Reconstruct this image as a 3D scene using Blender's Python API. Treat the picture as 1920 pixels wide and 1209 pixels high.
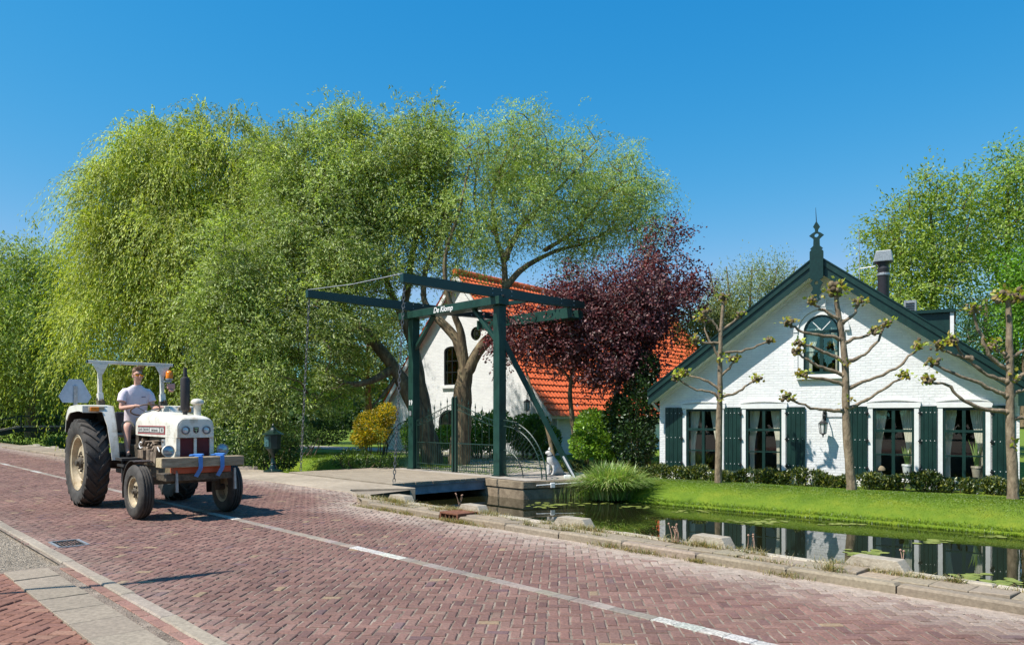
import bpy, math, random
import numpy as np
from mathutils import Vector, Matrix, Euler
from mathutils.geometry import tessellate_polygon
PI = math.pi
random.seed(7)
scene = bpy.context.scene
for _o in list(bpy.data.objects):
    bpy.data.objects.remove(_o)

# ------------------------------------------------------------------ camera
FOC, CXP, HOR, EYE = 1440.0, 960.0, 783.0, 1.5
cam_d = bpy.data.cameras.new('camera')
cam = bpy.data.objects.new('camera', cam_d)
scene.collection.objects.link(cam)
cam.location = (0, 0, EYE)
cam.rotation_euler = (PI / 2, 0, 0)
cam_d.sensor_width = 36.0
cam_d.lens = 27.0
cam_d.shift_y = (HOR - 604.5) / 1920.0
cam_d.clip_start = 0.1
cam_d.clip_end = 5000
scene.camera = cam

# ------------------------------------------------------------------ sky and sun
SUN_EL = math.radians(55.5)
SUN_AZ = Vector((-0.89, -0.45)).normalized()        # horizontal direction towards the sun
SUN = Vector((SUN_AZ.x * math.cos(SUN_EL), SUN_AZ.y * math.cos(SUN_EL), math.sin(SUN_EL)))
w = bpy.data.worlds.new('World')
scene.world = w
w.use_nodes = True
nt = w.node_tree
for n_ in list(nt.nodes):
    nt.nodes.remove(n_)
sky = nt.nodes.new('ShaderNodeTexSky')
sky.sky_type = 'NISHITA'
sky.sun_disc = False
sky.sun_elevation = SUN_EL
sky.sun_rotation = math.atan2(SUN_AZ.x, SUN_AZ.y)
sky.altitude = 0
sky.air_density = 1.0
sky.dust_density = 0.25
sky.ozone_density = 4.0
bg = nt.nodes.new('ShaderNodeBackground')
bg.inputs['Strength'].default_value = 0.15
hsv = nt.nodes.new('ShaderNodeHueSaturation')
hsv.inputs['Saturation'].default_value = 1.18
hsv.inputs['Hue'].default_value = 0.488
hsv.inputs['Value'].default_value = 1.0
wo = nt.nodes.new('ShaderNodeOutputWorld')
nt.links.new(sky.outputs[0], hsv.inputs['Color'])
sep = nt.nodes.new('ShaderNodeSeparateColor'); com = nt.nodes.new('ShaderNodeCombineColor')
nt.links.new(hsv.outputs[0], sep.inputs[0])
for ch, (k_, pw, mxv) in enumerate(((0.42, 2.15, 1.5), (0.92, 0.777, 9.0), (1.95, 0.42, 9.0))):   # deeper, more even blue than the raw sky
    p1 = nt.nodes.new('ShaderNodeMath'); p1.operation = 'POWER'; p1.inputs[1].default_value = pw
    p2 = nt.nodes.new('ShaderNodeMath'); p2.operation = 'MULTIPLY'; p2.inputs[1].default_value = k_
    p3 = nt.nodes.new('ShaderNodeMath'); p3.operation = 'MINIMUM'; p3.inputs[1].default_value = mxv
    nt.links.new(sep.outputs[ch], p1.inputs[0]); nt.links.new(p1.outputs[0], p2.inputs[0]); nt.links.new(p2.outputs[0], p3.inputs[0]); nt.links.new(p3.outputs[0], com.inputs[ch])
nt.links.new(com.outputs[0], bg.inputs['Color'])
nt.links.new(bg.outputs[0], wo.inputs['Surface'])
sd = bpy.data.lights.new('sun', 'SUN')
sd.energy = 5.0
sd.angle = math.radians(0.53)
sd.color = (1.0, 0.955, 0.88)
so = bpy.data.objects.new('sun', sd)
scene.collection.objects.link(so)
so.rotation_euler = SUN.to_track_quat('Z', 'Y').to_euler()
so.location = (-30, -10, 40)
scene.view_settings.view_transform = 'Standard'
scene.view_settings.look = 'None'
scene.view_settings.exposure = 0.46
scene.view_settings.gamma = 1.0
scene.cycles.max_bounces = 8
scene.cycles.transparent_max_bounces = 12

# ------------------------------------------------------------------ maps between the plan and the world
def G(x, y, z=0.0):
    """the point of the level plane z seen in that direction"""
    D = (EYE - z) * FOC / (y - HOR)
    return Vector(((x - CXP) / FOC * D, D, z))
def P(x, y, D):
    return Vector(((x - CXP) / FOC * D, D, EYE + (HOR - y) / FOC * D))
RD = Vector((0.675, -0.738, 0)); RN = Vector((0.738, 0.675, 0))   # along the road / across it towards the canal
def R(s, q, z=0.0):
    return Vector((RD.x * s + RN.x * q, RD.y * s + RN.y * q, z))
def SQ(p):
    return (p[0] * RD.x + p[1] * RD.y, p[0] * RN.x + p[1] * RN.y)

# ------------------------------------------------------------------ mesh building
class MB:
    def __init__(self):
        self.v = []; self.f = []; self.mi = []
        self.m = 0
    def add(self, verts, faces):
        b = len(self.v)
        self.v.extend([tuple(p) for p in verts])
        self.f.extend([tuple(i + b for i in f) for f in faces])
        self.mi.extend([self.m] * len(faces))
        return self
    def box(self, c, s, rot=None):
        """centre, full size, optional Matrix/Euler"""
        hx, hy, hz = s[0] / 2, s[1] / 2, s[2] / 2
        vs = [Vector((x, y, z)) for z in (-hz, hz) for x, y in ((-hx, -hy), (hx, -hy), (hx, hy), (-hx, hy))]
        if rot is not None:
            M = rot.to_matrix() if isinstance(rot, Euler) else rot.to_3x3()
            vs = [M @ p for p in vs]
        c = Vector(c)
        return self.add([p + c for p in vs], [(3, 2, 1, 0), (4, 5, 6, 7), (0, 1, 5, 4), (1, 2, 6, 5), (2, 3, 7, 6), (3, 0, 4, 7)])
    def bx(self, x0, x1, y0, y1, z0, z1):
        return self.box(((x0 + x1) / 2, (y0 + y1) / 2, (z0 + z1) / 2), (abs(x1 - x0), abs(y1 - y0), abs(z1 - z0)))
    def bar(self, a, b, wdt, hgt, up=(0, 0, 1)):
        """rectangular bar from a to b: wdt across, hgt along up"""
        a = Vector(a); b = Vector(b); d = (b - a).normalized(); u = Vector(up)
        sx = d.cross(u)
        if sx.length < 1e-4: sx = d.cross(Vector((1, 0, 0)))
        sx.normalize(); u = sx.cross(d).normalized()
        q = [(-1, -1), (1, -1), (1, 1), (-1, 1)]
        vs = [a + sx * (wdt / 2 * i) + u * (hgt / 2 * j) for i, j in q] + [b + sx * (wdt / 2 * i) + u * (hgt / 2 * j) for i, j in q]
        return self.add(vs, [(0, 1, 2, 3), (7, 6, 5, 4), (0, 4, 5, 1), (1, 5, 6, 2), (2, 6, 7, 3), (3, 7, 4, 0)])
    def tube(self, pts, rad, n=8, cap=True, closed=False):
        pts = [Vector(p) for p in pts]
        if not hasattr(rad, '__len__'): rad = [rad] * len(pts)
        vs = []; k = len(pts); prev = None
        for i, p in enumerate(pts):
            if closed: d = pts[(i + 1) % k] - pts[i - 1]
            else: d = (pts[min(i + 1, k - 1)] - pts[max(i - 1, 0)])
            if d.length < 1e-9: d = Vector((0, 0, 1))
            d.normalize()
            if prev is None:
                a = d.orthogonal().normalized()
            else:
                a = prev - d * prev.dot(d)
                a = a.normalized() if a.length > 1e-6 else d.orthogonal().normalized()
            prev = a; c = d.cross(a)
            for j in range(n):
                t = 2 * PI * j / n
                vs.append(p + (a * math.cos(t) + c * math.sin(t)) * rad[i])
        fs = []
        for i in range(k if closed else k - 1):
            i2 = (i + 1) % k
            for j in range(n):
                fs.append((i * n + j, i * n + (j + 1) % n, i2 * n + (j + 1) % n, i2 * n + j))
        if cap and not closed:
            fs.append(tuple(range(n - 1, -1, -1))); fs.append(tuple((k - 1) * n + j for j in range(n)))
        return self.add(vs, fs)
    def lathe(self, prof, c=(0, 0, 0), axis=(0, 0, 1), n=20, cap=True):
        """prof: (radius, height along axis)"""
        ax = Vector(axis).normalized(); a = ax.orthogonal().normalized(); b = ax.cross(a); c = Vector(c)
        vs = []
        for r, h in prof:
            for j in range(n):
                t = 2 * PI * j / n
                vs.append(c + ax * h + (a * math.cos(t) + b * math.sin(t)) * r)
        fs = []
        for i in range(len(prof) - 1):
            for j in range(n):
                fs.append((i * n + j, i * n + (j + 1) % n, (i + 1) * n + (j + 1) % n, (i + 1) * n + j))
        if cap:
            if prof[0][0] > 1e-5: fs.append(tuple(range(n - 1, -1, -1)))
            if prof[-1][0] > 1e-5: fs.append(tuple((len(prof) - 1) * n + j for j in range(n)))
        return self.add(vs, fs)
    def ball(self, c, r, n=12, m=8, rot=None):
        if not hasattr(r, '__len__'): r = (r, r, r)
        vs = [];
        for i in range(1, m):
            ph = PI * i / m
            for j in range(n):
                t = 2 * PI * j / n
                vs.append(Vector((math.sin(ph) * math.cos(t) * r[0], math.sin(ph) * math.sin(t) * r[1], math.cos(ph) * r[2])))
        vs += [Vector((0, 0, r[2])), Vector((0, 0, -r[2]))]
        if rot is not None: vs = [rot @ p for p in vs]
        c = Vector(c); vs = [p + c for p in vs]
        fs = []
        for i in range(m - 2):
            for j in range(n):
                fs.append((i * n + j, (i + 1) * n + j, (i + 1) * n + (j + 1) % n, i * n + (j + 1) % n))
        T = len(vs) - 2
        for j in range(n):
            fs.append((T, j, (j + 1) % n)); fs.append((T + 1, (m - 2) * n + (j + 1) % n, (m - 2) * n + j))
        return self.add(vs, fs)
    def prism(self, poly, y0, y1, holes=(), fr=None):
        """2-D polygon (x,z) swept between y0 and y1, optional holes; fr maps (x,y,z) elsewhere"""
        fr = fr or (lambda x, y, z: (x, y, z))
        loops = [list(poly)] + [list(h) for h in holes]
        tri = tessellate_polygon([[Vector((x, z, 0)) for x, z in lp] for lp in loops])
        flat = [p for lp in loops for p in lp]; N = len(flat)
        vs = [fr(x, y0, z) for x, z in flat] + [fr(x, y1, z) for x, z in flat]
        fs = []
        for t in tri:
            a, b, c = t
            ar = (flat[b][0] - flat[a][0]) * (flat[c][1] - flat[a][1]) - (flat[c][0] - flat[a][0]) * (flat[b][1] - flat[a][1])
            if abs(ar) < 1e-10: continue
            if ar < 0: a, c = c, a
            fs.append((a, b, c)); fs.append((c + N, b + N, a + N))
        o = 0
        for li, lp in enumerate(loops):
            k = len(lp)
            A = sum(lp[i][0] * lp[(i + 1) % k][1] - lp[(i + 1) % k][0] * lp[i][1] for i in range(k))
            fl = (A > 0) == (li == 0)
            for i in range(k):
                a, b = o + i, o + (i + 1) % k
                fs.append((b, a, a + N, b + N) if fl else (a, b, b + N, a + N))
            o += k
        return self.add(vs, fs)
    def build(self, name, mat, parent=None, smooth=None, bevel=None, M=None, fix=True):
        me = bpy.data.meshes.new(name)
        me.from_pydata(self.v, [], self.f)
        if M is not None: me.transform(M)
        mats = mat if isinstance(mat, (list, tuple)) else [mat]
        for m_ in mats: me.materials.append(m_)
        if len(mats) > 1: me.polygons.foreach_set('material_index', self.mi)
        if fix:
            import bmesh
            bm = bmesh.new(); bm.from_mesh(me)
            bmesh.ops.recalc_face_normals(bm, faces=bm.faces); bm.to_mesh(me); bm.free()
        if smooth is not None:
            me.shade_smooth(); me.set_sharp_from_angle(angle=math.radians(smooth))
        me.update()
        o = bpy.data.objects.new(name, me)
        scene.collection.objects.link(o)
        if parent is not None: o.parent = parent
        if bevel:
            b = o.modifiers.new('bevel', 'BEVEL'); b.width = bevel; b.segments = 2; b.limit_method = 'ANGLE'; b.angle_limit = math.radians(35)
            b.harden_normals = False
        return o

def npmesh(name, V, Fq, mat, parent=None, col=None, smooth=False):
    """fast mesh from arrays; Fq (M,k) equal-sized faces; col (N,3) point colours"""
    V = np.ascontiguousarray(V, dtype=np.float32); Fq = np.ascontiguousarray(Fq, dtype=np.int32)
    me = bpy.data.meshes.new(name); k = Fq.shape[1]
    me.vertices.add(len(V)); me.vertices.foreach_set('co', V.ravel())
    me.loops.add(Fq.size); me.loops.foreach_set('vertex_index', Fq.ravel())
    me.polygons.add(len(Fq)); me.polygons.foreach_set('loop_start', np.arange(0, Fq.size, k, dtype=np.int32))
    me.update(calc_edges=True)
    if col is not None:
        at = me.color_attributes.new('col', 'FLOAT_COLOR', 'POINT')
        c4 = np.ones((len(V), 4), dtype=np.float32); c4[:, :3] = col
        at.data.foreach_set('color', c4.ravel())
    me.materials.append(mat)
    (me.shade_smooth if smooth else me.shade_flat)()
    o = bpy.data.objects.new(name, me); scene.collection.objects.link(o)
    if parent is not None: o.parent = parent
    return o

def tag(o, label, cat, group=None):
    o['label'] = label; o['category'] = cat
    if group: o['group'] = group
    return o
def kind(o, k):
    o['kind'] = k; return o
def empty(name, loc=(0, 0, 0), rz=0.0):
    o = bpy.data.objects.new(name, None); scene.collection.objects.link(o)
    o.location = loc; o.rotation_euler = (0, 0, rz); o.empty_display_size = 0.2
    return o
def copy_tree(o, parent=None):
    c = o.copy(); scene.collection.objects.link(c); c.parent = parent
    for ch in [x for x in bpy.data.objects if x.parent == o]: copy_tree(ch, c)
    return c

def skin(name, verts, edges, radii, mat, parent=None, M=None, sub=2, root=0):
    me = bpy.data.meshes.new(name); me.from_pydata([tuple(v) for v in verts], edges, [])
    o = bpy.data.objects.new(name, me); scene.collection.objects.link(o)
    md = o.modifiers.new('skin', 'SKIN'); md.use_smooth_shade = True
    if not me.skin_vertices: pass
    for i, r in enumerate(radii):
        r2 = r if hasattr(r, '__len__') else (r, r)
        me.skin_vertices[0].data[i].radius = r2
        me.skin_vertices[0].data[i].use_root = (i == root)
    o.modifiers.new('sub', 'SUBSURF').levels = sub; o.modifiers['sub'].render_levels = sub
    bpy.context.view_layer.update()
    me2 = bpy.data.meshes.new_from_object(o.evaluated_get(bpy.context.evaluated_depsgraph_get()))
    bpy.data.objects.remove(o); bpy.data.meshes.remove(me)
    if M is not None: me2.transform(M)
    me2.name = name; me2.materials.clear(); me2.materials.append(mat); me2.shade_smooth()
    o = bpy.data.objects.new(name, me2); scene.collection.objects.link(o)
    if parent is not None: o.parent = parent
    return o
# ------------------------------------------------------------------ materials
def new_mat(name):
    m = bpy.data.materials.new(name); m.use_nodes = True
    return m, m.node_tree.nodes, m.node_tree.links, m.node_tree.nodes['Principled BSDF']
def ramp(N, stops):
    r = N.new('ShaderNodeValToRGB')
    els = r.color_ramp.elements
    while len(els) < len(stops): els.new(0.5)
    for e, (p, c) in zip(els, stops):
        e.position = p; e.color = (c[0], c[1], c[2], 1)
    return r
def mat_noise(name, c1, c2, scale=8, rough=0.7, bump=0.15, bscale=None, metal=0.0, stretch=(1, 1, 1), spec=0.4, c3=None, big=0.0):
    """two or three tone noise colour with a fine bump, in object space"""
    m, N, L, B = new_mat(name)
    tc = N.new('ShaderNodeTexCoord'); mp = N.new('ShaderNodeMapping')
    mp.inputs['Scale'].default_value = stretch
    L.new(tc.outputs['Object'], mp.inputs[0])
    no = N.new('ShaderNodeTexNoise'); no.inputs['Scale'].default_value = scale; no.inputs['Detail'].default_value = 6; no.inputs['Roughness'].default_value = 0.65
    L.new(mp.outputs[0], no.inputs[0])
    st = [(0.3, c1), (0.7, c2)] if c3 is None else [(0.28, c1), (0.5, c2), (0.72, c3)]
    r = ramp(N, st); L.new(no.outputs[0], r.inputs[0])
    out = r.outputs[0]
    if big:
        n3 = N.new('ShaderNodeTexNoise'); n3.inputs['Scale'].default_value = scale * 0.13; n3.inputs['Detail'].default_value = 3
        L.new(mp.outputs[0], n3.inputs[0])
        mr = N.new('ShaderNodeMapRange'); mr.inputs[1].default_value = 0.3; mr.inputs[2].default_value = 0.7; mr.inputs[3].default_value = 1 - big; mr.inputs[4].default_value = 1 + big
        L.new(n3.outputs[0], mr.inputs[0])
        vm = N.new('ShaderNodeVectorMath'); vm.operation = 'SCALE'
        L.new(out, vm.inputs[0]); L.new(mr.outputs[0], vm.inputs['Scale']); out = vm.outputs[0]
    L.new(out, B.inputs['Base Color'])
    B.inputs['Roughness'].default_value = rough; B.inputs['Metallic'].default_value = metal
    B.inputs['Specular IOR Level'].default_value = spec
    if bump:
        n2 = N.new('ShaderNodeTexNoise'); n2.inputs['Scale'].default_value = bscale or scale * 4; n2.inputs['Detail'].default_value = 5
        L.new(mp.outputs[0], n2.inputs[0])
        bp = N.new('ShaderNodeBump'); bp.inputs['Strength'].default_value = bump; bp.inputs['Distance'].default_value = 0.02
        L.new(n2.outputs[0], bp.inputs['Height']); L.new(bp.outputs[0], B.inputs['Normal'])
    return m
def mat_attr(name, rough=0.8, bump=0.2, bscale=60, var=0.25, vscale=25, spec=0.3):
    """colour stored per piece (own colour of the stone), modulated by noise"""
    m, N, L, B = new_mat(name)
    at = N.new('ShaderNodeAttribute'); at.attribute_name = 'col'
    tc = N.new('ShaderNodeTexCoord')
    no = N.new('ShaderNodeTexNoise'); no.inputs['Scale'].default_value = vscale; no.inputs['Detail'].default_value = 6
    L.new(tc.outputs['Object'], no.inputs[0])
    mr = N.new('ShaderNodeMapRange'); mr.inputs[1].default_value = 0.3; mr.inputs[2].default_value = 0.7; mr.inputs[3].default_value = 1 - var; mr.inputs[4].default_value = 1 + var
    L.new(no.outputs[0], mr.inputs[0])
    vm = N.new('ShaderNodeVectorMath'); vm.operation = 'SCALE'
    L.new(at.outputs['Color'], vm.inputs[0]); L.new(mr.outputs[0], vm.inputs['Scale'])
    n4 = N.new('ShaderNodeTexNoise'); n4.inputs['Scale'].default_value = 0.7; n4.inputs['Detail'].default_value = 5; L.new(tc.outputs['Object'], n4.inputs[0])
    m4 = N.new('ShaderNodeMapRange'); m4.inputs[1].default_value = 0.3; m4.inputs[2].default_value = 0.7; m4.inputs[3].default_value = 0.8; m4.inputs[4].default_value = 1.18; L.new(n4.outputs[0], m4.inputs[0])
    v4 = N.new('ShaderNodeVectorMath'); v4.operation = 'SCALE'; L.new(vm.outputs[0], v4.inputs[0]); L.new(m4.outputs[0], v4.inputs['Scale']); vm = v4
    L.new(vm.outputs[0], B.inputs['Base Color'])
    B.inputs['Roughness'].default_value = rough; B.inputs['Specular IOR Level'].default_value = spec
    n2 = N.new('ShaderNodeTexNoise'); n2.inputs['Scale'].default_value = bscale; n2.inputs['Detail'].default_value = 4
    L.new(tc.outputs['Object'], n2.inputs[0])
    bp = N.new('ShaderNodeBump'); bp.inputs['Strength'].default_value = bump; bp.inputs['Distance'].default_value = 0.01
    L.new(n2.outputs[0], bp.inputs['Height']); L.new(bp.outputs[0], B.inputs['Normal'])
    return m
def mat_leaf(name, trans=0.45, gloss=0.035, rough=0.5, tint=(1.15, 1.2, 0.5)):
    m, N, L, B = new_mat(name)
    N.remove(B); out = N['Material Output']
    at = N.new('ShaderNodeAttribute'); at.attribute_name = 'col'
    df = N.new('ShaderNodeBsdfDiffuse'); tr = N.new('ShaderNodeBsdfTranslucent'); gl = N.new('ShaderNodeBsdfGlossy')
    L.new(at.outputs['Color'], df.inputs[0])
    vm = N.new('ShaderNodeVectorMath'); vm.operation = 'MULTIPLY'; vm.inputs[1].default_value = tint
    L.new(at.outputs['Color'], vm.inputs[0]); L.new(vm.outputs[0], tr.inputs[0])
    gl.inputs['Color'].default_value = (0.8, 0.85, 0.8, 1); gl.inputs['Roughness'].default_value = rough
    m1 = N.new('ShaderNodeMixShader'); m1.inputs[0].default_value = trans
    L.new(df.outputs[0], m1.inputs[1]); L.new(tr.outputs[0], m1.inputs[2])
    m2 = N.new('ShaderNodeMixShader'); m2.inputs[0].default_value = gloss
    L.new(m1.outputs[0], m2.inputs[1]); L.new(gl.outputs[0], m2.inputs[2]); L.new(m2.outputs[0], out.inputs['Surface'])
    return m
def mat_plain(name, c, rough=0.5, metal=0.0, spec=0.5, coat=0.0):
    m, N, L, B = new_mat(name)
    tc = N.new('ShaderNodeTexCoord'); no = N.new('ShaderNodeTexNoise'); no.inputs['Scale'].default_value = 9; no.inputs['Detail'].default_value = 5
    L.new(tc.outputs['Object'], no.inputs[0])
    r = ramp(N, [(0.3, [x * 0.82 for x in c]), (0.7, [min(1, x * 1.1) for x in c])]); L.new(no.outputs[0], r.inputs[0]); L.new(r.outputs[0], B.inputs['Base Color'])
    B.inputs['Roughness'].default_value = rough; B.inputs['Metallic'].default_value = metal; B.inputs['Specular IOR Level'].default_value = spec
    if coat: B.inputs['Coat Weight'].default_value = coat
    return m
def mat_brickwall(name, c1, c2, mortar, bw=0.22, bh=0.062, bump=0.5, rough=0.7):
    m, N, L, B = new_mat(name)
    tc = N.new('ShaderNodeTexCoord'); sp = N.new('ShaderNodeSeparateXYZ'); ad = N.new('ShaderNodeMath'); ad.operation = 'ADD'; cb = N.new('ShaderNodeCombineXYZ')
    L.new(tc.outputs['Object'], sp.inputs[0]); L.new(sp.outputs[0], ad.inputs[0]); L.new(sp.outputs[1], ad.inputs[1])
    L.new(ad.outputs[0], cb.inputs[0]); L.new(sp.outputs[2], cb.inputs[1])
    # slightly wavy courses
    nw = N.new('ShaderNodeTexNoise'); nw.inputs['Scale'].default_value = 3.0; L.new(tc.outputs['Object'], nw.inputs[0])
    sc = N.new('ShaderNodeVectorMath'); sc.operation = 'SCALE'; sc.inputs['Scale'].default_value = 0.03; L.new(nw.outputs['Color'], sc.inputs[0])
    av = N.new('ShaderNodeVectorMath'); av.operation = 'ADD'; L.new(cb.outputs[0], av.inputs[0]); L.new(sc.outputs[0], av.inputs[1])
    br = N.new('ShaderNodeTexBrick'); br.inputs['Scale'].default_value = 1.0
    br.inputs['Brick Width'].default_value = bw; br.inputs['Row Height'].default_value = bh; br.inputs['Mortar Size'].default_value = 0.006; br.inputs['Mortar Smooth'].default_value = 0.5
    br.inputs['Color1'].default_value = (*c1, 1); br.inputs['Color2'].default_value = (*c2, 1); br.inputs['Mortar'].default_value = (*mortar, 1)
    L.new(av.outputs[0], br.inputs['Vector'])
    no = N.new('ShaderNodeTexNoise'); no.inputs['Scale'].default_value = 1.7; no.inputs['Detail'].default_value = 8; no.inputs['Roughness'].default_value = 0.7
    L.new(tc.outputs['Object'], no.inputs[0])
    mr = N.new('ShaderNodeMapRange'); mr.inputs[1].default_value = 0.3; mr.inputs[2].default_value = 0.7; mr.inputs[3].default_value = 0.84; mr.inputs[4].default_value = 1.03
    L.new(no.outputs[0], mr.inputs[0])
    vm = N.new('ShaderNodeVectorMath'); vm.operation = 'SCALE'; L.new(br.outputs['Color'], vm.inputs[0]); L.new(mr.outputs[0], vm.inputs['Scale'])
    L.new(vm.outputs[0], B.inputs['Base Color']); B.inputs['Roughness'].default_value = rough
    n2 = N.new('ShaderNodeTexNoise'); n2.inputs['Scale'].default_value = 14; n2.inputs['Detail'].default_value = 6
    L.new(tc.outputs['Object'], n2.inputs[0])
    iv = N.new('ShaderNodeMath'); iv.operation = 'MULTIPLY_ADD'; iv.inputs[1].default_value = -1.0
    L.new(br.outputs['Fac'], iv.inputs[0])
    ml = N.new('ShaderNodeMath'); ml.operation = 'MULTIPLY'; ml.inputs[1].default_value = 0.9; L.new(n2.outputs[0], ml.inputs[0]); L.new(ml.outputs[0], iv.inputs[2])
    bp = N.new('ShaderNodeBump'); bp.inputs['Strength'].default_value = bump; bp.inputs['Distance'].default_value = 0.02
    L.new(iv.outputs[0], bp.inputs['Height']); L.new(bp.outputs[0], B.inputs['Normal'])
    return m
def mat_glass(name, tint=(0.9, 0.93, 0.91)):
    m, N, L, B = new_mat(name); N.remove(B); out = N['Material Output']
    tr = N.new('ShaderNodeBsdfTransparent'); tr.inputs[0].default_value = (*tint, 1)
    gl = N.new('ShaderNodeBsdfGlossy'); gl.inputs['Roughness'].default_value = 0.01; gl.inputs['Color'].default_value = (1, 1, 1, 1)
    fr = N.new('ShaderNodeLayerWeight'); fr.inputs[0].default_value = 0.5
    pw = N.new('ShaderNodeMath'); pw.operation = 'POWER'; pw.inputs[1].default_value = 5.0; L.new(fr.outputs['Facing'], pw.inputs[0])
    ml = N.new('ShaderNodeMath'); ml.operation = 'MULTIPLY_ADD'; ml.inputs[1].default_value = 0.93; ml.inputs[2].default_value = 0.07; L.new(pw.outputs[0], ml.inputs[0])
    mx = N.new('ShaderNodeMixShader'); L.new(ml.outputs[0], mx.inputs[0]); L.new(tr.outputs[0], mx.inputs[1]); L.new(gl.outputs[0], mx.inputs[2]); L.new(mx.outputs[0], out.inputs['Surface'])
    return m

M_ = {}
M_['brick'] = mat_attr('road_brick', rough=0.85, bump=0.35, bscale=90, var=0.22, vscale=45)
M_['stone'] = mat_attr('concrete_stone', rough=0.9, bump=0.35, bscale=70, var=0.2, vscale=30)
M_['sand'] = mat_noise('sand_joint', (0.09, 0.065, 0.05), (0.22, 0.17, 0.13), 4, 0.95, 0.4, 160, c3=(0.4, 0.32, 0.25))
M_['blown_sand'] = mat_noise('blown_sand', (0.26, 0.2, 0.155), (0.46, 0.37, 0.3), 9, 0.95, 0.6, 120)
M_['gravel'] = mat_noise('gritty_verge', (0.15, 0.12, 0.09), (0.36, 0.3, 0.23), 45, 0.95, 0.6, 90)
M_['concrete'] = mat_noise('concrete', (0.27, 0.215, 0.155), (0.42, 0.345, 0.26), 6, 0.9, 0.25, 60, big=0.18)
M_['oldwall'] = mat_noise('old_concrete', (0.17, 0.125, 0.08), (0.36, 0.28, 0.19), 5, 0.9, 0.5, 25, big=0.3)
M_['line_grey'] = mat_noise('worn_line_stone', (0.2, 0.165, 0.135), (0.38, 0.32, 0.27), 40, 0.85, 0.3, 120)
M_['line_white'] = mat_attr('worn_white_line', rough=0.8, bump=0.4, bscale=120, var=0.45, vscale=55)
M_['grass_ground'] = mat_noise('grass_ground', (0.07, 0.13, 0.006), (0.12, 0.19, 0.008), 1.6, 0.95, 0.8, 60, c3=(0.2, 0.24, 0.014))
M_['mud'] = mat_noise('canal_mud', (0.02, 0.018, 0.01), (0.05, 0.04, 0.02), 3, 0.9)
M_['leaf'] = mat_leaf('leaf')
M_['leaf_dark'] = mat_leaf('leaf_glossy', 0.3, 0.045, 0.4)
M_['leaf_red'] = mat_leaf('leaf_purple', 0.3, 0.025, 0.45, (1.6, 0.6, 0.6))
M_['blade'] = mat_leaf('grass_blade', 0.4, 0.05, 0.4)
M_['bark'] = mat_noise('bark', (0.05, 0.034, 0.02), (0.15, 0.11, 0.065), 9, 0.95, 1.0, 22, stretch=(1, 1, 0.25), c3=(0.3, 0.24, 0.13))
M_['bark_pale'] = mat_noise('plane_bark', (0.09, 0.065, 0.04), (0.21, 0.155, 0.1), 11, 0.85, 0.9, 26, stretch=(1, 1, 0.45), c3=(0.34, 0.265, 0.175))
M_['green'] = mat_noise('green_paint', (0.004, 0.018, 0.015), (0.008, 0.034, 0.028), 14, 0.33, 0.06, 60, spec=0.5)
M_['green_lit'] = mat_noise('green_paint_lit', (0.004, 0.02, 0.016), (0.008, 0.037, 0.029), 7, 0.38, 0.15, 40, spec=0.5, stretch=(1, 1, 0.4))  # slightly lighter copy of the green paint, sunlit tone put into its colour
M_['bridge_green'] = mat_noise('dappled_green_paint', (0.004, 0.022, 0.016), (0.010, 0.045, 0.034), 3.5, 0.45, 0.3, 30, c3=(0.017, 0.06, 0.045), stretch=(1, 1, 0.6))  # mottling puts tree shadows and lit patches into the paint colour
M_['white_paint'] = mat_noise('white_paint', (0.7, 0.69, 0.66), (0.82, 0.81, 0.79), 8, 0.45, 0.05)
M_['whitewall'] = mat_brickwall('white_brick', (0.84, 0.83, 0.81), (0.78, 0.77, 0.76), (0.72, 0.71, 0.7))
M_['glass'] = mat_glass('window_glass')
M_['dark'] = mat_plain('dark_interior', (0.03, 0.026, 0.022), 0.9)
M_['curtain'] = mat_noise('curtain_cloth', (0.72, 0.68, 0.56), (0.82, 0.78, 0.68), 4, 0.9, 0)
M_['black_iron'] = mat_plain('black_iron', (0.012, 0.013, 0.013), 0.4, 0.0)
M_['iron_green'] = mat_plain('green_iron', (0.012, 0.04, 0.03), 0.4)
M_['steel'] = mat_noise('galvanised', (0.25, 0.26, 0.27), (0.45, 0.46, 0.47), 20, 0.45, 0.1, metal=0.5)
M_['wood_deck'] = mat_noise('grey_deck_wood', (0.2, 0.155, 0.11), (0.38, 0.315, 0.235), 6, 0.9, 0.3, 50, stretch=(0.25, 4, 4))
M_['girder'] = mat_noise('blue_grey_steel', (0.12, 0.15, 0.18), (0.24, 0.28, 0.32), 5, 0.6, 0.15)
M_['rust'] = mat_noise('rusty_iron', (0.1, 0.035, 0.018), (0.24, 0.1, 0.055), 16, 0.9, 0.5)
# ================================================================== THE SETTING
rng = np.random.default_rng(11)
WATER = -0.42
def q_kerb(s): return float(np.interp(s, [-60, -40, -24, -19, -13.6, -12.4, -11.6, 0, 20], [7.3, 7.1, 7.15, 7.95, 8.0, 7.6, 6.85, 6.76, 6.76]))
def q_near(s): return float(np.interp(s, [-60, -22, -21.6, -13.4, -13.38, -12.2, 20], [8.4, 8.4, 9.5, 9.5, 7.5, 7.34, 7.34]))
def q_bank(s): return float(np.interp(s, [-90, -40, -20, -18.9, -14.3, -13.2, -12.5, -9.75, -3.5, 30], [14.2, 13.2, 12.7, 12.55, 12.55, 12.9, 13.75, 13.9, 14.5, 16.0]))
def q_top(s): return float(np.interp(s, [-90, -40, -20, -13.2, -12.5, -10.67, -7.05, -4.09, 30], [14.8, 13.8, 13.2, 13.0, 14.7, 15.2, 15.65, 16.3, 20.5]))
def z_top(s): return 0.0

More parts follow.
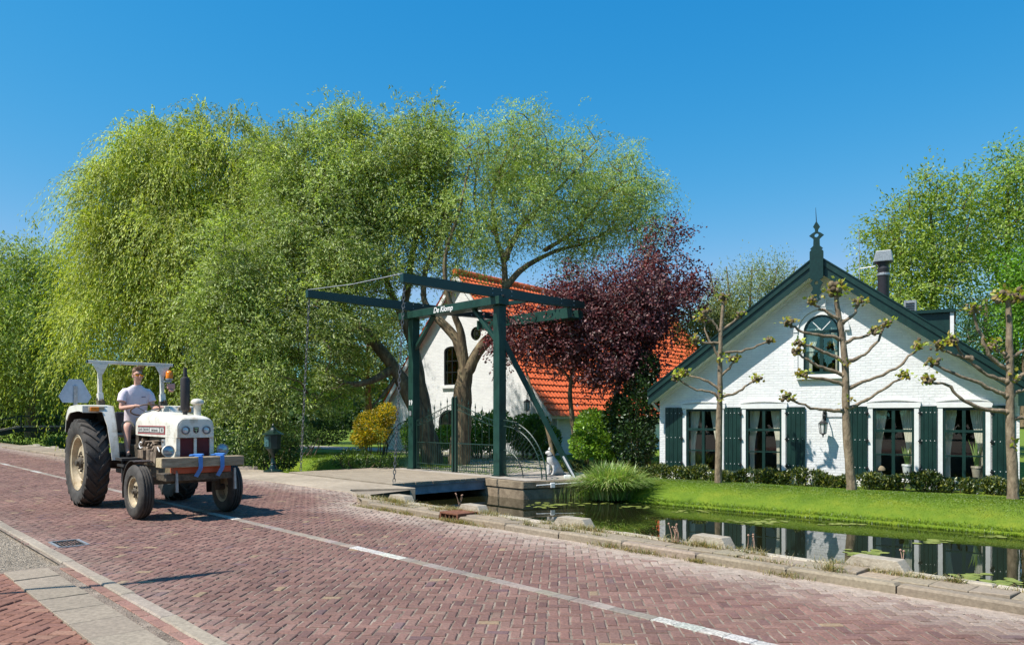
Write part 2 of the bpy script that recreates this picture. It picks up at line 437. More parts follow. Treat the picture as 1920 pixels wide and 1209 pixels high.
# --- the ground: one sheet out to the horizon, with the canal bed sunk in it
ss = [-1500, -600, -300, -160, -110] + list(np.arange(-90, 16, 0.5)) + [25, 60, 200, 700, 1500]
def rows(s):
    qn, qb, qt, zt = q_near(s), q_bank(s), q_top(s), z_top(s)
    out = [(-1500, -0.05), (-200, -0.05), (-12, -0.05), (0, -0.05), (q_kerb(s) - 0.4, -0.05), (qn - 0.02, -0.03), (qn, -1.15), (0.5 * (qn + qb), -1.3), (qb - 0.5, -1.0), (qb - 0.03, WATER - 0.12), (qb + 0.04, WATER + 0.05)]
    for t in (0.12, 0.25, 0.4, 0.55, 0.7, 0.85, 1.0):
        out.append((qb + (qt - qb) * t, WATER + 0.05 + (zt - WATER - 0.05) * math.sin(t * PI / 2) ** 0.9))
    zb_ = 0.0 if s < -13 else -0.12
    far = [(qt + 0.7, zb_), (qt + 4, zb_), (qt + 12, zb_), (60, 0.0), (200, 0), (1500, 0)]
    return out + far
vs, fs, mi = [], [], []
nr = len(rows(0))
for s in ss:
    for q, z in rows(s): vs.append(tuple(R(s, q, z)))
for i in range(len(ss) - 1):
    for j in range(nr - 1):
        fs.append((i * nr + j, i * nr + j + 1, (i + 1) * nr + j + 1, (i + 1) * nr + j))
        mi.append(0 if j < 5 else (1 if j < 9 else 2))
mb = MB(); mb.v = vs; mb.f = fs; mb.mi = mi
ground = mb.build('ground', [M_['gravel'], M_['mud'], M_['grass_ground']], smooth=50, fix=False)
kind(ground, 'structure')
if ground.data.polygons[0].normal.z < 0: ground.data.flip_normals()

# --- water
m, N, L, B = new_mat('canal_water')
B.inputs['Base Color'].default_value = (0.012, 0.013, 0.005, 1); B.inputs['Roughness'].default_value = 0.015; B.inputs['IOR'].default_value = 1.42
tc = N.new('ShaderNodeTexCoord'); no = N.new('ShaderNodeTexNoise'); no.inputs['Scale'].default_value = 1.6; no.inputs['Detail'].default_value = 3
L.new(tc.outputs['Object'], no.inputs[0]); bp = N.new('ShaderNodeBump'); bp.inputs['Strength'].default_value = 0.02; bp.inputs['Distance'].default_value = 0.05
L.new(no.outputs[0], bp.inputs['Height']); L.new(bp.outputs[0], B.inputs['Normal'])
mb = MB(); mb.add([R(-400, 7.2, WATER), R(60, 7.2, WATER), R(60, 18, WATER), R(-400, 18, WATER)], [(0, 1, 2, 3)])
kind(mb.build('water', m, fix=False), 'structure')

# --- herringbone clinker paving, every brick real
def herring(name, inside, s0, s1, q0, q1, ang, a, palette, mat, z=0.0, gap=0.0078, jit=0.0018, dust=None):
    """a = brick width (length 2a); inside(s,q) mask; palette list of (weight, colour)"""
    ca, sa = math.cos(ang), math.sin(ang)
    cs = [R(s, q) for s in (s0, s1) for q in (q0, q1)]
    us = [(p.x * ca + p.y * sa) / a for p in cs]; ws = [(-p.x * sa + p.y * ca) / a for p in cs]
    I, J = np.meshgrid(np.arange(int(min(us)) - 2, int(max(us)) + 2), np.arange(int(min(ws)) - 2, int(max(ws)) + 2), indexing='ij')
    I = I.ravel(); J = J.ravel(); k = (I - J) % 4
    H = k == 0; V = k == 3
    cx = np.concatenate([I[H] + 1.0, I[V] + 0.5]); cy = np.concatenate([J[H] + 0.5, J[V] + 1.0])
    hx = np.concatenate([np.full(H.sum(), 1.0), np.full(V.sum(), 0.5)]) * a; hy = np.concatenate([np.full(H.sum(), 0.5), np.full(V.sum(), 1.0)]) * a
    X = cx * a * ca - cy * a * sa; Y = cx * a * sa + cy * a * ca
    S = X * RD.x + Y * RD.y; Q = X * RN.x + Y * RN.y
    ok = inside(S, Q) & (Y > 1.0)
    cx, cy, hx, hy, S, Q = cx[ok] * a, cy[ok] * a, hx[ok], hy[ok], S[ok], Q[ok]
    n = len(cx)
    g = rng.uniform(gap * 0.45, gap * 0.75, (n, 1)); hx = hx[:, None] - g; hy = hy[:, None] - g
    th = rng.normal(0, 0.026, n); co, si = np.cos(th)[:, None], np.sin(th)[:, None]
    sx = np.array([[-1, 1, 1, -1]]); sy = np.array([[-1, -1, 1, 1]])
    jx = rng.normal(0, 0.0019, (n, 4)); jy = rng.normal(0, 0.0019, (n, 4))
    dx = rng.normal(0, 0.0012, n)[:, None]; dy = rng.normal(0, 0.0012, n)[:, None]
    def ring(ins, zz):
        ux = sx * (hx - ins) + jx; uy = sy * (hy - ins) + jy
        lx = cx[:, None] + dx + ux * co - uy * si; ly = cy[:, None] + dy + ux * si + uy * co
        return np.stack([lx * ca - ly * sa, lx * sa + ly * ca, zz], -1)
    zt = z + rng.normal(0, jit, (n, 1)) + rng.normal(0, jit * 0.6, (n, 4))
    top = ring(0.010, zt); mid = ring(0.003, zt - 0.005); bot = ring(0.0, zt - 0.022)
    Vv = np.concatenate([top, mid, bot], 1).reshape(-1, 3)
    base = (np.arange(n) * 12)[:, None]
    fl = [[0, 1, 2, 3]]
    for r0 in (0, 4):
        for j in range(4): fl.append([r0 + 4 + j, r0 + 4 + (j + 1) % 4, r0 + (j + 1) % 4, r0 + j])
    F = (base[:, :, None] + np.array(fl)[None]).reshape(-1, 4)
    wts = np.array([p[0] for p in palette], float); wts /= wts.sum()
    pal = np.array([p[1] for p in palette]); c = pal[rng.choice(len(pal), n, p=wts)] * rng.uniform(0.88, 1.12, (n, 1))
    if dust is not None:
        d = dust(S, Q, n)[:, None]; c = c * (1 - d) + np.array([0.36, 0.285, 0.23]) * d
    return npmesh(name, Vv, F, mat, col=np.repeat(c, 12, 0))
kq = np.vectorize(q_kerb)
def road_in(S, Q):
    return (Q > 1.97) & (Q < kq(S) + 0.05) & (S > -48) & (S < 1.5)
def road_dust(S, Q, n):
    e = kq(S) - Q
    d = np.clip((0.95 - e) / 0.8, 0, 1) ** 1.0 * 0.95 + np.clip((2.5 - Q) / 0.5, 0, 1) * 0.22
    return np.clip(d * rng.uniform(0.3, 1.3, n) + rng.uniform(0, 0.10, n), 0, 0.85)
RP = [(10, (0.185, 0.098, 0.078)), (9, (0.165, 0.086, 0.07)), (6, (0.2, 0.108, 0.086)), (4, (0.145, 0.077, 0.066)), (2, (0.19, 0.115, 0.088)), (0.35, (0.26, 0.18, 0.11)), (0.5, (0.14, 0.08, 0.08))]
road = herring('road', road_in, -49, 2, 1.6, 8.2, math.radians(-3.5), 0.086, RP, M_['brick'], dust=road_dust)
kind(road, 'structure')
# sand bed showing in the joints
mb = MB(); sl = list(np.arange(-48, 3, 1.0))
mb.v = []
for s in sl: mb.v += [tuple(R(s, 1.9, -0.008)), tuple(R(s, q_kerb(s) + 0.03, -0.008))]
mb.f = [(2 * i, 2 * i + 1, 2 * i + 3, 2 * i + 2) for i in range(len(sl) - 1)]; mb.mi = [0] * len(mb.f)
kind(mb.build('road_bed', M_['sand'], fix=False), 'structure')
M_['brick_far'] = mat_noise('far_brick', (0.15, 0.075, 0.07), (0.26, 0.14, 0.125), 6, 0.9, 0.3, 40)
mb = MB(); mb.add([R(-400, 1.9, -0.004), R(-48, 1.9, -0.004), R(-48, 7.2, -0.004), R(-400, 7.2, -0.004)], [(0, 1, 2, 3)])
mb.add([R(1.4, 1.9, -0.004), R(60, 1.9, -0.004), R(60, 6.8, -0.004), R(1.4, 6.8, -0.004)], [(0, 1, 2, 3)])
kind(mb.build('road', M_['brick_far'], fix=False), 'structure')
# sand blown against the far kerb and lying over the bricks in ragged tongues
Vs, Fs = [], []; sl = np.arange(-13.2, 1.5, 0.03); nc = 9
ph = rng.uniform(0, 6.28, 12)
def sw(s): return 0.10 + 0.17 * math.exp(-((s + 4.5) / 2.8) ** 2) + 0.05 * math.sin(s * 1.9 + ph[0]) + 0.035 * math.sin(s * 5.3 + ph[1]) + 0.03 * math.sin(s * 13 + ph[2]) + 0.02 * math.sin(s * 31 + ph[3])
for s in sl:
    w0 = max(0.02, sw(s) + rng.normal(0, 0.018)); qk = q_kerb(s)
    for j in range(nc):
        t_ = j / (nc - 1); Vs.append(tuple(R(s, qk + 0.02 - (w0 + 0.02) * t_, 0.010 * (1 - t_) ** 0.8 - 0.0045 * t_ + rng.normal(0, 0.0016) * (1 - 0.5 * t_))))
for i in range(len(sl) - 1):
    for j in range(nc - 1): Fs.append((i * nc + j, (i + 1) * nc + j, (i + 1) * nc + j + 1, i * nc + j + 1))
kind(npmesh('sand', Vs, np.array(Fs), M_['blown_sand']), 'structure')
# centre line: grey setts, white ones in the dashes
def stone_row(name, items, mat, col, jit=0.003, bev=0.012, cvar=0.1, M=None):
    """items: (s0,s1,q0,q1,ztop,thick) bevelled stones in road coordinates; q may be callables"""
    V, F, C = [], [], []
    for (s0, s1, qa, qb, zt, th) in items:
        c = np.array(col) * rng.uniform(1 - cvar, 1 + cvar) * (1 + rng.normal(0, cvar * 0.15, 3))
        f = lambda q, s: q(s) if callable(q) else q
        cor = [(s0, f(qa, s0)), (s1, f(qa, s1)), (s1, f(qb, s1)), (s0, f(qb, s0))]
        cs, cq = sum(p[0] for p in cor) / 4, sum(p[1] for p in cor) / 4
        tilt = rng.normal(0, jit, 4); b = len(V)
        for ins, dz in ((bev, 0), (0.0, -bev), (0.0, -th)):
            for k, (s, q) in enumerate(cor):
                vs_ = math.copysign(ins, cs - s); vq = math.copysign(ins, cq - q)
                V.append(tuple(R(s + vs_, q + vq, zt + tilt[k] + dz)))
                C.append(c)
        F.append((b, b + 1, b + 2, b + 3))
        for r0 in (0, 4):
            for j in range(4): F.append((b + r0 + 4 + j, b + r0 + 4 + (j + 1) % 4, b + r0 + (j + 1) % 4, b + r0 + j))
    return npmesh(name, V, F, mat, col=np.array(C))
def dash(s):
    for a in (-7.80 + 4.38 * k for k in range(-12, 3)):
        if a <= s < a + 1.0: return True
    return False
g, wh = [], []
s = -48.0
while s < 1.4:
    (wh if dash(s + 0.1) else g).append((s + 0.002, s + 0.203, 4.602 + rng.normal(0, 0.002), 4.718 + rng.normal(0, 0.002), 0.0065, 0.02)); s += 0.205
kind(stone_row('road_line', g, M_['stone'], (0.27, 0.225, 0.185), 0.0012, 0.004, 0.16), 'structure')
kind(stone_row('road_line', wh, M_['line_white'], (0.44, 0.415, 0.37), 0.0012, 0.004, 0.10), 'structure')
# worn kerb on the near side (flush) and its verge
it = []; s = -30.0
while s < 1.5:
    it.append((s + 0.004, s + 0.996, 1.93 + rng.normal(0, 0.004), 2.05, 0.012, 0.1)); s += 1.0
kind(stone_row('kerb', it, M_['stone'], (0.29, 0.24, 0.185), 0.004, 0.012, 0.07), 'structure')
# far kerb, raised, a little broken
it = []; s = -46.0
while s < 2:
    ln = 1.0 if s > -8.62 else rng.uniform(0.9, 1.3)
    if s < -12.3 < s + ln: ln = -12.3 - s
    if s < -9.06 < s + ln + 0.3: ln = -9.06 - s
    if abs(s + 9.06) < 0.01: s = -8.60; ln = 1.0
    if not (-21.5 < s < -12.31):
        z = 0.092 + rng.normal(0, 0.004); dq = rng.normal(0, 0.006)
        it.append((s + 0.008, s + ln - 0.008, (lambda x, d=dq: q_kerb(x) + d), (lambda x, d=dq: q_kerb(x) + 0.15 + d), z, 0.2))
    s += ln
kind(stone_row('kerb', it, M_['stone'], (0.27, 0.215, 0.155), 0.003, 0.02, 0.08), 'structure')
# slabs of the narrow pavement between kerb and canal
it = []
s = -46.0
while s < 2:
    if not (-21.8 < s < -12.4):
        ln = 0.3 if -11 < s else 0.5
        a = 0.158; b = q_near(s) - 0.13 - q_kerb(s)
        it.append((s + 0.004, s + ln - 0.004, (lambda x, a=a: q_kerb(x) + a), (lambda x: q_near(x) - 0.125), 0.098 + rng.normal(0, 0.004), 0.12))
    else: ln = 0.5
    s += ln
kind(stone_row('pavement', it, M_['stone'], (0.28, 0.225, 0.16), 0.005, 0.006, 0.1), 'structure')
it = []
s = -46.0
while s < 2:
    if not (-21.8 < s < -12.3):
        it.append((s + 0.003, s + 0.797, (lambda x: q_near(x) - 0.12), (lambda x: q_near(x) + 0.0), 0.108 + rng.normal(0, 0.004), 0.5))
    s += 0.8
kind(stone_row('canal_edging', it, M_['stone'], (0.4, 0.34, 0.26), 0.004, 0.012, 0.1), 'structure')
# canal retaining wall under the edging
mb = MB()
for a, b in ((-60, -22), (-12.2, 12)):
    sl = np.linspace(a, b, 20)
    for i in range(19):
        p = [R(sl[i], q_near(sl[i]) + 0.012, 0.02), R(sl[i + 1], q_near(sl[i + 1]) + 0.012, 0.02)]
        q = [x + Vector((0, 0, -1.1)) for x in p]; mb.add([p[0], p[1], q[1], q[0]], [(0, 1, 2, 3)])
kind(mb.build('canal_wall', M_['oldwall'], fix=False), 'structure')
# concrete apron leading to the bridge
mb = MB()
poly = [(-21.5, 9.5), (-21.7, 8.2)] + [(s, q_kerb(s) + 0.0) for s in (-21.7, -20, -18, -16, -14.5, -13.6, -13.0, -12.5)] + [(-12.25, 7.4), (-13.0, 7.9), (-13.9, 8.2), (-14.1, 8.35), (-13.42, 9.5)]
mb.prism(poly, -0.25, 0.012, fr=lambda x, y, z: R(x, z, y))
kind(mb.build('bridge_apron', M_['concrete'], bevel=0.01), 'structure')
mb = MB(); mb.prism([(-21.5, 9.45), (-21.6, 8.1), (-13.7, 8.1), (-13.9, 8.6), (-13.5, 9.45)], -1.2, -0.252, fr=lambda x, y, z: R(x, z, y))
kind(mb.build('apron_foundation', M_['oldwall']), 'structure')
# near side: grey slabs, red clinker pavement, gritty verge
it = []; s = -8.7
while s < 1.5:
    it.append((s + 0.004, s + 0.496, 1.37, 1.74, 0.022, 0.08)); s += 0.5
kind(stone_row('pavement', it, M_['stone'], (0.27, 0.22, 0.165), 0.004, 0.004, 0.05), 'structure')
SP = [(10, (0.24, 0.115, 0.08)), (8, (0.21, 0.10, 0.07)), (4, (0.19, 0.092, 0.068)), (2, (0.27, 0.145, 0.1))]
side = herring('pavement', lambda S, Q: (Q < 1.43) & (Q > -3) & (S > -8.7) & (S < 0), -8.8, 0.5, -3, 1.4, math.radians(-3.5), 0.098, SP, M_['brick'], z=0.008, gap=0.005)
kind(side, 'structure')
it = []; s = -8.7
while s < 1.5:
    it.append((s + 0.003, s + 0.207, 1.84, 1.925, 0.004, 0.05)); s += 0.21
kind(stone_row('pavement_border', it, M_['brick'], (0.26, 0.14, 0.105), 0.003, 0.004, 0.12), 'structure')
mb = MB(); mb.add([R(-8.9, -4, -0.004), R(3, -4, -0.004), R(3, 1.94, -0.004), R(-8.9, 1.94, -0.004)], [(0, 1, 2, 3)])
kind(mb.build('pavement_bed', M_['sand'], fix=False), 'structure')
# loose grit on the verge beyond the slabs, and at both gutters
def grit(name, n, fs_, size, col):
    S = []; 
    while len(S) < n:
        s, q, z = fs_()
        S.append(R(s, q, z))
    C = np.array([tuple(p) for p in S]); n = len(C)
    r = rng.uniform(0.4, 1.0, (n, 1, 1)) * size
    oct_ = np.array([[1, 0, 0], [0, 1, 0], [-1, 0, 0], [0, -1, 0], [0, 0, 0.7]])
    th = rng.uniform(0, 6.28, n); co = np.cos(th)[:, None]; si = np.sin(th)[:, None]
    o = np.repeat(oct_[None], n, 0) * rng.uniform(0.5, 1.2, (n, 5, 1)) * r
    V = np.stack([o[..., 0] * co - o[..., 1] * si, o[..., 0] * si + o[..., 1] * co, o[..., 2]], -1) + C[:, None]
    F = (np.arange(n)[:, None, None] * 5 + np.array([[0, 1, 4], [1, 2, 4], [2, 3, 4], [3, 0, 4]])[None]).reshape(-1, 3)
    c = np.array(col) * rng.uniform(0.5, 1.4, (n, 1))
    return kind(npmesh(name, V.reshape(-1, 3), F, M_['stone'], col=np.repeat(c, 5, 0)), 'stuff')
grit('gravel', 14000, lambda: (rng.uniform(-16, -8.75), 1.9 - abs(rng.normal(0, 0.9)), -0.03), 0.014, (0.34, 0.28, 0.21))
grit('gravel', 5000, lambda: (lambda s: (s, q_kerb(s) - abs(rng.normal(0, 0.14)) - 0.01, 0.0))(rng.uniform(-12, 1.5)), 0.008, (0.36, 0.29, 0.22))
grit('gravel', 3500, lambda: (rng.uniform(-9, 0), rng.uniform(1.72, 1.95), 0.0), 0.008, (0.3, 0.24, 0.18))

# --- driveway behind the bridge gate and the pale garden path
mb = MB()
ring = [R(-19.3, 12.5, .015), R(-14.45, 12.5, .015), R(-13.1, 12.4, .015), R(-12.62, 13.8, .015), G(1100, 893, .015), G(1085, 878, .015), G(1010, 862, .015), G(940, 851, .015), G(880, 846, .015), G(820, 843.5, .015), G(700, 839, .015), G(560, 834, .015),
        G(560, 839, .015), G(700, 845.5, .015), G(800, 851, .015), G(850, 857, .015), G(865, 868, .015), G(845, 876, .015), R(-18.9, 13.2, .015)]
tri = tessellate_polygon([[Vector((p.x, p.y, 0)) for p in ring]])
mb.add(ring, [t for t in tri]); drv = mb.build('driveway', mat_noise('driveway_clinker', (0.28, 0.24, 0.2), (0.42, 0.37, 0.31), 10, 0.9, 0.4, 60, big=0.15), fix=False)
if drv.data.polygons[0].normal.z < 0: drv.data.flip_normals()
kind(drv, 'structure')

# --- mown lawn blades
def blades(name, base, hgt, wid, lean, cols, mat, bend=0.4, parent=None, segs=2, var=0.25, patch=0.0):
    n = len(base); th = rng.uniform(0, 6.283, n)
    d = np.stack([np.cos(th), np.sin(th), np.zeros(n)], 1); sd_ = np.stack([-d[:, 1], d[:, 0], np.zeros(n)], 1)
    h = np.asarray(hgt) * rng.uniform(0.55, 1.2, n); wd = wid * rng.uniform(0.6, 1.2, n)
    le = lean * rng.uniform(0.2, 1.0, n)
    V = []
    for k in range(segs + 1):
        t = k / segs; ww = wd * (1 - t) ** 0.7 * 0.5
        p = base + d * (h * le * t ** 1.6)[:, None] + np.array([0, 0, 1.0]) * (h * (t - bend * le * t * t * 0.5))[:, None]
        if k < segs: V += [p - sd_ * ww[:, None], p + sd_ * ww[:, None]]
        else: V += [p]
    V = np.stack(V, 1); k2 = V.shape[1]; F = []
    b = np.arange(n) * k2
    quads = []
    for k in range(segs - 1): quads.append(np.stack([b + 2 * k, b + 2 * k + 1, b + 2 * k + 3, b + 2 * k + 2], 1))
    k = segs - 1; tr = np.stack([b + 2 * k, b + 2 * k + 1, b + 2 * k + 2], 1)
    q = np.concatenate([np.concatenate([x[:, :3], x[:, [0, 2, 3]]], 0) for x in quads] + [tr], 0) if quads else tr
    pal = np.array(cols); c = pal[rng.integers(0, len(pal), n)] * rng.uniform(1 - var, 1 + var, (n, 1))
    if patch: x_, y_ = base[:, 0], base[:, 1]; c = c * (1 + patch * (np.sin(x_ * 2.1 + 1.3 * np.sin(y_ * 1.7)) * np.sin(y_ * 1.1 + 0.6 * x_) + 0.5 * np.sin(x_ * 3 + y_ * 2.3)))[:, None]
    return npmesh(name, V.reshape(-1, 3), q, mat, parent, col=np.repeat(c, k2, 0))
def lawn_z(s, q):
    qb, qt, zt = q_bank(s), q_top(s), z_top(s)
    t = min(max((q - qb - 0.04) / (qt - qb - 0.04), 0), 1)
    if q < qb + 0.04: return WATER
    return WATER + 0.05 + (zt - WATER - 0.05) * math.sin(t * PI / 2) ** 0.9
pts = []
while len(pts) < 120000:
    s = rng.uniform(-13.2, 1.0); qb, qt = q_bank(s), q_top(s)
    q = qb + rng.uniform(0, 1) * (qt + 0.5 - qb)
    p = R(s, q, lawn_z(s, q) - 0.004); 
    if p.x / p.y < 0.72: pts.append(tuple(p))
LG = [(0.125, 0.215, 0.004), (0.15, 0.235, 0.005), (0.10, 0.185, 0.005), (0.19, 0.24, 0.008), (0.12, 0.22, 0.004)]
kind(blades('lawn_grass', np.array(pts), 0.024, 0.010, 1.0, LG, M_['blade'], var=0.16, patch=0.26), 'stuff')
pts = []
for _ in range(9000):
    s = rng.uniform(-13, 1.0); q = q_bank(s) + abs(rng.normal(0, 0.10)) - 0.02; pts.append(tuple(R(s, q, lawn_z(s, q) - 0.01)))
kind(blades('bank_grass', np.array(pts), 0.075, 0.009, 1.1, LG + [(0.06, 0.13, 0.02)], M_['blade']), 'stuff')
pts = []
for _ in range(45000):
    s = rng.uniform(-30, -15.2); q = q_bank(s) + rng.uniform(0, 1) ** 1.7 * 12; pts.append(tuple(R(s, q, lawn_z(s, q) - 0.01)))
kind(blades('lawn_grass', np.array(pts), 0.07, 0.018, 1.0, LG, M_['blade']), 'stuff')
# dry weeds in the pavement edge
pts = []; hh = []
for _ in range(95):
    s0 = rng.uniform(-12, 1.2) if rng.random() < 0.85 else rng.uniform(-11, -8); q0 = q_near(s0) - 0.13 + rng.normal(0, 0.03) if rng.random() < 0.62 else (q_kerb(s0) - 0.02 if rng.random() < 0.55 else q_kerb(s0) + 0.155)
    z0 = 0.09 if q0 > q_kerb(s0) else 0.0; n = rng.integers(30, 170); r = rng.uniform(0.04, 0.2); hb = rng.uniform(0.04, 0.12)
    for _ in range(n): pts.append(tuple(R(s0 + rng.normal(0, r), q0 + rng.normal(0, 0.022), z0))); hh.append(hb)
kind(blades('weeds', np.array(pts), np.array(hh), 0.008, 1.6, [(0.42, 0.32, 0.15), (0.36, 0.28, 0.13), (0.2, 0.2, 0.06), (0.5, 0.42, 0.24), (0.14, 0.18, 0.05), (0.3, 0.19, 0.09)], M_['blade']), 'stuff')
# duckweed and pads lying on the water
mb = MB()
for (x, y, rx, ry, n) in ((1045, 946, 42, 3.2, 16), (1015, 950, 25, 2, 8), (1130, 943, 70, 2.5, 14), (1420, 978, 62, 4.5, 30), (1620, 1036, 36, 6, 22), (1750, 1014, 34, 3.5, 14), (1815, 1080, 40, 7, 16), (1880, 1092, 45, 8, 18), (1300, 958, 60, 2.5, 12), (1560, 982, 80, 2.2, 9), (1850, 1005, 50, 2.2, 9), (1200, 950, 60, 2, 9)):
    for _ in range(int(n * 1.6)):
        px, py = x + rng.normal(0, rx * 0.5), y + rng.normal(0, ry * 0.5); p = G(px, py, WATER + 0.004 + rng.uniform(0, 0.003))
        s, q = SQ(p)
        if q < q_near(s) + 0.1 or q > q_bank(s) - 0.02: continue
        r = rng.uniform(0.02, 0.09); k = 9; a0 = rng.uniform(0, 6)
        mb.add([p + Vector((math.cos(a0 + i * 2 * PI / k) * r * rng.uniform(0.7, 1.1), math.sin(a0 + i * 2 * PI / k) * r * rng.uniform(0.7, 1.1), 0)) for i in range(k)], [tuple(range(k))])
kind(mb.build('duckweed', mat_noise('duckweed', (0.1, 0.14, 0.02), (0.28, 0.3, 0.07), 7, 0.6, 0.2, spec=0.3)), 'stuff')
# ================================================================== WHITE COTTAGE
OC = Vector((3.96, 20.6, 0)); RC = math.radians(-30)
cot = empty('white_cottage', OC, RC)
tag(cot, 'white brick cottage with dark green gable boards and shuttered windows behind the hedge', 'house')
MC = Matrix.Translation(OC) @ Matrix.Rotation(RC, 4, 'Z')
def C2W(u, v, z): return MC @ Vector((u, v, z))
GW, RU, RZ, SL = 8.07, 4.035, 5.02, 0.745      # gable width, ridge u, wall apex height, slope
def arch_top(x0, x1, zs, rise, n=10):
    c = (x0 + x1) / 2; h = (x1 - x0) / 2
    return [(c + h * math.cos(t), zs + rise * math.sin(t)) for t in [PI * i / n for i in range(n + 1)]]
def win_hole(x0, x1, z0, z1): return [(x0, z0), (x1, z0), (x1, z1), (x0, z1)]
WIN = [(0.66, 1.70), (2.20, 3.22), (5.12, 6.13), (6.55, 7.52)]
WZ0, WZ1 = 0.10, 1.80
UPX0, UPX1, UPZ0, UPZS = 3.63, 4.50, 2.53, 3.58
holes = [win_hole(a, b, WZ0, WZ1) for a, b in WIN]
uph = [(UPX0, UPZ0), (UPX1, UPZ0)] + [(x, z) for x, z in arch_top(UPX0, UPX1, UPZS, (UPX1 - UPX0) / 2)]
holes.append(uph)
zE = RZ - SL * RU
mb = MB(); mb.prism([(0, -0.3), (GW, -0.3), (GW, zE), (RU, RZ), (0, zE)], 0.0, 0.26, holes=holes)
mb.bx(0.0, 0.26, 0.26, 12, -0.3, zE); mb.bx(GW - 0.26, GW, 0.26, 12, -0.3, zE)
wall = mb.build('wall', M_['whitewall'], cot)
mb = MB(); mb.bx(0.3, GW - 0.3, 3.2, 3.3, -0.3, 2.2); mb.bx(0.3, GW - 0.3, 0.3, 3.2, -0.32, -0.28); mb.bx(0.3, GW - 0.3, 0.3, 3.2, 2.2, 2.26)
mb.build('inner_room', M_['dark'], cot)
# roof
mb = MB(); ov = 0.45; th = 0.16
for sg in (-1, 1):
    e = 4.16
    a = (RU, RZ + 0.10); b = (RU + sg * e, RZ + 0.10 - SL * e)
    nx, nz = -SL * -sg / math.hypot(1, SL), 1 / math.hypot(1, SL)
    mb.prism([a, b, (b[0], b[1] + th), (a[0], a[1] + th)], -ov + 0.03, 12.3)
mb.build('roof', mat_noise('dark_tile', (0.03, 0.028, 0.028), (0.07, 0.06, 0.055), 8, 0.7, 0.4), cot)
def rake(name, lo, hi, y0, y1, mat, e=4.2):
    mb = MB()
    for sg in (-1, 1):
        L0 = RZ + lo; L1 = RZ + hi
        mb.prism([(RU, L0), (RU + sg * e, L0 - SL * e), (RU + sg * e, L1 - SL * e), (RU, L1)], y0, y1)
    return mb.build(name, mat, cot)
rake('rake_board', -0.06, 0.165, -ov, -ov + 0.03, M_['green_lit'])
rake('rake_board', 0.165, 0.31, -ov - 0.035, -ov + 0.03, M_['green_lit'])
rake('rake_edge', 0.312, 0.345, -ov - 0.06, -ov + 0.05, M_['green'])
rake('soffit', -0.045, -0.01, -ov + 0.032, 0.0, M_['white_paint'], 4.12)
rake('wall_trim', -0.14, -0.02, -0.035, -0.002, M_['white_paint'], 4.02)
# makelaar: carved gable ornament
prof = [(0.0, 1.00), (0.075, 0.93), (0.035, 0.90), (0.03, 0.87), (0.10, 0.85), (0.16, 0.825), (0.10, 0.80), (0.065, 0.78), (0.07, 0.70), (0.14, 0.665), (0.11, 0.655), (0.15, 0.63), (0.15, 0.32), (0.13, 0.30), (0.075, 0.285), (0.14, 0.245), (0.09, 0.20), (0.075, 0.17), (0.125, 0.13), (0.06, 0.095), (0.05, 0.075), (0.1, 0.045), (0.035, 0.02), (0.02, 0.0)]
zb, zt_ = 4.20, 6.13
poly = [(RU + w_, zb + (zt_ - zb) * t) for w_, t in prof] + [(RU - w_, zb + (zt_ - zb) * t) for w_, t in reversed(prof[1:])]
def hh_(t, r, n=8): return [(RU + r * math.cos(2 * PI * i / n), zb + (zt_ - zb) * t + r * math.sin(2 * PI * i / n)) for i in range(n)]
mb = MB(); mb.prism(poly, -ov - 0.13, -ov - 0.065, holes=[hh_(0.826, 0.05), hh_(0.247, 0.045), hh_(0.05, 0.03)])
orn = mb.build('gable_ornament', M_['green'], cot)
mb = MB(); mb.tube([(RU, -ov - 0.1, zt_ - 0.05), (RU - 0.02, -ov - 0.1, zt_ + 0.32)], [0.012, 0.004], 6); mb.build('rod', M_['black_iron'], orn)
# gutters ends
mb = MB(); mb.tube([(-0.15, -0.36, 2.02), (-0.15, 12, 2.02)], 0.06, 10); mb.tube([(-0.15, -0.3, 2.0), (-0.12, -0.2, 1.88), (-0.06, 0.1, 1.7)], 0.035, 8); mb.build('gutter', M_['white_paint'], cot)
mb = MB(); mb.tube([(GW + 0.15, -0.36, 2.02), (GW + 0.15, 12, 2.02)], 0.06, 10); mb.build('gutter', M_['white_paint'], cot)
mb = MB(); mb.prism([(GW - 0.05, 1.75), (GW + 0.42, 1.75), (GW + 0.42, 2.25), (GW - 0.05, 2.5)], -ov + 0.0, -ov + 0.05); mb.build('rake_end', M_['green_lit'], cot)
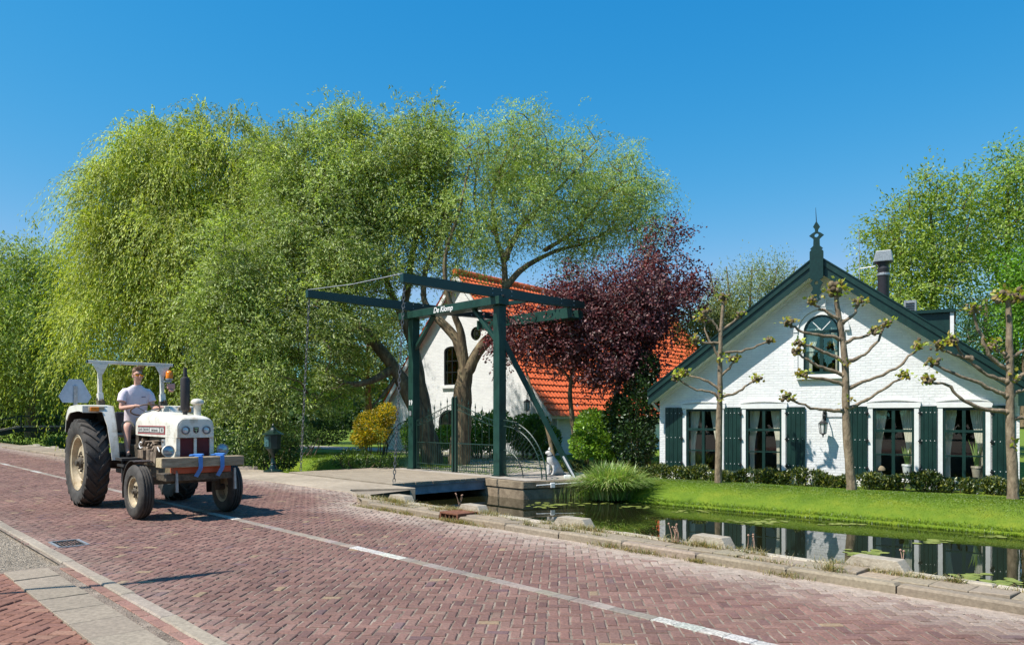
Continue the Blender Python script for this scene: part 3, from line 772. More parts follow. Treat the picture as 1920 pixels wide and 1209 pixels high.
# windows
def curtain(mb, x0, x1, z0, z1, xt, y, side):
    """cloth gathered towards one jamb: wide at the top, narrow lower down"""
    nx, nz = 60, 10; vs = []
    for j in range(nz + 1):
        t = j / nz; zz = z1 + (z0 - z1) * t
        wdt = (x1 - x0) * (1 - 0.55 * math.sin(min(1, t * 1.4) * PI / 2) ** 1.5)
        for i in range(nx + 1):
            f = i / nx; x = x0 + wdt * f if side < 0 else x1 - wdt * f
            vs.append((x, y + 0.007 * math.sin(f * 34 + 0.6 * math.sin(t * 5)), zz))
    fs = [(j * (nx + 1) + i, j * (nx + 1) + i + 1, (j + 1) * (nx + 1) + i + 1, (j + 1) * (nx + 1) + i) for j in range(nz) for i in range(nx)]
    mb.add(vs, fs)
for wi, (a, b) in enumerate(WIN):
    win = None
    fr = MB(); t = 0.075
    fr.bx(a - 0.02, a + t, -0.03, 0.1, WZ0 - 0.02, WZ1 - t); fr.bx(b - t, b + 0.02, -0.03, 0.1, WZ0 - 0.02, WZ1 - t); fr.bx(a - 0.06, b + 0.06, -0.045, 0.1, WZ1 - t + 0.002, WZ1 + 0.045)
    win = fr.build('window', M_['white_paint'], cot, bevel=0.006)
    sil = MB(); sil.bx(a - 0.04, b + 0.04, -0.09, 0.1, WZ0 - 0.08, WZ0 - 0.022); sil.build('sill', M_['white_paint'], win, bevel=0.008)
    sh = MB(); x0, x1, z0, z1 = a + t + 0.002, b - t - 0.002, WZ0 + 0.0, WZ1 - t - 0.002; s_ = 0.05; xm = (x0 + x1) / 2
    sh.bx(x0, x0 + s_, 0.0, 0.07, z0, z1); sh.bx(x1 - s_, x1, 0.0, 0.07, z0, z1); sh.bx(x0 + s_, x1 - s_, 0.0, 0.07, z0, z0 + 0.07); sh.bx(x0 + s_, x1 - s_, 0.0, 0.07, z1 - s_, z1)
    zm = WZ0 + 1.10; sh.bx(x0 + s_, x1 - s_, -0.01, 0.07, zm - 0.03, zm + 0.03); sh.bx(xm - 0.035, xm + 0.035, -0.004, 0.06, z0 + 0.07, zm - 0.03); sh.bx(xm - 0.035, xm + 0.035, -0.004, 0.06, zm + 0.03, z1 - s_)
    zl = WZ0 + 0.55
    for p0, p1 in ((x0 + s_, xm - 0.035), (xm + 0.035, x1 - s_)): sh.bx(p0, p1, 0.005, 0.05, zl - 0.015, zl + 0.015)
    sh.build('sash', M_['green_lit'], win)
    gl = MB(); gl.add([(x0, 0.045, z0), (x1, 0.045, z0), (x1, 0.045, z1), (x0, 0.045, z1)], [(0, 1, 2, 3)]); gl.build('pane', M_['glass'], win, fix=False)
    cu = MB(); ww = x1 - x0
    curtain(cu, x0 + 0.04, x0 + 0.34 * ww, z0, z1, 0, 0.235, -1); cu.build('curtain', M_['curtain'], win, smooth=80, fix=False)
    cu = MB(); curtain(cu, x1 - 0.36 * ww, x1 - 0.04, z0, z1, 0, 0.235, 1); cu.build('curtain', M_['curtain'], win, smooth=80, fix=False)
    lt = MB(); n = 8
    top = [(a - 0.06 + (b - a + 0.12) * i / n, WZ1 + 0.05 + 0.05 * math.sin(PI * i / n)) for i in range(n + 1)]
    lt.prism(top + [(x, z + 0.03) for x, z in reversed(top)], -0.05, -0.002); lt.build('lintel', M_['white_paint'], win)
# shutters
def shutter(x0, x1, side):
    mb = MB(); z0, z1 = 0.16, 1.77; n = 4; w_ = (x1 - x0) / n
    for i in range(n): mb.bx(x0 + i * w_ + 0.003, x0 + (i + 1) * w_ - 0.003, -0.055, -0.02, z0, z1)
    mb.bx(x0 + 0.01, x1 - 0.01, -0.02, -0.004, z0, z1)
    hb = mb; hb.m = 1
    for zz in (z0 + 0.16, 0.97, z1 - 0.16):
        for k in range(4): hb.ball((x0 + w_ * (k + 0.5), -0.058, zz + 0.01), 0.011, 6, 4)
    o = mb.build('shutter', [M_['green_lit'], M_['white_paint']], cot, bevel=0.003)
    xx = x0 if side < 0 else x1
    for zz in (z0 + 0.16, 0.97, z1 - 0.16): hi = MB(); hi.box((xx, -0.07, zz), (0.07, 0.035, 0.03)); hi.tube([(xx, -0.06, zz - 0.05), (xx, -0.06, zz + 0.05)], 0.012, 6); hi.build('hinge', M_['black_iron'], o)
for x0, x1, sd_ in ((0.17, 0.625, 1), (1.745, 2.155, 1), (3.265, 3.70, -1), (4.66, 5.08, 1), (6.17, 6.51, -1), (7.56, 7.98, -1)):
    shutter(x0, x1, sd_)
# upper arched window
mb = MB()
outer = [(UPX0 - 0.09, UPZ0 - 0.02), (UPX1 + 0.09, UPZ0 - 0.02)] + arch_top(UPX0 - 0.09, UPX1 + 0.09, UPZS, (UPX1 - UPX0) / 2 + 0.09, 14)
inner = [(UPX0 + 0.03, UPZ0 + 0.02), (UPX1 - 0.03, UPZ0 + 0.02)] + arch_top(UPX0 + 0.03, UPX1 - 0.03, UPZS, (UPX1 - UPX0) / 2 - 0.03, 14)
mb.prism(outer, -0.04, 0.05, holes=[inner]); up = mb.build('window', M_['white_paint'], cot)
mb = MB()
o2 = arch_top(UPX0 - 0.2, UPX1 + 0.2, UPZS, (UPX1 - UPX0) / 2 + 0.2, 16); i2 = arch_top(UPX0 - 0.1, UPX1 + 0.1, UPZS, (UPX1 - UPX0) / 2 + 0.1, 16)
mb.prism(o2 + list(reversed(i2)), -0.075, 0.0); mb.prism([(RU + 0.03 - 0.1, UPZS + 0.6), (RU + 0.03 + 0.1, UPZS + 0.6), (RU + 0.03 + 0.13, UPZS + 0.78), (RU + 0.03 - 0.13, UPZS + 0.78)], -0.09, 0.0)
mb.bx(UPX0 - 0.2, UPX0 - 0.1, -0.06, 0, UPZ0 + 0.1, UPZS); mb.build('arch_moulding', M_['whitewall'], up)
mb = MB(); mb.bx(UPX0 - 0.13, UPX1 + 0.13, -0.1, 0.0, UPZ0 - 0.1, UPZ0 - 0.022); mb.build('sill', M_['white_paint'], up, bevel=0.01)
mb = MB(); i3 = [(UPX0 + 0.08, UPZ0 + 0.09), (UPX1 - 0.08, UPZ0 + 0.09)] + arch_top(UPX0 + 0.08, UPX1 - 0.08, UPZS, (UPX1 - UPX0) / 2 - 0.08, 14)
mb.prism([(x + (0.002 if x < RU else -0.002), z) for x, z in inner], 0.0, 0.045, holes=[i3])
xm = (UPX0 + UPX1) / 2
mb.bx(UPX0 + 0.08, UPX1 - 0.08, -0.01, 0.05, UPZS - 0.035, UPZS + 0.035); mb.bx(xm - 0.04, xm + 0.04, -0.004, 0.04, UPZ0 + 0.09, UPZS - 0.035)
for a, b in ((UPX0 + 0.08, xm - 0.04), (xm + 0.04, UPX1 - 0.08)): mb.bx(a, b, 0.002, 0.036, UPZ0 + 0.55, UPZ0 + 0.575)
mb.build('sash', M_['green_lit'], up)
mb = MB()
for an in (50, 130): mb.bar((xm, 0.02, UPZS + 0.03), (xm + 0.37 * math.cos(math.radians(an)), 0.02, UPZS + 0.37 * math.sin(math.radians(an))), 0.018, 0.018, up=(0, 1, 0))
mb.build('fanlight_bar', M_['white_paint'], up)
mb = MB(); tri_ = inner; mb.prism([(x, z) for x, z in inner], 0.028, 0.031); mb.build('pane', M_['glass'], up)
mb = MB(); curtain(mb, UPX0 + 0.06, UPX0 + 0.40, UPZ0, UPZS + 0.1, 0, 0.10, -1); mb.build('curtain', M_['curtain'], up, smooth=80, fix=False)
mb = MB(); curtain(mb, UPX1 - 0.24, UPX1 - 0.04, UPZ0, UPZS + 0.1, 0, 0.10, 1); mb.build('curtain', M_['curtain'], up, smooth=80, fix=False)
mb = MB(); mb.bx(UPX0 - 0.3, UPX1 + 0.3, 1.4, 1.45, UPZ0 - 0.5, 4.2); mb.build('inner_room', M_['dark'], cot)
# chimney pipe, dormer, vent box, aerial
mb = MB(); mb.lathe([(0.145, 3.3), (0.145, 5.45), (0.155, 5.47), (0.155, 5.5), (0.13, 5.52), (0.13, 5.58), (0.19, 5.66)], c=(5.2, 3, 0), n=20)
chm = mb.build('chimney', mat_plain('chimney_pipe', (0.04, 0.038, 0.045), 0.45), cot, smooth=40)
mb = MB(); mb.prism([(5.2 - 0.24, 5.66), (5.2 + 0.24, 5.66), (5.2 + 0.2, 5.95), (5.2 - 0.17, 5.95)], 2.8, 3.2); mb.build('cap', M_['steel'], chm, bevel=0.02)
mb = MB(); mb.lathe([(0.152, 5.3), (0.16, 5.31), (0.16, 5.36), (0.152, 5.37)], c=(5.2, 3, 0), n=20); mb.build('band', M_['steel'], chm)
mb = MB(); mb.bx(6.05, 8.0, 1.35, 3.8, 2.4, 4.02); dm = mb.build('dormer', M_['green_lit'], cot)
mb = MB(); mb.bx(5.95, 6.88, 1.25, 3.9, 4.022, 4.10); mb.build('dormer_roof', M_['green'], dm)
mb = MB(); mb.bx(6.76, 6.84, 1.30, 1.347, 3.0, 4.018); mb.build('dormer_post', M_['white_paint'], dm)
dm.data.transform(Matrix.Identity(4)); 
for v_ in dm.data.vertices:
    if v_.co.x > 7.5: v_.co.x = 6.82
mb = MB(); mb.bx(5.72, 6.0, 2.4, 2.8, 3.5, 4.52)
vb = mb.build('vent_box', M_['steel'], cot)
mb = MB()
for k in range(6): mb.bx(5.76, 5.96, 2.385, 2.399, 4.12 + k * 0.06, 4.15 + k * 0.06)
mb.build('louvre', M_['black_iron'], vb)
mb = MB(); mb.tube([(4.62, 3, 4.6), (4.60, 3, 6.62)], 0.012, 6)
mb.tube([(4.6, 3, 5.55), (5.05, 3, 5.58)], 0.012, 5); mb.build('aerial', M_['steel'], cot)
# wall lanterns
def wall_lantern(u, zt, M, size=1.0):
    t = empty('wall_lantern'); t.matrix_world = M @ Matrix.Translation((u, 0, zt))
    k = size
    mb = MB(); mb.ball((0, -0.02, -0.03), (0.045 * k, 0.03, 0.09 * k)); mb.ball((0, -0.05, -0.12 * k), (0.035, 0.05, 0.05)); mb.box((0, -0.015, -0.13 * k), (0.07, 0.03, 0.2 * k))
    mb.tube([(0, -0.03, -0.05), (0, -0.14, 0.0), (0, -0.24, -0.02), (0, -0.28, -0.10), (0, -0.28, -0.2)], 0.014, 8)
    mb.ball((0, -0.10, -0.02), 0.028, 8, 6); mb.build('bracket', M_['black_iron'], t, smooth=50)
    z0 = -0.2 * k
    mb = MB(); mb.lathe([(0.012, z0 + 0.02), (0.03, z0), (0.06 * k, z0 - 0.04), (0.115 * k, z0 - 0.085), (0.12 * k, z0 - 0.1)], c=(0, -0.28, 0), n=6)
    hd = mb.build('hood', M_['black_iron'], t)
    mb = MB(); zb_ = z0 - 0.33 * k
    for i in range(6):
        a = 2 * PI * i / 6; ca, sa = math.cos(a), math.sin(a)
        mb.tube([(0.1 * k * ca, -0.28 + 0.1 * k * sa, z0 - 0.1), (0.075 * k * ca, -0.28 + 0.075 * k * sa, zb_)], 0.007, 5)
    mb.lathe([(0.08 * k, zb_ + 0.01), (0.085 * k, zb_), (0.05, zb_ - 0.02), (0.02, zb_ - 0.04), (0.012, zb_ - 0.09), (0.002, zb_ - 0.1)], c=(0, -0.28, 0), n=6)
    mb.build('cage', M_['black_iron'], t)
    mb = MB(); mb.lathe([(0.096 * k, z0 - 0.1), (0.072 * k, zb_ + 0.01)], c=(0, -0.28, 0), n=6, cap=False); mb.build('lantern_glass', mat_plain('lantern_glass', (0.6, 0.6, 0.58), 0.1), t)
    mb = MB(); mb.ball((0, -0.28, z0 - 0.17), (0.02, 0.02, 0.045)); mb.build('bulb', M_['black_iron'], t)
    return t
tag(wall_lantern(4.14, 1.66, MC), 'black wall lantern on white cottage brick beside the green shutter', 'wall lantern')
cb_ = MB(); cb_.tube([C2W(4.18, -0.01, 1.52), C2W(4.6, -0.01, 1.52)], 0.01, 6); tag(cb_.build('wall_cable', M_['steel']), 'thin grey cable running across white wall from lantern to pollard trunk', 'cable')
# plants on the inner sills
def pot_plant(u, pot_mat, label, h=0.55):
    p = C2W(u, 0.155, WZ0 + 0.08); t = empty('potted_plant', p)
    mb = MB(); mb.lathe([(0.075, 0), (0.105, 0.2), (0.115, 0.205), (0.115, 0.25), (0.1, 0.25), (0.095, 0.22)], n=18); mb.build('pot', pot_mat, t, smooth=40)
    mb = MB()
    for k in range(16):
        a = random.uniform(0, 6.28); ln = random.uniform(0.6, 1.0) * h; o = Vector((math.cos(a), math.sin(a), 0)); sdv = Vector((-o.y, o.x, 0)); le = random.uniform(0.12, 0.4)
        vs = []
        for j in range(5):
            tt = j / 4; pp = o * (0.03 + le * ln * tt ** 1.5) + Vector((0, 0, 0.22 + ln * tt)); ww = 0.028 * (1 - tt) ** 0.6 + 0.001
            vs += [pp - sdv * ww, pp + sdv * ww]
        mb.add(vs, [(2 * j, 2 * j + 1, 2 * j + 3, 2 * j + 2) for j in range(4)])
    mb.build('leaves', mat_plain('sword_leaf', (0.3, 0.42, 0.12), 0.4), t, fix=False)
    return tag(t, label, 'potted plant')
pot_plant(5.9, M_['white_paint'], 'sword-leaved plant in a pale pot, inside the window nearer the wall lantern')
pot_plant(7.28, mat_plain('terracotta_pale', (0.42, 0.36, 0.27), 0.7), 'taller sword-leaved plant in a banded tan pot inside the window by the last pollard', 0.66)
t = empty('table_lamp', C2W(5.36, 0.155, WZ0 + 0.08)); mb = MB(); mb.lathe([(0.05, 0), (0.02, 0.02), (0.015, 0.09)], n=12); mb.build('base', M_['white_paint'], t, smooth=40)
mb = MB(); mb.lathe([(0.095, 0.09), (0.09, 0.13), (0.05, 0.18), (0.01, 0.195)], n=16); mb.build('lamp_shade', mat_plain('tan_shade', (0.4, 0.3, 0.2), 0.8), t, smooth=40)
tag(t, 'small mushroom-shaped lamp on the sill beside the pale potted plant', 'lamp')
# ================================================================== DRAWBRIDGE
A_R = math.atan2(RD.y, RD.x)
MR = Matrix.Rotation(A_R, 4, 'Z')          # local x = along road (s), local y = across (q)
def text_mesh(txt, size, M, mat, parent, name='lettering', depth=0.004, shear=0.0, bold=0.0):
    cu = bpy.data.curves.new(name, 'FONT'); cu.body = txt; cu.size = size; cu.extrude = depth; cu.align_x = 'CENTER'; cu.align_y = 'CENTER'; cu.shear = shear; cu.offset = bold
    to = bpy.data.objects.new(name + '_tmp', cu); scene.collection.objects.link(to)
    bpy.context.view_layer.update()
    me = bpy.data.meshes.new_from_object(to.evaluated_get(bpy.context.evaluated_depsgraph_get()))
    bpy.data.objects.remove(to)
    me.transform(M); me.materials.clear(); me.materials.append(mat); me.name = name
    o = bpy.data.objects.new(name, me); scene.collection.objects.link(o); o.parent = parent
    return o
br = empty('drawbridge', (0, 0, 0), A_R)
tag(br, 'green wooden drawbridge with balance beams and chains, De Klomp lettered on its crossbeam', 'drawbridge')
SL_, SR_, QP = -18.45, -14.68, 13.0
wood = M_['bridge_green']
for s in (SL_, SR_):
    mb = MB(); mb.bx(s - 0.12, s + 0.12, QP - 0.12, QP + 0.12, 0.0, 4.36); po = mb.build('post', wood, br, bevel=0.012)
    mb = MB(); mb.bx(s - 0.15, s + 0.15, QP - 0.15, QP + 0.15, 0.0, 0.05)
    mb.build('base_plate', M_['green'], po)
    if s == SL_:
        Mt = Matrix.Translation((s, QP - 0.1235, 1.93)) @ Matrix.Rotation(PI / 2, 4, 'X')
        text_mesh('19', 0.2, Mt, M_['white_paint'], po, bold=0.003)
        mb = MB(); mb.bx(s - 0.05, s + 0.05, QP - 0.135, QP - 0.122, 1.56, 1.70); mb.build('plate', M_['steel'], po)
mb = MB(); mb.bx(SL_ - 0.42, SR_ + 0.26, QP - 0.26, QP - 0.123, 4.36, 4.56)
cbm = mb.build('crossbeam', wood, br, bevel=0.008)
mb = MB(); mb.bx(SL_ - 0.3, SR_ + 0.2, QP - 0.12, QP + 0.14, 4.362, 4.535); mb.build('crossbeam', wood, br, bevel=0.008)
text_mesh('De Klomp', 0.205, Matrix.Translation((-16.72, QP - 0.262, 4.455)) @ Matrix.Rotation(PI / 2, 4, 'X'), M_['white_paint'], cbm, shear=0.25, bold=0.004)
mb = MB(); mb.tube([(SL_ - 0.2, QP, 4.585), (SR_ + 0.2, QP, 4.585)], 0.045, 10); mb.build('axle', M_['black_iron'], br)
for s, zt in ((SL_ - 0.1, 4.86), (SR_, 4.80)):
    mb = MB(); q0, q1 = (9.65, 16.1) if s < -17 else (10.0, 16.15)
    mb.prism([(q0, zt - 0.2), (q0, zt), (13, zt), (q1, zt - 0.03), (q1, zt - 0.22), (14.6, zt - 0.24), (13, zt - 0.24), (11.2, zt - 0.235)], s - 0.07, s + 0.07, fr=lambda x, y, z: (y, x, z))
    mb.m = 1
    for q in (13.0, 13.35, 12.7, 15.2, 15.7):
        for z in (-0.06, -0.17): mb.ball((s + 0.072, q, zt + z), 0.018, 6, 4); mb.ball((s - 0.072, q, zt + z), 0.018, 6, 4)
    mb.build('balance_beam', [M_['green'], M_['steel']], br, bevel=0.006)
mb = MB()
mb.bx(SL_ - 0.2, SR_ + 0.07, 15.55, 15.62, 4.27, 4.56); mb.bx(SL_ - 0.2, SR_ + 0.07, 16.0, 16.07, 4.27, 4.54); mb.bx(SL_ - 0.2, SR_ + 0.07, 15.622, 15.998, 4.27, 4.31)
mb.build('counterweight_box', wood, br, bevel=0.006)
mb = MB(); mb.bar((SL_, 14.0, 4.6), (SR_, 14.0, 4.6), 0.1, 0.1); mb.build('tie_beam', M_['green'], br)
for s0, s1 in ((SL_ + 0.12, SL_ + 1.0), (SR_ - 0.12, SR_ - 1.0)):
    mb = MB(); mb.bar((s0, QP - 0.02, 3.5), (s1, QP - 0.02, 4.37), 0.09, 0.11, up=(0, 1, 0)); mb.build('knee_brace', wood, br, bevel=0.006)
mb = MB(); mb.bar((SR_ + 0.05, QP + 0.1, 3.45), (-13.42, 14.42, 0.0), 0.13, 0.14); mb.build('rear_strut', wood, br, bevel=0.008)
mb = MB(); mb.tube([(-13.62, 14.2, 0.55), (-12.75, 13.95, -0.25)], 0.03, 8); mb.build('stay_pipe', M_['steel'], br)
mb = MB(); mb.tube([(SL_ - 0.1, 9.7, 4.87), (-16.6, 9.85, 4.78), (SR_, 10.05, 4.81)], 0.011, 5); mb.build('stay_cable', M_['steel'], br)
# chains of real links
chain_m = mat_plain('chain_steel', (0.16, 0.16, 0.16), 0.45, 0.5)
def chain(a, b, name='chain'):
    a = Vector(a); b = Vector(b); d = b - a; L_ = d.length; d.normalize(); e1 = d.orthogonal().normalized(); e2 = d.cross(e1)
    mb = MB(); pitch = 0.095; n = int(L_ / pitch)
    for i in range(n):
        c = a + d * (pitch * (i + 0.5)); x = e1 if i % 2 else e2; pts = []
        for k in range(10):
            t = 2 * PI * k / 10; pts.append(c + d * (0.056 * math.cos(t)) + x * (0.028 * math.sin(t)))
        mb.tube(pts, 0.0105, 5, closed=True)
    return mb.build(name, chain_m, br, fix=False)
chain((SR_, 10.08, 4.58), (-14.72, 9.82, 0.02)); chain((SL_ - 0.1, 9.72, 4.64), (-18.95, 9.68, 0.02))
# deck of boards on steel girders
mb = MB(); q = 9.62; k = 0
while q < 12.45:
    mb.bx(-19.5 + random.uniform(-0.015, 0.015), -14.5 + random.uniform(-0.015, 0.015), q, q + 0.155, -0.035, 0.025 + random.uniform(-0.003, 0.003)); q += 0.163
deck = mb.build('deck', M_['wood_deck'], br, bevel=0.004)
for s in (-19.42, -17, -14.56):
    mb = MB(); mb.bx(s - 0.05, s + 0.05, 9.7, 12.44, -0.06, -0.037); mb.bx(s - 0.008, s + 0.008, 9.7, 12.44, -0.24, -0.06); mb.bx(s - 0.05, s + 0.05, 9.7, 12.44, -0.26, -0.24)
    mb.build('girder', M_['girder'], br)

# quay the posts stand on
mb = MB()
mb.prism([(-19.9, 12.48), (-13.1, 12.33), (-12.55, 13.85), (-12.9, 15.2), (-19.9, 13.9)], -0.17, 0.003, fr=lambda x, y, z: R(x, z, y))
mb.prism([(-19.86, 12.51), (-13.12, 12.36), (-12.58, 13.85), (-12.93, 15.0), (-19.86, 13.8)], -1.2, -0.185, fr=lambda x, y, z: R(x, z, y))
tag(mb.build('quay_wall', M_['oldwall'], bevel=0.02), 'weathered stone quay carrying the drawbridge posts above the water', 'quay')
t = empty('conduit', (0, 0, 0)); a = R(-12.98, 12.62, -0.09); b = R(-12.58, 13.72, -0.06); off = Vector((0.25, -0.2, 0)) * 0.1
mb = MB(); mb.tube([a + off, b + off, R(-12.5, 13.9, 0.0)], 0.014, 6); mb.build('pipe', M_['white_paint'], t)
mb = MB(); mb.box(a.lerp(b, 0.35) + off * 1.4 + Vector((0, 0, -0.02)), (0.11, 0.06, 0.12), Euler((0, 0, 0.3))); mb.build('junction_box', M_['white_paint'], t, bevel=0.01)
tag(t, 'white electric conduit with a junction box along the quay side', 'conduit')

# gate
IG = M_['iron_green']
def gate_leaf(s_hinge, s_mid, label):
    t = empty('iron_gate', R(s_hinge, QP, 0), A_R); Lg = s_mid - s_hinge
    sgn = 1 if Lg > 0 else -1; Lg = abs(Lg)
    def arc(f, z1=1.88, z0=1.42): return z0 + (z1 - z0) * math.sin(f * PI / 2) ** 1.0 * (0.35 + 0.65 * f)
    mb = MB(); n = 14
    mb.tube([(sgn * Lg * i / n, 0, arc(i / n)) for i in range(n + 1)], 0.012, 5); mb.tube([(sgn * Lg * i / n, 0, arc(i / n) - 0.15) for i in range(n + 1)], 0.010, 5)
    for z in (0.80, 0.20, 0.08): mb.tube([(0, 0, z), (sgn * Lg, 0, z)], 0.013, 5)
    mb.box((sgn * 0.03, 0, 0.72), (0.035, 0.035, 1.42)); mb.build('frame', IG, t)
    mb = MB()
    for k in range(1, 18):
        x = sgn * Lg * k / 18; mb.tube([(x, 0, 0.04), (x, 0, 0.80)], 0.007, 4)
    for k in range(1, 6):
        f = k / 6; x = sgn * Lg * f; zt = arc(f); mb.tube([(x, 0, 0.8), (x, 0, zt + 0.12)], 0.008, 4); mb.lathe([(0.006, 0), (0.022, 0.03), (0.012, 0.07), (0.001, 0.16)], c=(x, 0, zt + 0.1), n=6)
    for k in range(12):
        f = (k + 0.5) / 12; x = sgn * Lg * f; c = Vector((x, 0, arc(f) - 0.075)); mb.tube([c + Vector((0.055 * math.cos(a), 0, 0.055 * math.sin(a))) for a in [2 * PI * j / 10 for j in range(10)]], 0.006, 4, closed=True)
    mb.build('lattice', IG, t)
    mb = MB(); mb.bx(sgn * (Lg - 0.0), sgn * (Lg - 0.065), -0.035, 0.035, 0.02, 2.03); mb.ball((sgn * (Lg - 0.032), 0, 2.05), 0.035, 8, 6); mb.build('gate_post', IG, t)
    return tag(t, label, 'gate', 'gate leaves of the drawbridge')
gate_leaf(SL_ + 0.125, -16.57, 'iron gate leaf with arched top, hung on the bridge post numbered 19')
gate_leaf(SR_ - 0.125, -16.50, 'iron gate leaf with arched top, hung on the bridge post nearer the dog statue')
def fan(s0, sgn, label):
    t = empty('side_railing', R(s0, QP, 0), A_R); mb = MB()
    def ar(r, n=16, z=0.0): return [(sgn * r * math.sin(a), 0, z + r * 0.92 * math.cos(a)) for a in [PI / 2 * i / n for i in range(n + 1)]]
    mb.tube(ar(1.56), 0.016, 6); mb.tube(ar(1.40), 0.013, 6); mb.tube(ar(0.74), 0.012, 6); mb.build('hoop', IG, t)
    mb = MB()
    for k in range(1, 17):
        a = PI / 2 * k / 17; r1 = 1.40 if k % 4 else 1.78; mb.tube([(sgn * 0.12 * math.sin(a), 0, 0.11 * math.cos(a)), (sgn * r1 * math.sin(a), 0, r1 * 0.92 * math.cos(a))], 0.006, 4)
    for k in range(11):
        a = PI / 2 * (k + 0.5) / 11; c = Vector((sgn * 1.48 * math.sin(a), 0, 1.48 * 0.92 * math.cos(a))); mb.tube([c + Vector((0.062 * math.cos(b), 0, 0.062 * math.sin(b))) for b in [2 * PI * j / 10 for j in range(10)]], 0.006, 4, closed=True)
    mb.build('lattice', IG, t)
    return tag(t, label, 'railing', 'quarter-circle railings beside the bridge posts')
fan(SR_ + 0.13, 1, 'quarter-circle iron railing with rays, beside the white dog statue')
fan(SL_ - 0.13, -1, 'quarter-circle iron railing seen against the lawn and the yellow shrub')

# ------------------------------------------------------------------ farmhouse
OF = Vector((-2.246, 33, 0)); RF = math.atan2(-0.62, 0.78)
fh = empty('white_farmhouse', OF, RF); tag(fh, 'white brick farmhouse with bright orange tiled roof behind the drawbridge', 'house')
MF = Matrix.Translation(OF) @ Matrix.Rotation(RF, 4, 'Z')
hw = 4.6; zr = 7.62; ze = 2.05; sl = (zr - ze) / hw
mb = MB()
hw_holes = []
rect = [(-0.93, 2.92), (-0.04, 2.92)] + [(x, z) for x, z in arch_top(-0.93, -0.04, 4.40, 0.2, 8)]
rnd = [(0.92 + 0.29 * math.cos(a), 5.05 + 0.29 * math.sin(a)) for a in [2 * PI * i / 16 for i in range(16)]]
dor = [(-1.25, 0.2), (-0.1, 0.2)] + [(x, z) for x, z in arch_top(-1.25, -0.1, 1.35, 0.5, 10)]
mb.prism([(-hw, -0.2), (hw, -0.2), (hw, ze), (0, zr), (-hw, ze)], 0, 0.25, holes=[rect, rnd, dor])
mb.bx(hw - 0.25, hw, 0.25, 20, -0.2, ze); mb.bx(-hw, -hw + 0.25, 0.25, 20, -0.2, ze)
mb.build('wall', M_['whitewall'], fh)
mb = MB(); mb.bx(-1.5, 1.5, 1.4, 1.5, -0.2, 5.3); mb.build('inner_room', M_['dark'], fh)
for hole, nm in ((rect, 'window'), (rnd, 'round_window'), (dor, 'window')):
    xs = [p[0] for p in hole]; zs = [p[1] for p in hole]; cx, cz = (min(xs) + max(xs)) / 2, (min(zs) + max(zs)) / 2
    inn = [(cx + (x - cx) * 0.86, cz + (z - cz) * 0.93) for x, z in hole]
    mb = MB(); mb.prism([(cx + (x - cx) * 0.995, cz + (z - cz) * 0.995) for x, z in hole], 0.02, 0.12, holes=[inn])
    if nm == 'round_window':
        for k in range(4):
            a = PI * k / 4 + 0.2; mb.bar((cx - 0.22 * math.cos(a), 0.07, cz - 0.24 * math.sin(a)), (cx + 0.22 * math.cos(a), 0.07, cz + 0.24 * math.sin(a)), 0.02 + 0.001 * k, 0.02)
        mb.prism([(cx + 0.07 * math.cos(a), cz + 0.07 * math.sin(a)) for a in [2 * PI * i / 8 for i in range(8)]], 0.05, 0.09)
    else:
        for f in (0.33, 0.62): z = min(zs) + (max(zs) - min(zs)) * f; mb.bx(min(xs) + 0.06, max(xs) - 0.06, 0.04, 0.1, z - 0.02, z + 0.02)
        mb.bx(cx - 0.02, cx + 0.02, 0.045, 0.095, min(zs) + 0.05, max(zs) - 0.05)
    wdo = mb.build(nm, M_['black_iron'], fh)
    mb = MB(); mb.prism(inn, 0.068, 0.072); mb.build('pane', M_['glass'], wdo)
    if nm == 'window' and hole is rect:
        mb = MB(); mb.bx(-1.02, 0.05, -0.1, 0.0, 2.78, 2.9); mb.build('sill', M_['white_paint'], wdo)
# pantile roof: two rippled slopes
tm = mat_noise('orange_pantile', (0.62, 0.1, 0.025), (0.75, 0.14, 0.04), 6, 0.8, 0.1, 30, c3=(0.85, 0.19, 0.06), big=0.15)
def pantile(sg, name='roof'):
    nrow = 24; ln = math.hypot(hw + 0.45, sl * (hw + 0.45)); x_step = 0.036; nx = int(20.8 / x_step); X = np.arange(nx + 1) * x_step - 0.3
    wave = 0.02 * np.maximum(np.sin(X * 2 * PI / 0.24), -0.35)
    un = np.array([sg * sl, 1.0]) / math.hypot(1, sl); V = []
    nrm = np.array([sg * sl, 1.0]) / math.hypot(1, sl)
    dr = np.array([sg, -sl]) / math.hypot(1, sl)
    for r in range(nrow):
        for e in (0, 1):
            d = (r + e) / nrow * ln; lift = 0.07 + (0.04 if e else 0.0)
            x = dr[0] * d + nrm[0] * (wave + lift); z = zr + 0.0 + dr[1] * d + nrm[1] * (wave + lift)
            V.append(np.stack([x, X, z], 1))
    V = np.concatenate(V, 0); n1 = nx + 1; F = []
    i = np.arange(nx)
    for r in range(2 * nrow - 1): F.append(np.stack([r * n1 + i, r * n1 + i + 1, (r + 1) * n1 + i + 1, (r + 1) * n1 + i], 1))
    F = np.concatenate(F, 0); o = npmesh(name, V, F[:, ::-1] if sg > 0 else F, tm, fh); return o
pantile(1); pantile(-1)
mb = MB()
for k in range(51): mb.tube([(0, -0.35 + k * 0.4, zr + 0.1), (0, -0.35 + (k + 1) * 0.4 + 0.03, zr + 0.13)], [0.15, 0.13], 10)
mb.build('ridge_tiles', tm, fh)
mb = MB()
for sg in (-1, 1): mb.prism([(0, zr + 0.02), (sg * (hw + 0.4), ze - sl * 0.4 + 0.02), (sg * (hw + 0.4), ze - sl * 0.4 - 0.2), (0, zr - 0.2)], -0.28, -0.2)
mb.build('rake_board', M_['white_paint'], fh)
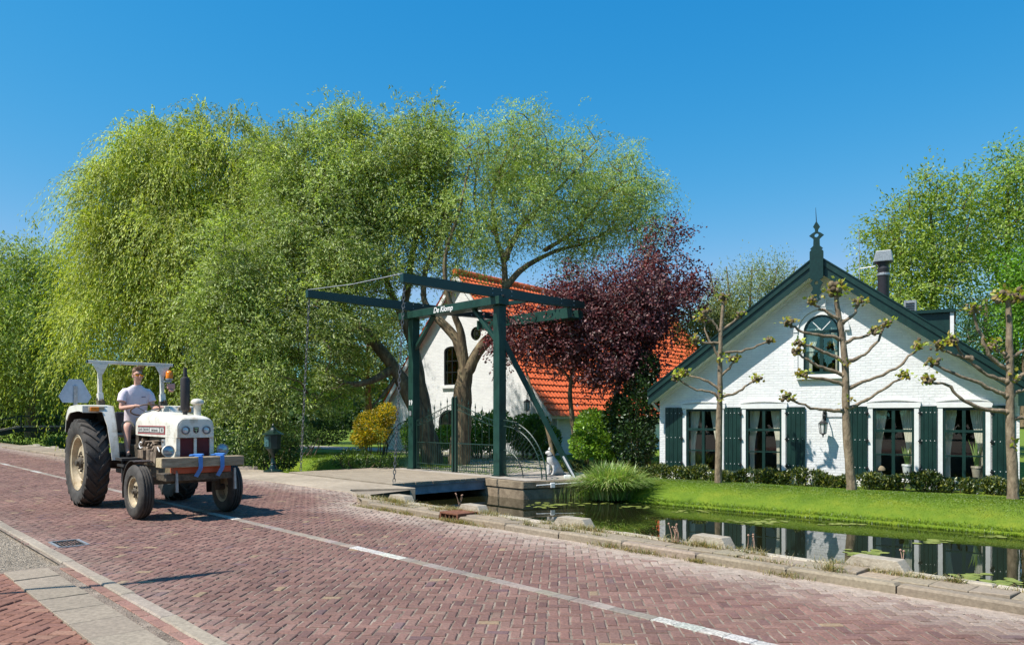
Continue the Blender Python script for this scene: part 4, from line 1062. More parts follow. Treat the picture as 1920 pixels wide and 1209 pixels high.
mb = MB(); mb.bx(hw + 0.15, hw + 0.4, -0.2, 20, ze - 0.58, ze - 0.44)
for k in range(6): mb.bx(hw, hw + 0.15, 0.5 + k * 1.6, 0.6 + k * 1.6, ze - 0.95, ze - 0.6)
mb.build('gutter', M_['white_paint'], fh)
tag(wall_lantern(3.85, 2.5, MF, 1.35), 'black wall lantern on the farmhouse wall behind the bridge', 'wall lantern')
# ================================================================== TREES AND SHRUBS
def leaves(name, C, D, ln, wd, cols, mat, parent, tone=None, spread=0.25, nref=None, nrand=0.55):
    """rhombic leaves at C pointing along D"""
    n = len(C); D = D / np.maximum(np.linalg.norm(D, axis=1, keepdims=True), 1e-6)
    r = rng.normal(0, 1, (n, 3))
    if nref is not None: r = nref + r * nrand
    S = np.cross(r, D); S /= np.maximum(np.linalg.norm(S, axis=1, keepdims=True), 1e-6)
    l = (ln * rng.uniform(0.6, 1.25, n))[:, None]; w_ = (wd * rng.uniform(0.7, 1.25, n))[:, None] * 0.5
    nn = np.cross(D, S)
    V = np.stack([C, C + D * l * 0.45 + S * w_ + nn * l * 0.05, C + D * l, C + D * l * 0.45 - S * w_ + nn * l * 0.05], 1).reshape(-1, 3)
    F = (np.arange(n) * 4)[:, None] + np.array([[0, 1, 2, 3]])
    pal = np.array(cols); c = pal[rng.integers(0, len(pal), n)] * rng.uniform(1 - spread, 1 + spread, (n, 1))
    if tone is not None: c = c * tone[:, None]
    return npmesh(name, V, F, mat, parent, col=np.repeat(c, 4, 0))
def in_blobs(blobs, n, shell=0.4):
    """blobs (centre Vector, (rx,ry,rz)); points, outward directions"""
    vol = np.array([b[1][0] * b[1][1] * b[1][2] for b in blobs]) ** 0.75; vol /= vol.sum()
    k = rng.choice(len(blobs), n, p=vol); d = rng.normal(0, 1, (n, 3)); d /= np.linalg.norm(d, axis=1, keepdims=True)
    r = rng.uniform(0, 1, n) ** shell
    c = np.array([tuple(b[0]) for b in blobs])[k]; rr = np.array([b[1] for b in blobs])[k]
    return c + d * r[:, None] * rr, d, k
def pb(x, y, D, rx, ry, rd):
    """blob seen around (x,y) at depth D with apparent half sizes"""
    return (P(x, y, D), (rx / FOC * D, rd, ry / FOC * D))
def grow(limbs, targets, mbt, r_twig=0.012, r_max=0.07, sag=0.06, nodes_extra=None):
    """join every target to the nearest node already in the tree, nearest first"""
    nodes = []
    for L_ in limbs:
        for (p, r) in L_: nodes.append((p.x, p.y, p.z))
    A = np.array(nodes); T = np.array(targets)
    dist = np.array([np.min(np.linalg.norm(A - t, axis=1)) for t in T]); order = np.argsort(dist)
    for i in order:
        t = T[i]; d = np.linalg.norm(A - t, axis=1) + np.maximum(0, A[:, 2] - t[2]) * 0.8; j = int(np.argmin(d)); a = Vector(A[j]); b = Vector(t); L_ = (b - a).length
        if L_ < 0.05: continue
        mid = a.lerp(b, 0.5) + Vector((random.gauss(0, 0.07), random.gauss(0, 0.07), random.gauss(0.04, 0.07))) * L_
        r0 = min(r_max, r_twig + 0.012 * L_)
        mbt.tube([a, mid, b], [r0, r0 * 0.75, r_twig * 0.6], 5, cap=False)
        A = np.vstack([A, np.array([tuple(a.lerp(mid, 0.6)), tuple(mid), tuple(mid.lerp(b, 0.6)), tuple(b)])])
def limb(pts, r0, r1, D0=None):
    """list of (x,y,D) seen points -> subdivided wobbly path of (point, radius)"""
    W = [P(x, y, d) for x, y, d in pts]; out = []; n = len(W) - 1
    for i in range(n):
        a, b = W[i], W[i + 1]; p0 = W[max(i - 1, 0)]; p3 = W[min(i + 2, n)]
        for k in range(4):
            t = k / 4; q = 0.5 * ((2 * a) + (b - p0) * t + (2 * p0 - 5 * a + 4 * b - p3) * t * t + (3 * a - p0 - 3 * b + p3) * t ** 3)
            f = (i + t) / n; out.append((q, r0 + (r1 - r0) * f ** 0.8))
    out.append((W[-1], r1)); return out
def put_limbs(mbt, limbs, n=10, rough=0.06):
    for L_ in limbs:
        pts = []; 
        for p, r in L_: pts.append(p + Vector((random.gauss(0, rough), random.gauss(0, rough), 0)) * r)
        mbt.tube(pts, [r * random.uniform(0.93, 1.08) for p, r in L_], n, cap=True)
def strands(C, D, L_, g, m, jit, wind=(0, 0, 0)):
    """m leaf sites along hanging strands starting at C in direction D; returns sites and directions"""
    n = len(C); t = (np.arange(m)[None, :] + rng.uniform(0, 1, (n, m))) / m; L2 = (L_ * rng.uniform(0.5, 1.2, n))[:, None, None]; tt = t[..., None]
    w_ = np.array(wind)[None, None]
    p = C[:, None] + D[:, None] * L2 * tt + (np.array([0, 0, -1.0])[None, None] * g + w_) * L2 * tt ** 2
    d = D[:, None] + (np.array([0, 0, -1.0])[None, None] * g + w_) * 2 * tt
    d = d / np.linalg.norm(d, axis=2, keepdims=True)
    p = p + rng.normal(0, jit, p.shape); return p.reshape(-1, 3), d.reshape(-1, 3), np.repeat(np.arange(n), m)
def tree(name, label, cat, limbs, blobs, nclump, nstr, mleaf, L_, g, ln, wd, cols, leafmat, bark='bark', sigma=0.35, jit=0.05, drand=0.55, shell=0.4, dn=0.55, wind=(0, 0, 0), group=None, ntw=None, base=None, up=0.2, rmax=0.07, keep=None, tonevar=0.16, side=8):
    """limbs drawn first, clumps joined by twigs, leaf strands around every clump"""
    b0 = limbs[0][0][0] if base is None else Vector(base)
    t = empty(name, (b0.x, b0.y, b0.z)); tag(t, label, cat, group)
    Mi = Matrix.Translation(-Vector((b0.x, b0.y, b0.z))); off = np.array([b0.x, b0.y, b0.z])
    C, D, k = in_blobs(blobs, nclump, shell)
    if keep is not None:
        ok = np.array([keep(c) for c in C]); C, D, k = C[ok], D[ok], k[ok]
    mbt = MB(); put_limbs(mbt, limbs, side); grow(limbs, C[:ntw] if ntw else C, mbt, r_max=rmax)
    mbt.build('trunk', M_[bark], t, smooth=60, M=Mi, fix=False)
    n = len(C); S = np.repeat(C, nstr, 0) + rng.normal(0, sigma, (n * nstr, 3)); DD = np.repeat(D, nstr, 0) * 0.6 + rng.normal(0, drand, (n * nstr, 3)); DD[:, 2] += up
    DD /= np.linalg.norm(DD, axis=1, keepdims=True)
    ct = np.clip(rng.normal(1, tonevar, n), 0.6, 1.4)
    p, d, si = strands(S, DD, L_, g, mleaf, jit, wind)
    d = d + rng.normal(0, dn, d.shape); d[:, 2] -= 0.15
    nr = D[si // nstr] * 0.9 + (p - C[si // nstr]) * 0.8; nr[:, 2] += 0.55
    if keep is not None:
        ok = np.array([keep(c) for c in p]) if len(p) < 1000 else keep_np(p, keep); p, d, si, nr = p[ok], d[ok], si[ok], nr[ok]
    leaves('crown', p - off, d, ln, wd, cols, M_[leafmat], t, tone=ct[si // nstr], nref=nr)
    return t
def keep_np(p, keep): return np.array([keep(c) for c in p])

WGA = [(0.38, 0.44, 0.045), (0.48, 0.52, 0.055), (0.29, 0.36, 0.04), (0.56, 0.58, 0.09), (0.16, 0.22, 0.03)]
WGB = [(0.30, 0.38, 0.07), (0.38, 0.45, 0.11), (0.23, 0.31, 0.05), (0.48, 0.52, 0.22), (0.13, 0.18, 0.03)]
WGC = [(0.30, 0.40, 0.08), (0.38, 0.47, 0.12), (0.22, 0.31, 0.05), (0.48, 0.54, 0.22)]
# --- bright weeping willow on the left
LA = [limb([(330, 850, 33), (335, 760, 33), (325, 640, 33), (320, 520, 33), (330, 400, 33), (340, 300, 33)], 0.5, 0.08),
      limb([(325, 640, 33), (270, 540, 32.5), (220, 440, 32)], 0.22, 0.05), limb([(320, 560, 33), (400, 450, 32), (450, 340, 32)], 0.22, 0.05), limb([(330, 450, 33), (280, 360, 33.5), (250, 280, 33.5)], 0.14, 0.04)]
BA = [pb(330, 345, 33, 105, 90, 3.2), pb(250, 400, 33, 66, 100, 2.8), pb(430, 340, 33, 100, 110, 3), pb(222, 500, 32.5, 56, 100, 2.6), pb(340, 480, 32, 150, 120, 3.4), pb(228, 620, 31.5, 66, 110, 2.6), pb(370, 620, 31.5, 100, 120, 2.6), pb(305, 282, 33, 60, 34, 2), pb(450, 285, 33, 75, 36, 2), pb(180, 450, 33, 22, 50, 1.2)] + [pb(x, y, 33, 16, 26, 0.5) for x, y in ((285, 262), (330, 248), (372, 242), (425, 256), (470, 250), (245, 305), (200, 360), (170, 402))]
tree('weeping_willow', 'tall yellow-green weeping willow behind the tractor, drooping to the ground', 'tree', LA, BA, 470, 25, 25, 2.0, 1.15, 0.16, 0.045, WGA, 'leaf', sigma=0.27, jit=0.03, shell=0.25, wind=(-0.05, 0, 0), ntw=200, up=0.3, tonevar=0.26, dn=0.28)
# low curtain of the same willow's neighbour behind the footbridge
LW = [limb([(60, 820, 52), (62, 700, 52), (70, 560, 52), (60, 500, 52)], 0.5, 0.1), limb([(64, 640, 52), (20, 560, 52), (-30, 520, 51)], 0.2, 0.05)]
BW = [pb(60, 540, 52, 80, 70, 4), pb(-20, 560, 52, 80, 90, 4), pb(20, 650, 50, 90, 80, 3.5), pb(95, 660, 50, 60, 90, 3), pb(-40, 640, 56, 50, 80, 3), pb(100, 520, 53, 50, 50, 2.5), pb(20, 735, 57, 90, 50, 2.5), pb(110, 735, 57, 60, 50, 2.5)]
tree('weeping_willow', 'darker weeping willow beyond the footbridge at the edge of the picture', 'tree', LW, BW, 380, 17, 17, 2.9, 1.0, 0.26, 0.085, [(0.28, 0.36, 0.05), (0.36, 0.43, 0.06), (0.18, 0.25, 0.04)], 'leaf', sigma=0.7, jit=0.09, shell=0.35, ntw=90)
# --- grey-green leaning willow behind the bridge
LB = [limb([(814, 878, 25.0), (797, 805, 25.0), (768, 740, 25.0), (738, 690, 25.2), (700, 640, 25.4), (655, 590, 25.6), (610, 520, 26), (570, 430, 26.5)], 0.36, 0.06),
      limb([(806, 840, 25.0), (798, 780, 25.1), (785, 700, 25.3), (772, 640, 25.6), (757, 590, 26), (768, 520, 26.3), (775, 465, 26.5), (800, 390, 26.7), (806, 310, 26.7), (800, 240, 26.7)], 0.27, 0.03),
      limb([(776, 640, 25.6), (748, 580, 25.6), (722, 520, 25.7), (705, 440, 26), (690, 340, 26.2), (668, 250, 26.4)], 0.16, 0.03),
      limb([(738, 690, 25.2), (700, 712, 24.4), (655, 720, 23.4), (610, 700, 22.8)], 0.16, 0.05), limb([(655, 590, 25.6), (590, 590, 24.6), (520, 570, 24), (470, 560, 23.6)], 0.13, 0.04),
      limb([(748, 700, 25.2), (722, 735, 24.6), (700, 760, 24.2)], 0.08, 0.03), limb([(610, 520, 26), (540, 470, 25.5), (480, 400, 25.5)], 0.1, 0.03), limb([(570, 430, 26.5), (560, 330, 27), (580, 250, 27)], 0.07, 0.02)]
BB = [pb(500, 520, 24.5, 120, 120, 2.4), pb(600, 420, 26, 120, 120, 2.8), pb(640, 325, 26.3, 80, 85, 1.8), pb(560, 315, 26.5, 80, 75, 1.8), pb(740, 340, 25.8, 105, 105, 1.9), pb(800, 290, 25.8, 60, 75, 1.5), pb(620, 620, 23.5, 100, 90, 2.0), pb(480, 680, 23.5, 95, 90, 1.8), pb(430, 590, 24, 75, 90, 1.8),
      pb(660, 500, 25, 95, 70, 2), pb(790, 430, 25.8, 80, 60, 1.6), pb(660, 255, 27, 36, 30, 1.1), pb(570, 730, 23, 95, 50, 1.4), pb(405, 720, 23.5, 45, 70, 1.2), pb(500, 760, 23, 70, 60, 1.1), pb(650, 700, 24.5, 65, 60, 1.4)] + [pb(x, y, 27, 14, 28, 0.4) for x, y in ((560, 245), (600, 242), (642, 226), (672, 234), (720, 275), (760, 250), (805, 252), (840, 250), (780, 270))]
def keepB(c):
    x = CXP + FOC * c[0] / c[1]; y = HOR - FOC * (c[2] - EYE) / c[1]
    return not (x > 745 and y > 540) and not (x > 690 and y > 700) and not (x > 540 and y > 640 and math.sin(c[0] * 3.1 + c[2] * 2.3) * math.sin(c[2] * 3.7 + 1) > -0.1) and c[2] > 0.15
tree('leaning_willow', 'grey-green many-branched willow with leaning trunk between bridge posts', 'tree', LB, BB, 900, 20, 15, 1.0, 0.5, 0.13, 0.038, WGB, 'leaf', sigma=0.24, jit=0.04, shell=0.38, up=0.3, keep=keepB, tonevar=0.27, drand=0.8, ntw=700)
# --- open-crowned willow rising over the bridge
LC = [limb([(859, 874, 24.4), (865, 800, 24.4), (868, 740, 24.4), (873, 692, 24.4)], 0.36, 0.25),
      limb([(873, 700, 24.4), (860, 645, 24.4), (836, 612, 24.5), (815, 592, 24.6), (795, 560, 24.8), (800, 500, 25), (830, 430, 25.3), (835, 340, 25.4), (850, 270, 25.5)], 0.19, 0.03),
      limb([(873, 700, 24.4), (866, 630, 24.3), (852, 590, 24.2), (838, 545, 24.1), (835, 480, 24.1), (860, 400, 24), (880, 310, 24)], 0.14, 0.03),
      limb([(875, 700, 24.4), (903, 650, 24.4), (928, 622, 24.5), (940, 590, 24.6), (947, 540, 24.8), (944, 490, 25), (930, 440, 25.2), (925, 360, 25.4), (960, 270, 25.5)], 0.21, 0.03),
      limb([(947, 540, 24.8), (975, 508, 24.8), (1007, 487, 25), (1050, 468, 25.2), (1100, 455, 25.5), (1160, 420, 25.8)], 0.13, 0.03), limb([(944, 490, 25), (975, 430, 25), (1020, 380, 25), (1080, 320, 25), (1120, 280, 25)], 0.11, 0.025),
      limb([(1020, 470, 25.1), (1080, 430, 25), (1140, 360, 25), (1200, 330, 25)], 0.08, 0.02), limb([(930, 440, 25.2), (890, 380, 25.3), (900, 300, 25.3)], 0.07, 0.02)]
BC = [pb(900, 330, 25, 80, 80, 2.2), pb(980, 300, 25.3, 80, 70, 2.2), pb(1060, 330, 25.3, 90, 75, 2.2), pb(1140, 370, 25.5, 80, 80, 2), pb(1200, 400, 25.5, 52, 75, 1.6), pb(1090, 430, 25, 90, 45, 1.6), pb(880, 430, 25, 70, 60, 1.8), pb(980, 410, 25, 80, 60, 1.8), pb(1170, 330, 25.4, 50, 45, 1.3), pb(830, 500, 25.2, 40, 50, 1), pb(1060, 500, 25, 60, 25, 1), pb(960, 250, 25.5, 50, 35, 1.2), pb(900, 480, 24.6, 40, 40, 0.9)] + [pb(x, y, 25.5, 14, 22, 0.4) for x, y in ((960, 225), (1000, 228), (1060, 245), (1120, 262), (1090, 250), (900, 250), (1240, 350), (1190, 300))]
tree('open_willow', 'forked willow with an airy see-through crown above the bridge gate', 'tree', LC, BC, 620, 12, 11, 0.75, 0.5, 0.12, 0.029, WGC, 'leaf', sigma=0.19, jit=0.04, shell=0.42, up=0.15, tonevar=0.2, drand=0.9)
# stray sprays near the bridge
sp = [limb([(775, 620, 25.6), (800, 640, 25.2), (815, 680, 25)], 0.03, 0.01)]
# --- purple-leaved tree
LP = [limb([(1150, 880, 23), (1152, 800, 23), (1158, 720, 23), (1165, 640, 23), (1190, 540, 23.2), (1225, 460, 23.4)], 0.13, 0.03), limb([(1092, 880, 23), (1075, 800, 23), (1070, 720, 23), (1090, 640, 23), (1110, 560, 23)], 0.10, 0.03),
      limb([(1158, 720, 23), (1210, 650, 22.6), (1270, 570, 22.6), (1300, 530, 22.6)], 0.06, 0.02), limb([(1075, 720, 23), (1020, 650, 23.2), (960, 620, 23.4)], 0.05, 0.015), limb([(1040, 870, 22.6), (1025, 800, 22.8), (1000, 740, 23), (985, 690, 23.2)], 0.07, 0.03), limb([(1158, 640, 23), (1120, 560, 23), (1120, 520, 23)], 0.05, 0.02)]
BP = [pb(1150, 570, 23, 110, 75, 1.8), pb(1240, 490, 23.3, 38, 60, 0.9), pb(1230, 560, 22.8, 80, 60, 1.5), pb(1080, 610, 23, 80, 60, 1.5), pb(1140, 660, 22.8, 100, 60, 1.5), pb(1010, 640, 23.3, 60, 45, 1.1), pb(1258, 575, 22.8, 40, 35, 0.9), pb(1165, 690, 22.8, 58, 44, 1.1), pb(1205, 670, 22.8, 32, 42, 0.8), pb(1120, 700, 22.8, 30, 26, 0.7), pb(1235, 615, 22.8, 34, 30, 0.8), pb(1290, 540, 22.6, 35, 25, 0.6), pb(1250, 440, 23.4, 22, 22, 0.5), pb(960, 650, 23.5, 35, 35, 0.7), pb(1075, 560, 23, 50, 50, 1), pb(1075, 660, 23, 50, 26, 1), pb(1180, 615, 22.6, 55, 50, 1.2), pb(975, 600, 23.4, 35, 30, 0.7)]
tree('purple_plum_tree', 'purple-leaved tree hiding the orange farmhouse roof beside the cottage', 'tree', LP, BP, 520, 12, 9, 0.45, 0.15, 0.10, 0.06, [(0.13, 0.042, 0.045), (0.18, 0.075, 0.075), (0.085, 0.03, 0.034), (0.26, 0.14, 0.135), (0.05, 0.02, 0.024)], 'leaf_red', sigma=0.22, jit=0.07, shell=0.45, up=0.3, drand=0.9, tonevar=0.22)
# --- trees behind the cottage
GT = [(0.22, 0.30, 0.03), (0.28, 0.37, 0.035), (0.17, 0.25, 0.03), (0.33, 0.41, 0.06)]
tree('tall_ash_tree', 'feathery light green tree rising behind the cottage chimney', 'tree', [limb([(1745, 800, 36), (1748, 620, 36), (1750, 500, 36), (1745, 400, 36)], 0.3, 0.05), limb([(1750, 600, 36), (1700, 500, 36), (1670, 430, 36)], 0.12, 0.03), limb([(1750, 560, 36), (1800, 470, 36), (1820, 400, 36)], 0.12, 0.03)],
     [pb(1750, 390, 36, 75, 65, 2.5), pb(1690, 450, 36, 65, 60, 2.2), pb(1660, 520, 36, 50, 50, 1.8), pb(1770, 480, 36, 80, 60, 2.5), pb(1720, 560, 35.5, 90, 50, 2.4), pb(1650, 580, 36, 50, 40, 1.5)], 330, 7, 10, 1.1, 0.35, 0.2, 0.075, GT, 'leaf', sigma=0.32, jit=0.11, shell=0.5, up=0.1, drand=0.8, tonevar=0.2)
tree('tall_ash_tree', 'taller feathery green tree at the right edge behind the last pollard', 'tree', [limb([(1905, 800, 38), (1900, 620, 38), (1890, 480, 38), (1890, 350, 38)], 0.35, 0.05), limb([(1895, 560, 38), (1850, 470, 38), (1840, 400, 38)], 0.14, 0.03)],
     [pb(1890, 350, 38, 60, 70, 2.6), pb(1870, 440, 37.5, 75, 70, 2.6), pb(1950, 380, 38, 60, 100, 2.6), pb(1900, 540, 37, 80, 60, 2.5), pb(1990, 480, 38, 60, 110, 2.6), pb(1830, 400, 38, 30, 45, 1.3)], 330, 7, 10, 1.1, 0.35, 0.2, 0.08, [(c[0] * 0.95, c[1], c[2]) for c in GT], 'leaf', sigma=0.34, jit=0.11, shell=0.5, up=0.1, drand=0.8, tonevar=0.2)
tree('lime_tree', 'dense vivid green tree beside the right-hand gable slope', 'tree', [limb([(1925, 800, 30), (1925, 650, 30), (1922, 560, 30)], 0.25, 0.06)], [pb(1915, 520, 30, 42, 55, 1.6), pb(1935, 590, 30, 55, 60, 1.8), pb(1960, 500, 30, 45, 60, 1.6)], 130, 9, 10, 0.7, 0.3, 0.12, 0.08, [(0.14, 0.3, 0.015), (0.2, 0.38, 0.02), (0.11, 0.24, 0.015)], 'leaf', sigma=0.25, jit=0.09, shell=0.4)
tree('conifer', 'dark evergreen cypress behind the cottage dormer and right gable slope', 'tree', [limb([(1850, 800, 33), (1850, 640, 33), (1850, 560, 33)], 0.25, 0.05)], [pb(1850, 600, 33, 75, 55, 2), pb(1830, 690, 32, 90, 60, 2), pb(1800, 640, 32.5, 45, 50, 1.6), pb(1910, 660, 32, 60, 60, 1.8)], 220, 9, 10, 0.7, 0.3, 0.14, 0.045, [(0.05, 0.12, 0.02), (0.075, 0.16, 0.025), (0.03, 0.08, 0.018)], 'leaf', sigma=0.3, jit=0.08, shell=0.4)
tree('bare_poplar', 'thinly leaved upright tree between purple tree and cottage ridge', 'tree', [limb([(1405 + dx, 700, 44), (1405 + dx * 1.6, 600, 44), (1410 + dx * 2.4, 500, 44)], 0.14, 0.03) for dx in (0, -20, 20, -34, 34)],
     [pb(1420, 540, 44, 62, 45, 2.2), pb(1370, 570, 44, 45, 45, 1.8), pb(1460, 530, 44, 35, 35, 1.5), pb(1400, 620, 44, 70, 40, 2), pb(1345, 600, 44, 35, 35, 1.5)], 420, 6, 7, 0.8, -0.15, 0.13, 0.055, [(0.26, 0.31, 0.12), (0.33, 0.38, 0.17), (0.18, 0.23, 0.08)], 'leaf', sigma=0.25, jit=0.08, shell=0.6, up=0.9, drand=0.4)
tree('garden_maple', 'olive-green small tree peeping over the cottage left eave', 'tree', [limb([(1320, 800, 28), (1320, 700, 28), (1318, 640, 28)], 0.1, 0.03)], [pb(1325, 640, 28, 42, 38, 1.2), pb(1300, 610, 28.5, 32, 32, 1), pb(1350, 610, 28, 26, 30, 1)], 90, 8, 9, 0.5, 0.2, 0.1, 0.06, [(0.13, 0.15, 0.03), (0.09, 0.12, 0.03), (0.17, 0.17, 0.04)], 'leaf', sigma=0.2, jit=0.07)
tree('background_tree', 'green tree standing behind the farmhouse left roof slope', 'tree', [limb([(690, 800, 44), (690, 700, 44), (690, 600, 44)], 0.25, 0.05)], [pb(700, 640, 44, 60, 60, 2.5), pb(650, 700, 44, 60, 60, 2.5), pb(740, 600, 44, 40, 40, 2), pb(740, 700, 43.5, 30, 50, 1.5), pb(580, 660, 44, 60, 60, 2.5), pb(520, 690, 44, 60, 60, 2.5)], 260, 9, 10, 0.9, 0.4, 0.2, 0.08, [(0.14, 0.2, 0.04), (0.19, 0.26, 0.05), (0.1, 0.15, 0.03)], 'leaf', sigma=0.35, jit=0.1)
# --- far wood closing the horizon
def far_wood():
    C, D = [], []
    for k in range(170):
        a = -0.95 + 1.9 * (k + random.random()) / 170; dist = random.uniform(95, 130); h = random.uniform(5, 9) if a < 0.3 else random.uniform(6, 9)
        c = np.array([dist * a, dist, 0]); n = 190; u = rng.normal(0, 1, (n, 3)); u /= np.linalg.norm(u, axis=1, keepdims=True)
        C.append(c + u * np.array([4.5, 4, h * 0.55]) * rng.uniform(0.5, 1, (n, 1)) + np.array([0, 0, h * 0.5])); D.append(u)
    C = np.concatenate(C); D = np.concatenate(D); o = leaves('far_wood', C, D, 1.3, 0.9, [(0.06, 0.10, 0.03), (0.08, 0.125, 0.03), (0.045, 0.08, 0.025)], M_['leaf'], None); kind(o, 'stuff')
far_wood()
# unseen wood added behind the viewer to darken what panes and water mirror
C, D = [], []
for k in range(60):
    x = -45 + 1.6 * k + random.random(); c = np.array([x, -20 - 0.35 * x * 0, 0.0]); n = 160; u = rng.normal(0, 1, (n, 3)); u /= np.linalg.norm(u, axis=1, keepdims=True); h = random.uniform(5, 8)
    C.append(c + u * np.array([2.2, 2, h * 0.5]) * rng.uniform(0.5, 1, (n, 1)) + np.array([0, 0, h * 0.5])); D.append(u)
kind(leaves('unseen_mirrored_wood', np.concatenate(C), np.concatenate(D), 0.9, 0.6, [(0.05, 0.09, 0.03), (0.035, 0.07, 0.02)], M_['leaf'], None), 'stuff')

# --- shrubs: leaf masses with their own stems
def shrub(name, label, cat, blobs, n, ln, wd, cols, mat='leaf_dark', group=None, stems=5, jit=0.0, up=0.4):
    g0 = blobs[0][0]; b = Vector((g0.x, g0.y, 0)); t = empty(name, b); tag(t, label, cat, group); off = np.array(b)
    C, D, k = in_blobs(blobs, n, 0.3); C[:, 2] = np.maximum(C[:, 2], 0.02 + rng.uniform(0, 0.15, n)); 
    d = D + rng.normal(0, 0.6, D.shape); d[:, 2] += up * rng.uniform(-0.4, 1, n); cl = 0.8 + 0.4 * (np.sin(C[:, 0] * 5.3) * np.sin(C[:, 1] * 4.1 + 1) * np.sin(C[:, 2] * 6.1) > 0.0)
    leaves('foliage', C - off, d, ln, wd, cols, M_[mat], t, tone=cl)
    mbt = MB()
    for bb in blobs:
        for _ in range(stems): 
            e = bb[0] - b + Vector((random.gauss(0, 0.4) * bb[1][0], random.gauss(0, 0.4) * bb[1][1], random.gauss(0.2, 0.3) * bb[1][2])); f = Vector((e.x * 0.75, e.y * 0.75, 0)); mbt.tube([f, (e + f) / 2 + Vector((random.gauss(0, 0.05), 0, 0)), e], [0.025, 0.016, 0.006], 5)
    kind(mbt.build('stem', M_['bark'], t, fix=False), 'stuff')
    return t
LA_ = [(0.16, 0.29, 0.03), (0.21, 0.36, 0.04), (0.10, 0.2, 0.025), (0.3, 0.44, 0.09)]
shrub('yellow_shrub', 'golden yellow flowering shrub at the lawn edge behind the left railing', 'shrub', [pb(700, 800, 31, 36, 32, 0.8), pb(680, 820, 31, 22, 18, 0.6), pb(725, 775, 31.2, 20, 20, 0.6)], 5200, 0.12, 0.05, [(0.55, 0.36, 0.01), (0.45, 0.32, 0.02), (0.2, 0.22, 0.02), (0.62, 0.44, 0.02), (0.12, 0.16, 0.02)], 'leaf')
shrub('laurel_bush', 'glossy green bush behind the gate, below the farmhouse arched door', 'shrub', [pb(775, 815, 29.5, 22, 32, 0.6), pb(835, 820, 29.5, 22, 22, 0.6)], 3600, 0.13, 0.06, LA_)
shrub('laurel_bush', 'broad glossy laurel bush left of the tall right bridge post', 'shrub', [pb(905, 812, 28.5, 38, 38, 0.8), pb(935, 800, 28.5, 24, 34, 0.7), pb(885, 825, 28.3, 26, 26, 0.6)], 6500, 0.13, 0.06, LA_)
shrub('laurel_bush', 'laurel bush under the farmhouse lantern behind the right railing', 'shrub', [pb(985, 812, 28, 36, 36, 0.8), pb(1022, 825, 27.6, 30, 30, 0.7), pb(1010, 795, 28.2, 20, 20, 0.5)], 6500, 0.12, 0.055, [(0.10, 0.2, 0.025), (0.14, 0.26, 0.03), (0.06, 0.13, 0.02)])
shrub('green_bush', 'bright yellow-green bush right of the bridge strut below the purple tree', 'shrub', [pb(1110, 800, 22.5, 32, 34, 0.7), pb(1135, 835, 22.2, 34, 28, 0.7), pb(1090, 835, 22.3, 22, 26, 0.5)], 7000, 0.10, 0.055, [(0.17, 0.30, 0.025), (0.24, 0.38, 0.04), (0.11, 0.21, 0.02)])
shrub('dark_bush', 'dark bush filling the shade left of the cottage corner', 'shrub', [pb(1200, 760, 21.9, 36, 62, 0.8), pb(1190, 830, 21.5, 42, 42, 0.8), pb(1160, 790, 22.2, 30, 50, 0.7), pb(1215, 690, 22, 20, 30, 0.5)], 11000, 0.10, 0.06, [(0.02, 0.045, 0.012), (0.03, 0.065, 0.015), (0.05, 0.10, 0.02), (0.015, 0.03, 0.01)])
shrub('low_shrub', 'low dark shrub bank along the lawn behind the letterbox', 'shrub', [pb(470, 835, 26, 50, 32, 0.8), pb(400, 835, 27, 50, 34, 0.8), pb(330, 830, 29, 60, 36, 0.9), pb(545, 815, 29, 42, 26, 0.8), pb(610, 808, 32, 45, 26, 0.8)], 15000, 0.11, 0.05, [(0.05, 0.10, 0.02), (0.08, 0.14, 0.025), (0.025, 0.055, 0.015)])
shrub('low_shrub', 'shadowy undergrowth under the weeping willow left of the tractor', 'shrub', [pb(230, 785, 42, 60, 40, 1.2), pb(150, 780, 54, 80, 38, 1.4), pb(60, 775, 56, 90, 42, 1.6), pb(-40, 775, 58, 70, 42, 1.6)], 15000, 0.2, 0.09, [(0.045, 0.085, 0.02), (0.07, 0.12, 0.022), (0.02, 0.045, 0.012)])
shrub('leafy_sprout', 'loose leafy sprout at the water edge left of the bridge deck', 'shrub', [pb(665, 862, 22.8, 42, 22, 0.4), pb(720, 868, 22.8, 26, 14, 0.3)], 1500, 0.10, 0.035, [(0.07, 0.13, 0.02), (0.1, 0.16, 0.03), (0.04, 0.08, 0.015)])
shrub('leafy_sprout', 'arching leafy sprout beside and behind the letterbox', 'shrub', [pb(535, 850, 22.6, 26, 34, 0.35), pb(480, 855, 22.4, 30, 24, 0.35)], 2600, 0.10, 0.04, [(0.09, 0.15, 0.025), (0.12, 0.19, 0.03), (0.05, 0.09, 0.02)])
# clipped yew hedge before the cottage
hs = []
C, D = [], []
for k in range(36000):
    u = random.uniform(-2.6, 8.3); 
    zt = 0.2 + 0.05 * math.sin(u * 2.3) + 0.05 * math.sin(u * 5.1 + 1) + 0.03 * math.sin(u * 11); v = -0.62 + random.gauss(0, 0.15); z = -0.13 + (zt + 0.13) * random.random() ** 0.6; 
    if math.sin(u * 9.3) * math.sin(u * 3.7 + 2) > 0.35 and random.random() < 0.85: continue
    C.append(tuple(C2W(u, v, z))); D.append((random.gauss(0, 0.6), random.gauss(0, 0.6), 0.7))
t = empty('yew_hedge', C2W(3, -0.62, -0.12)); leaves('foliage', np.array(C) - np.array(t.location), np.array(D), 0.09, 0.035, [(0.05, 0.075, 0.014), (0.07, 0.10, 0.018), (0.2, 0.2, 0.03), (0.025, 0.045, 0.012)], M_['leaf_dark'], t)
mb = MB()
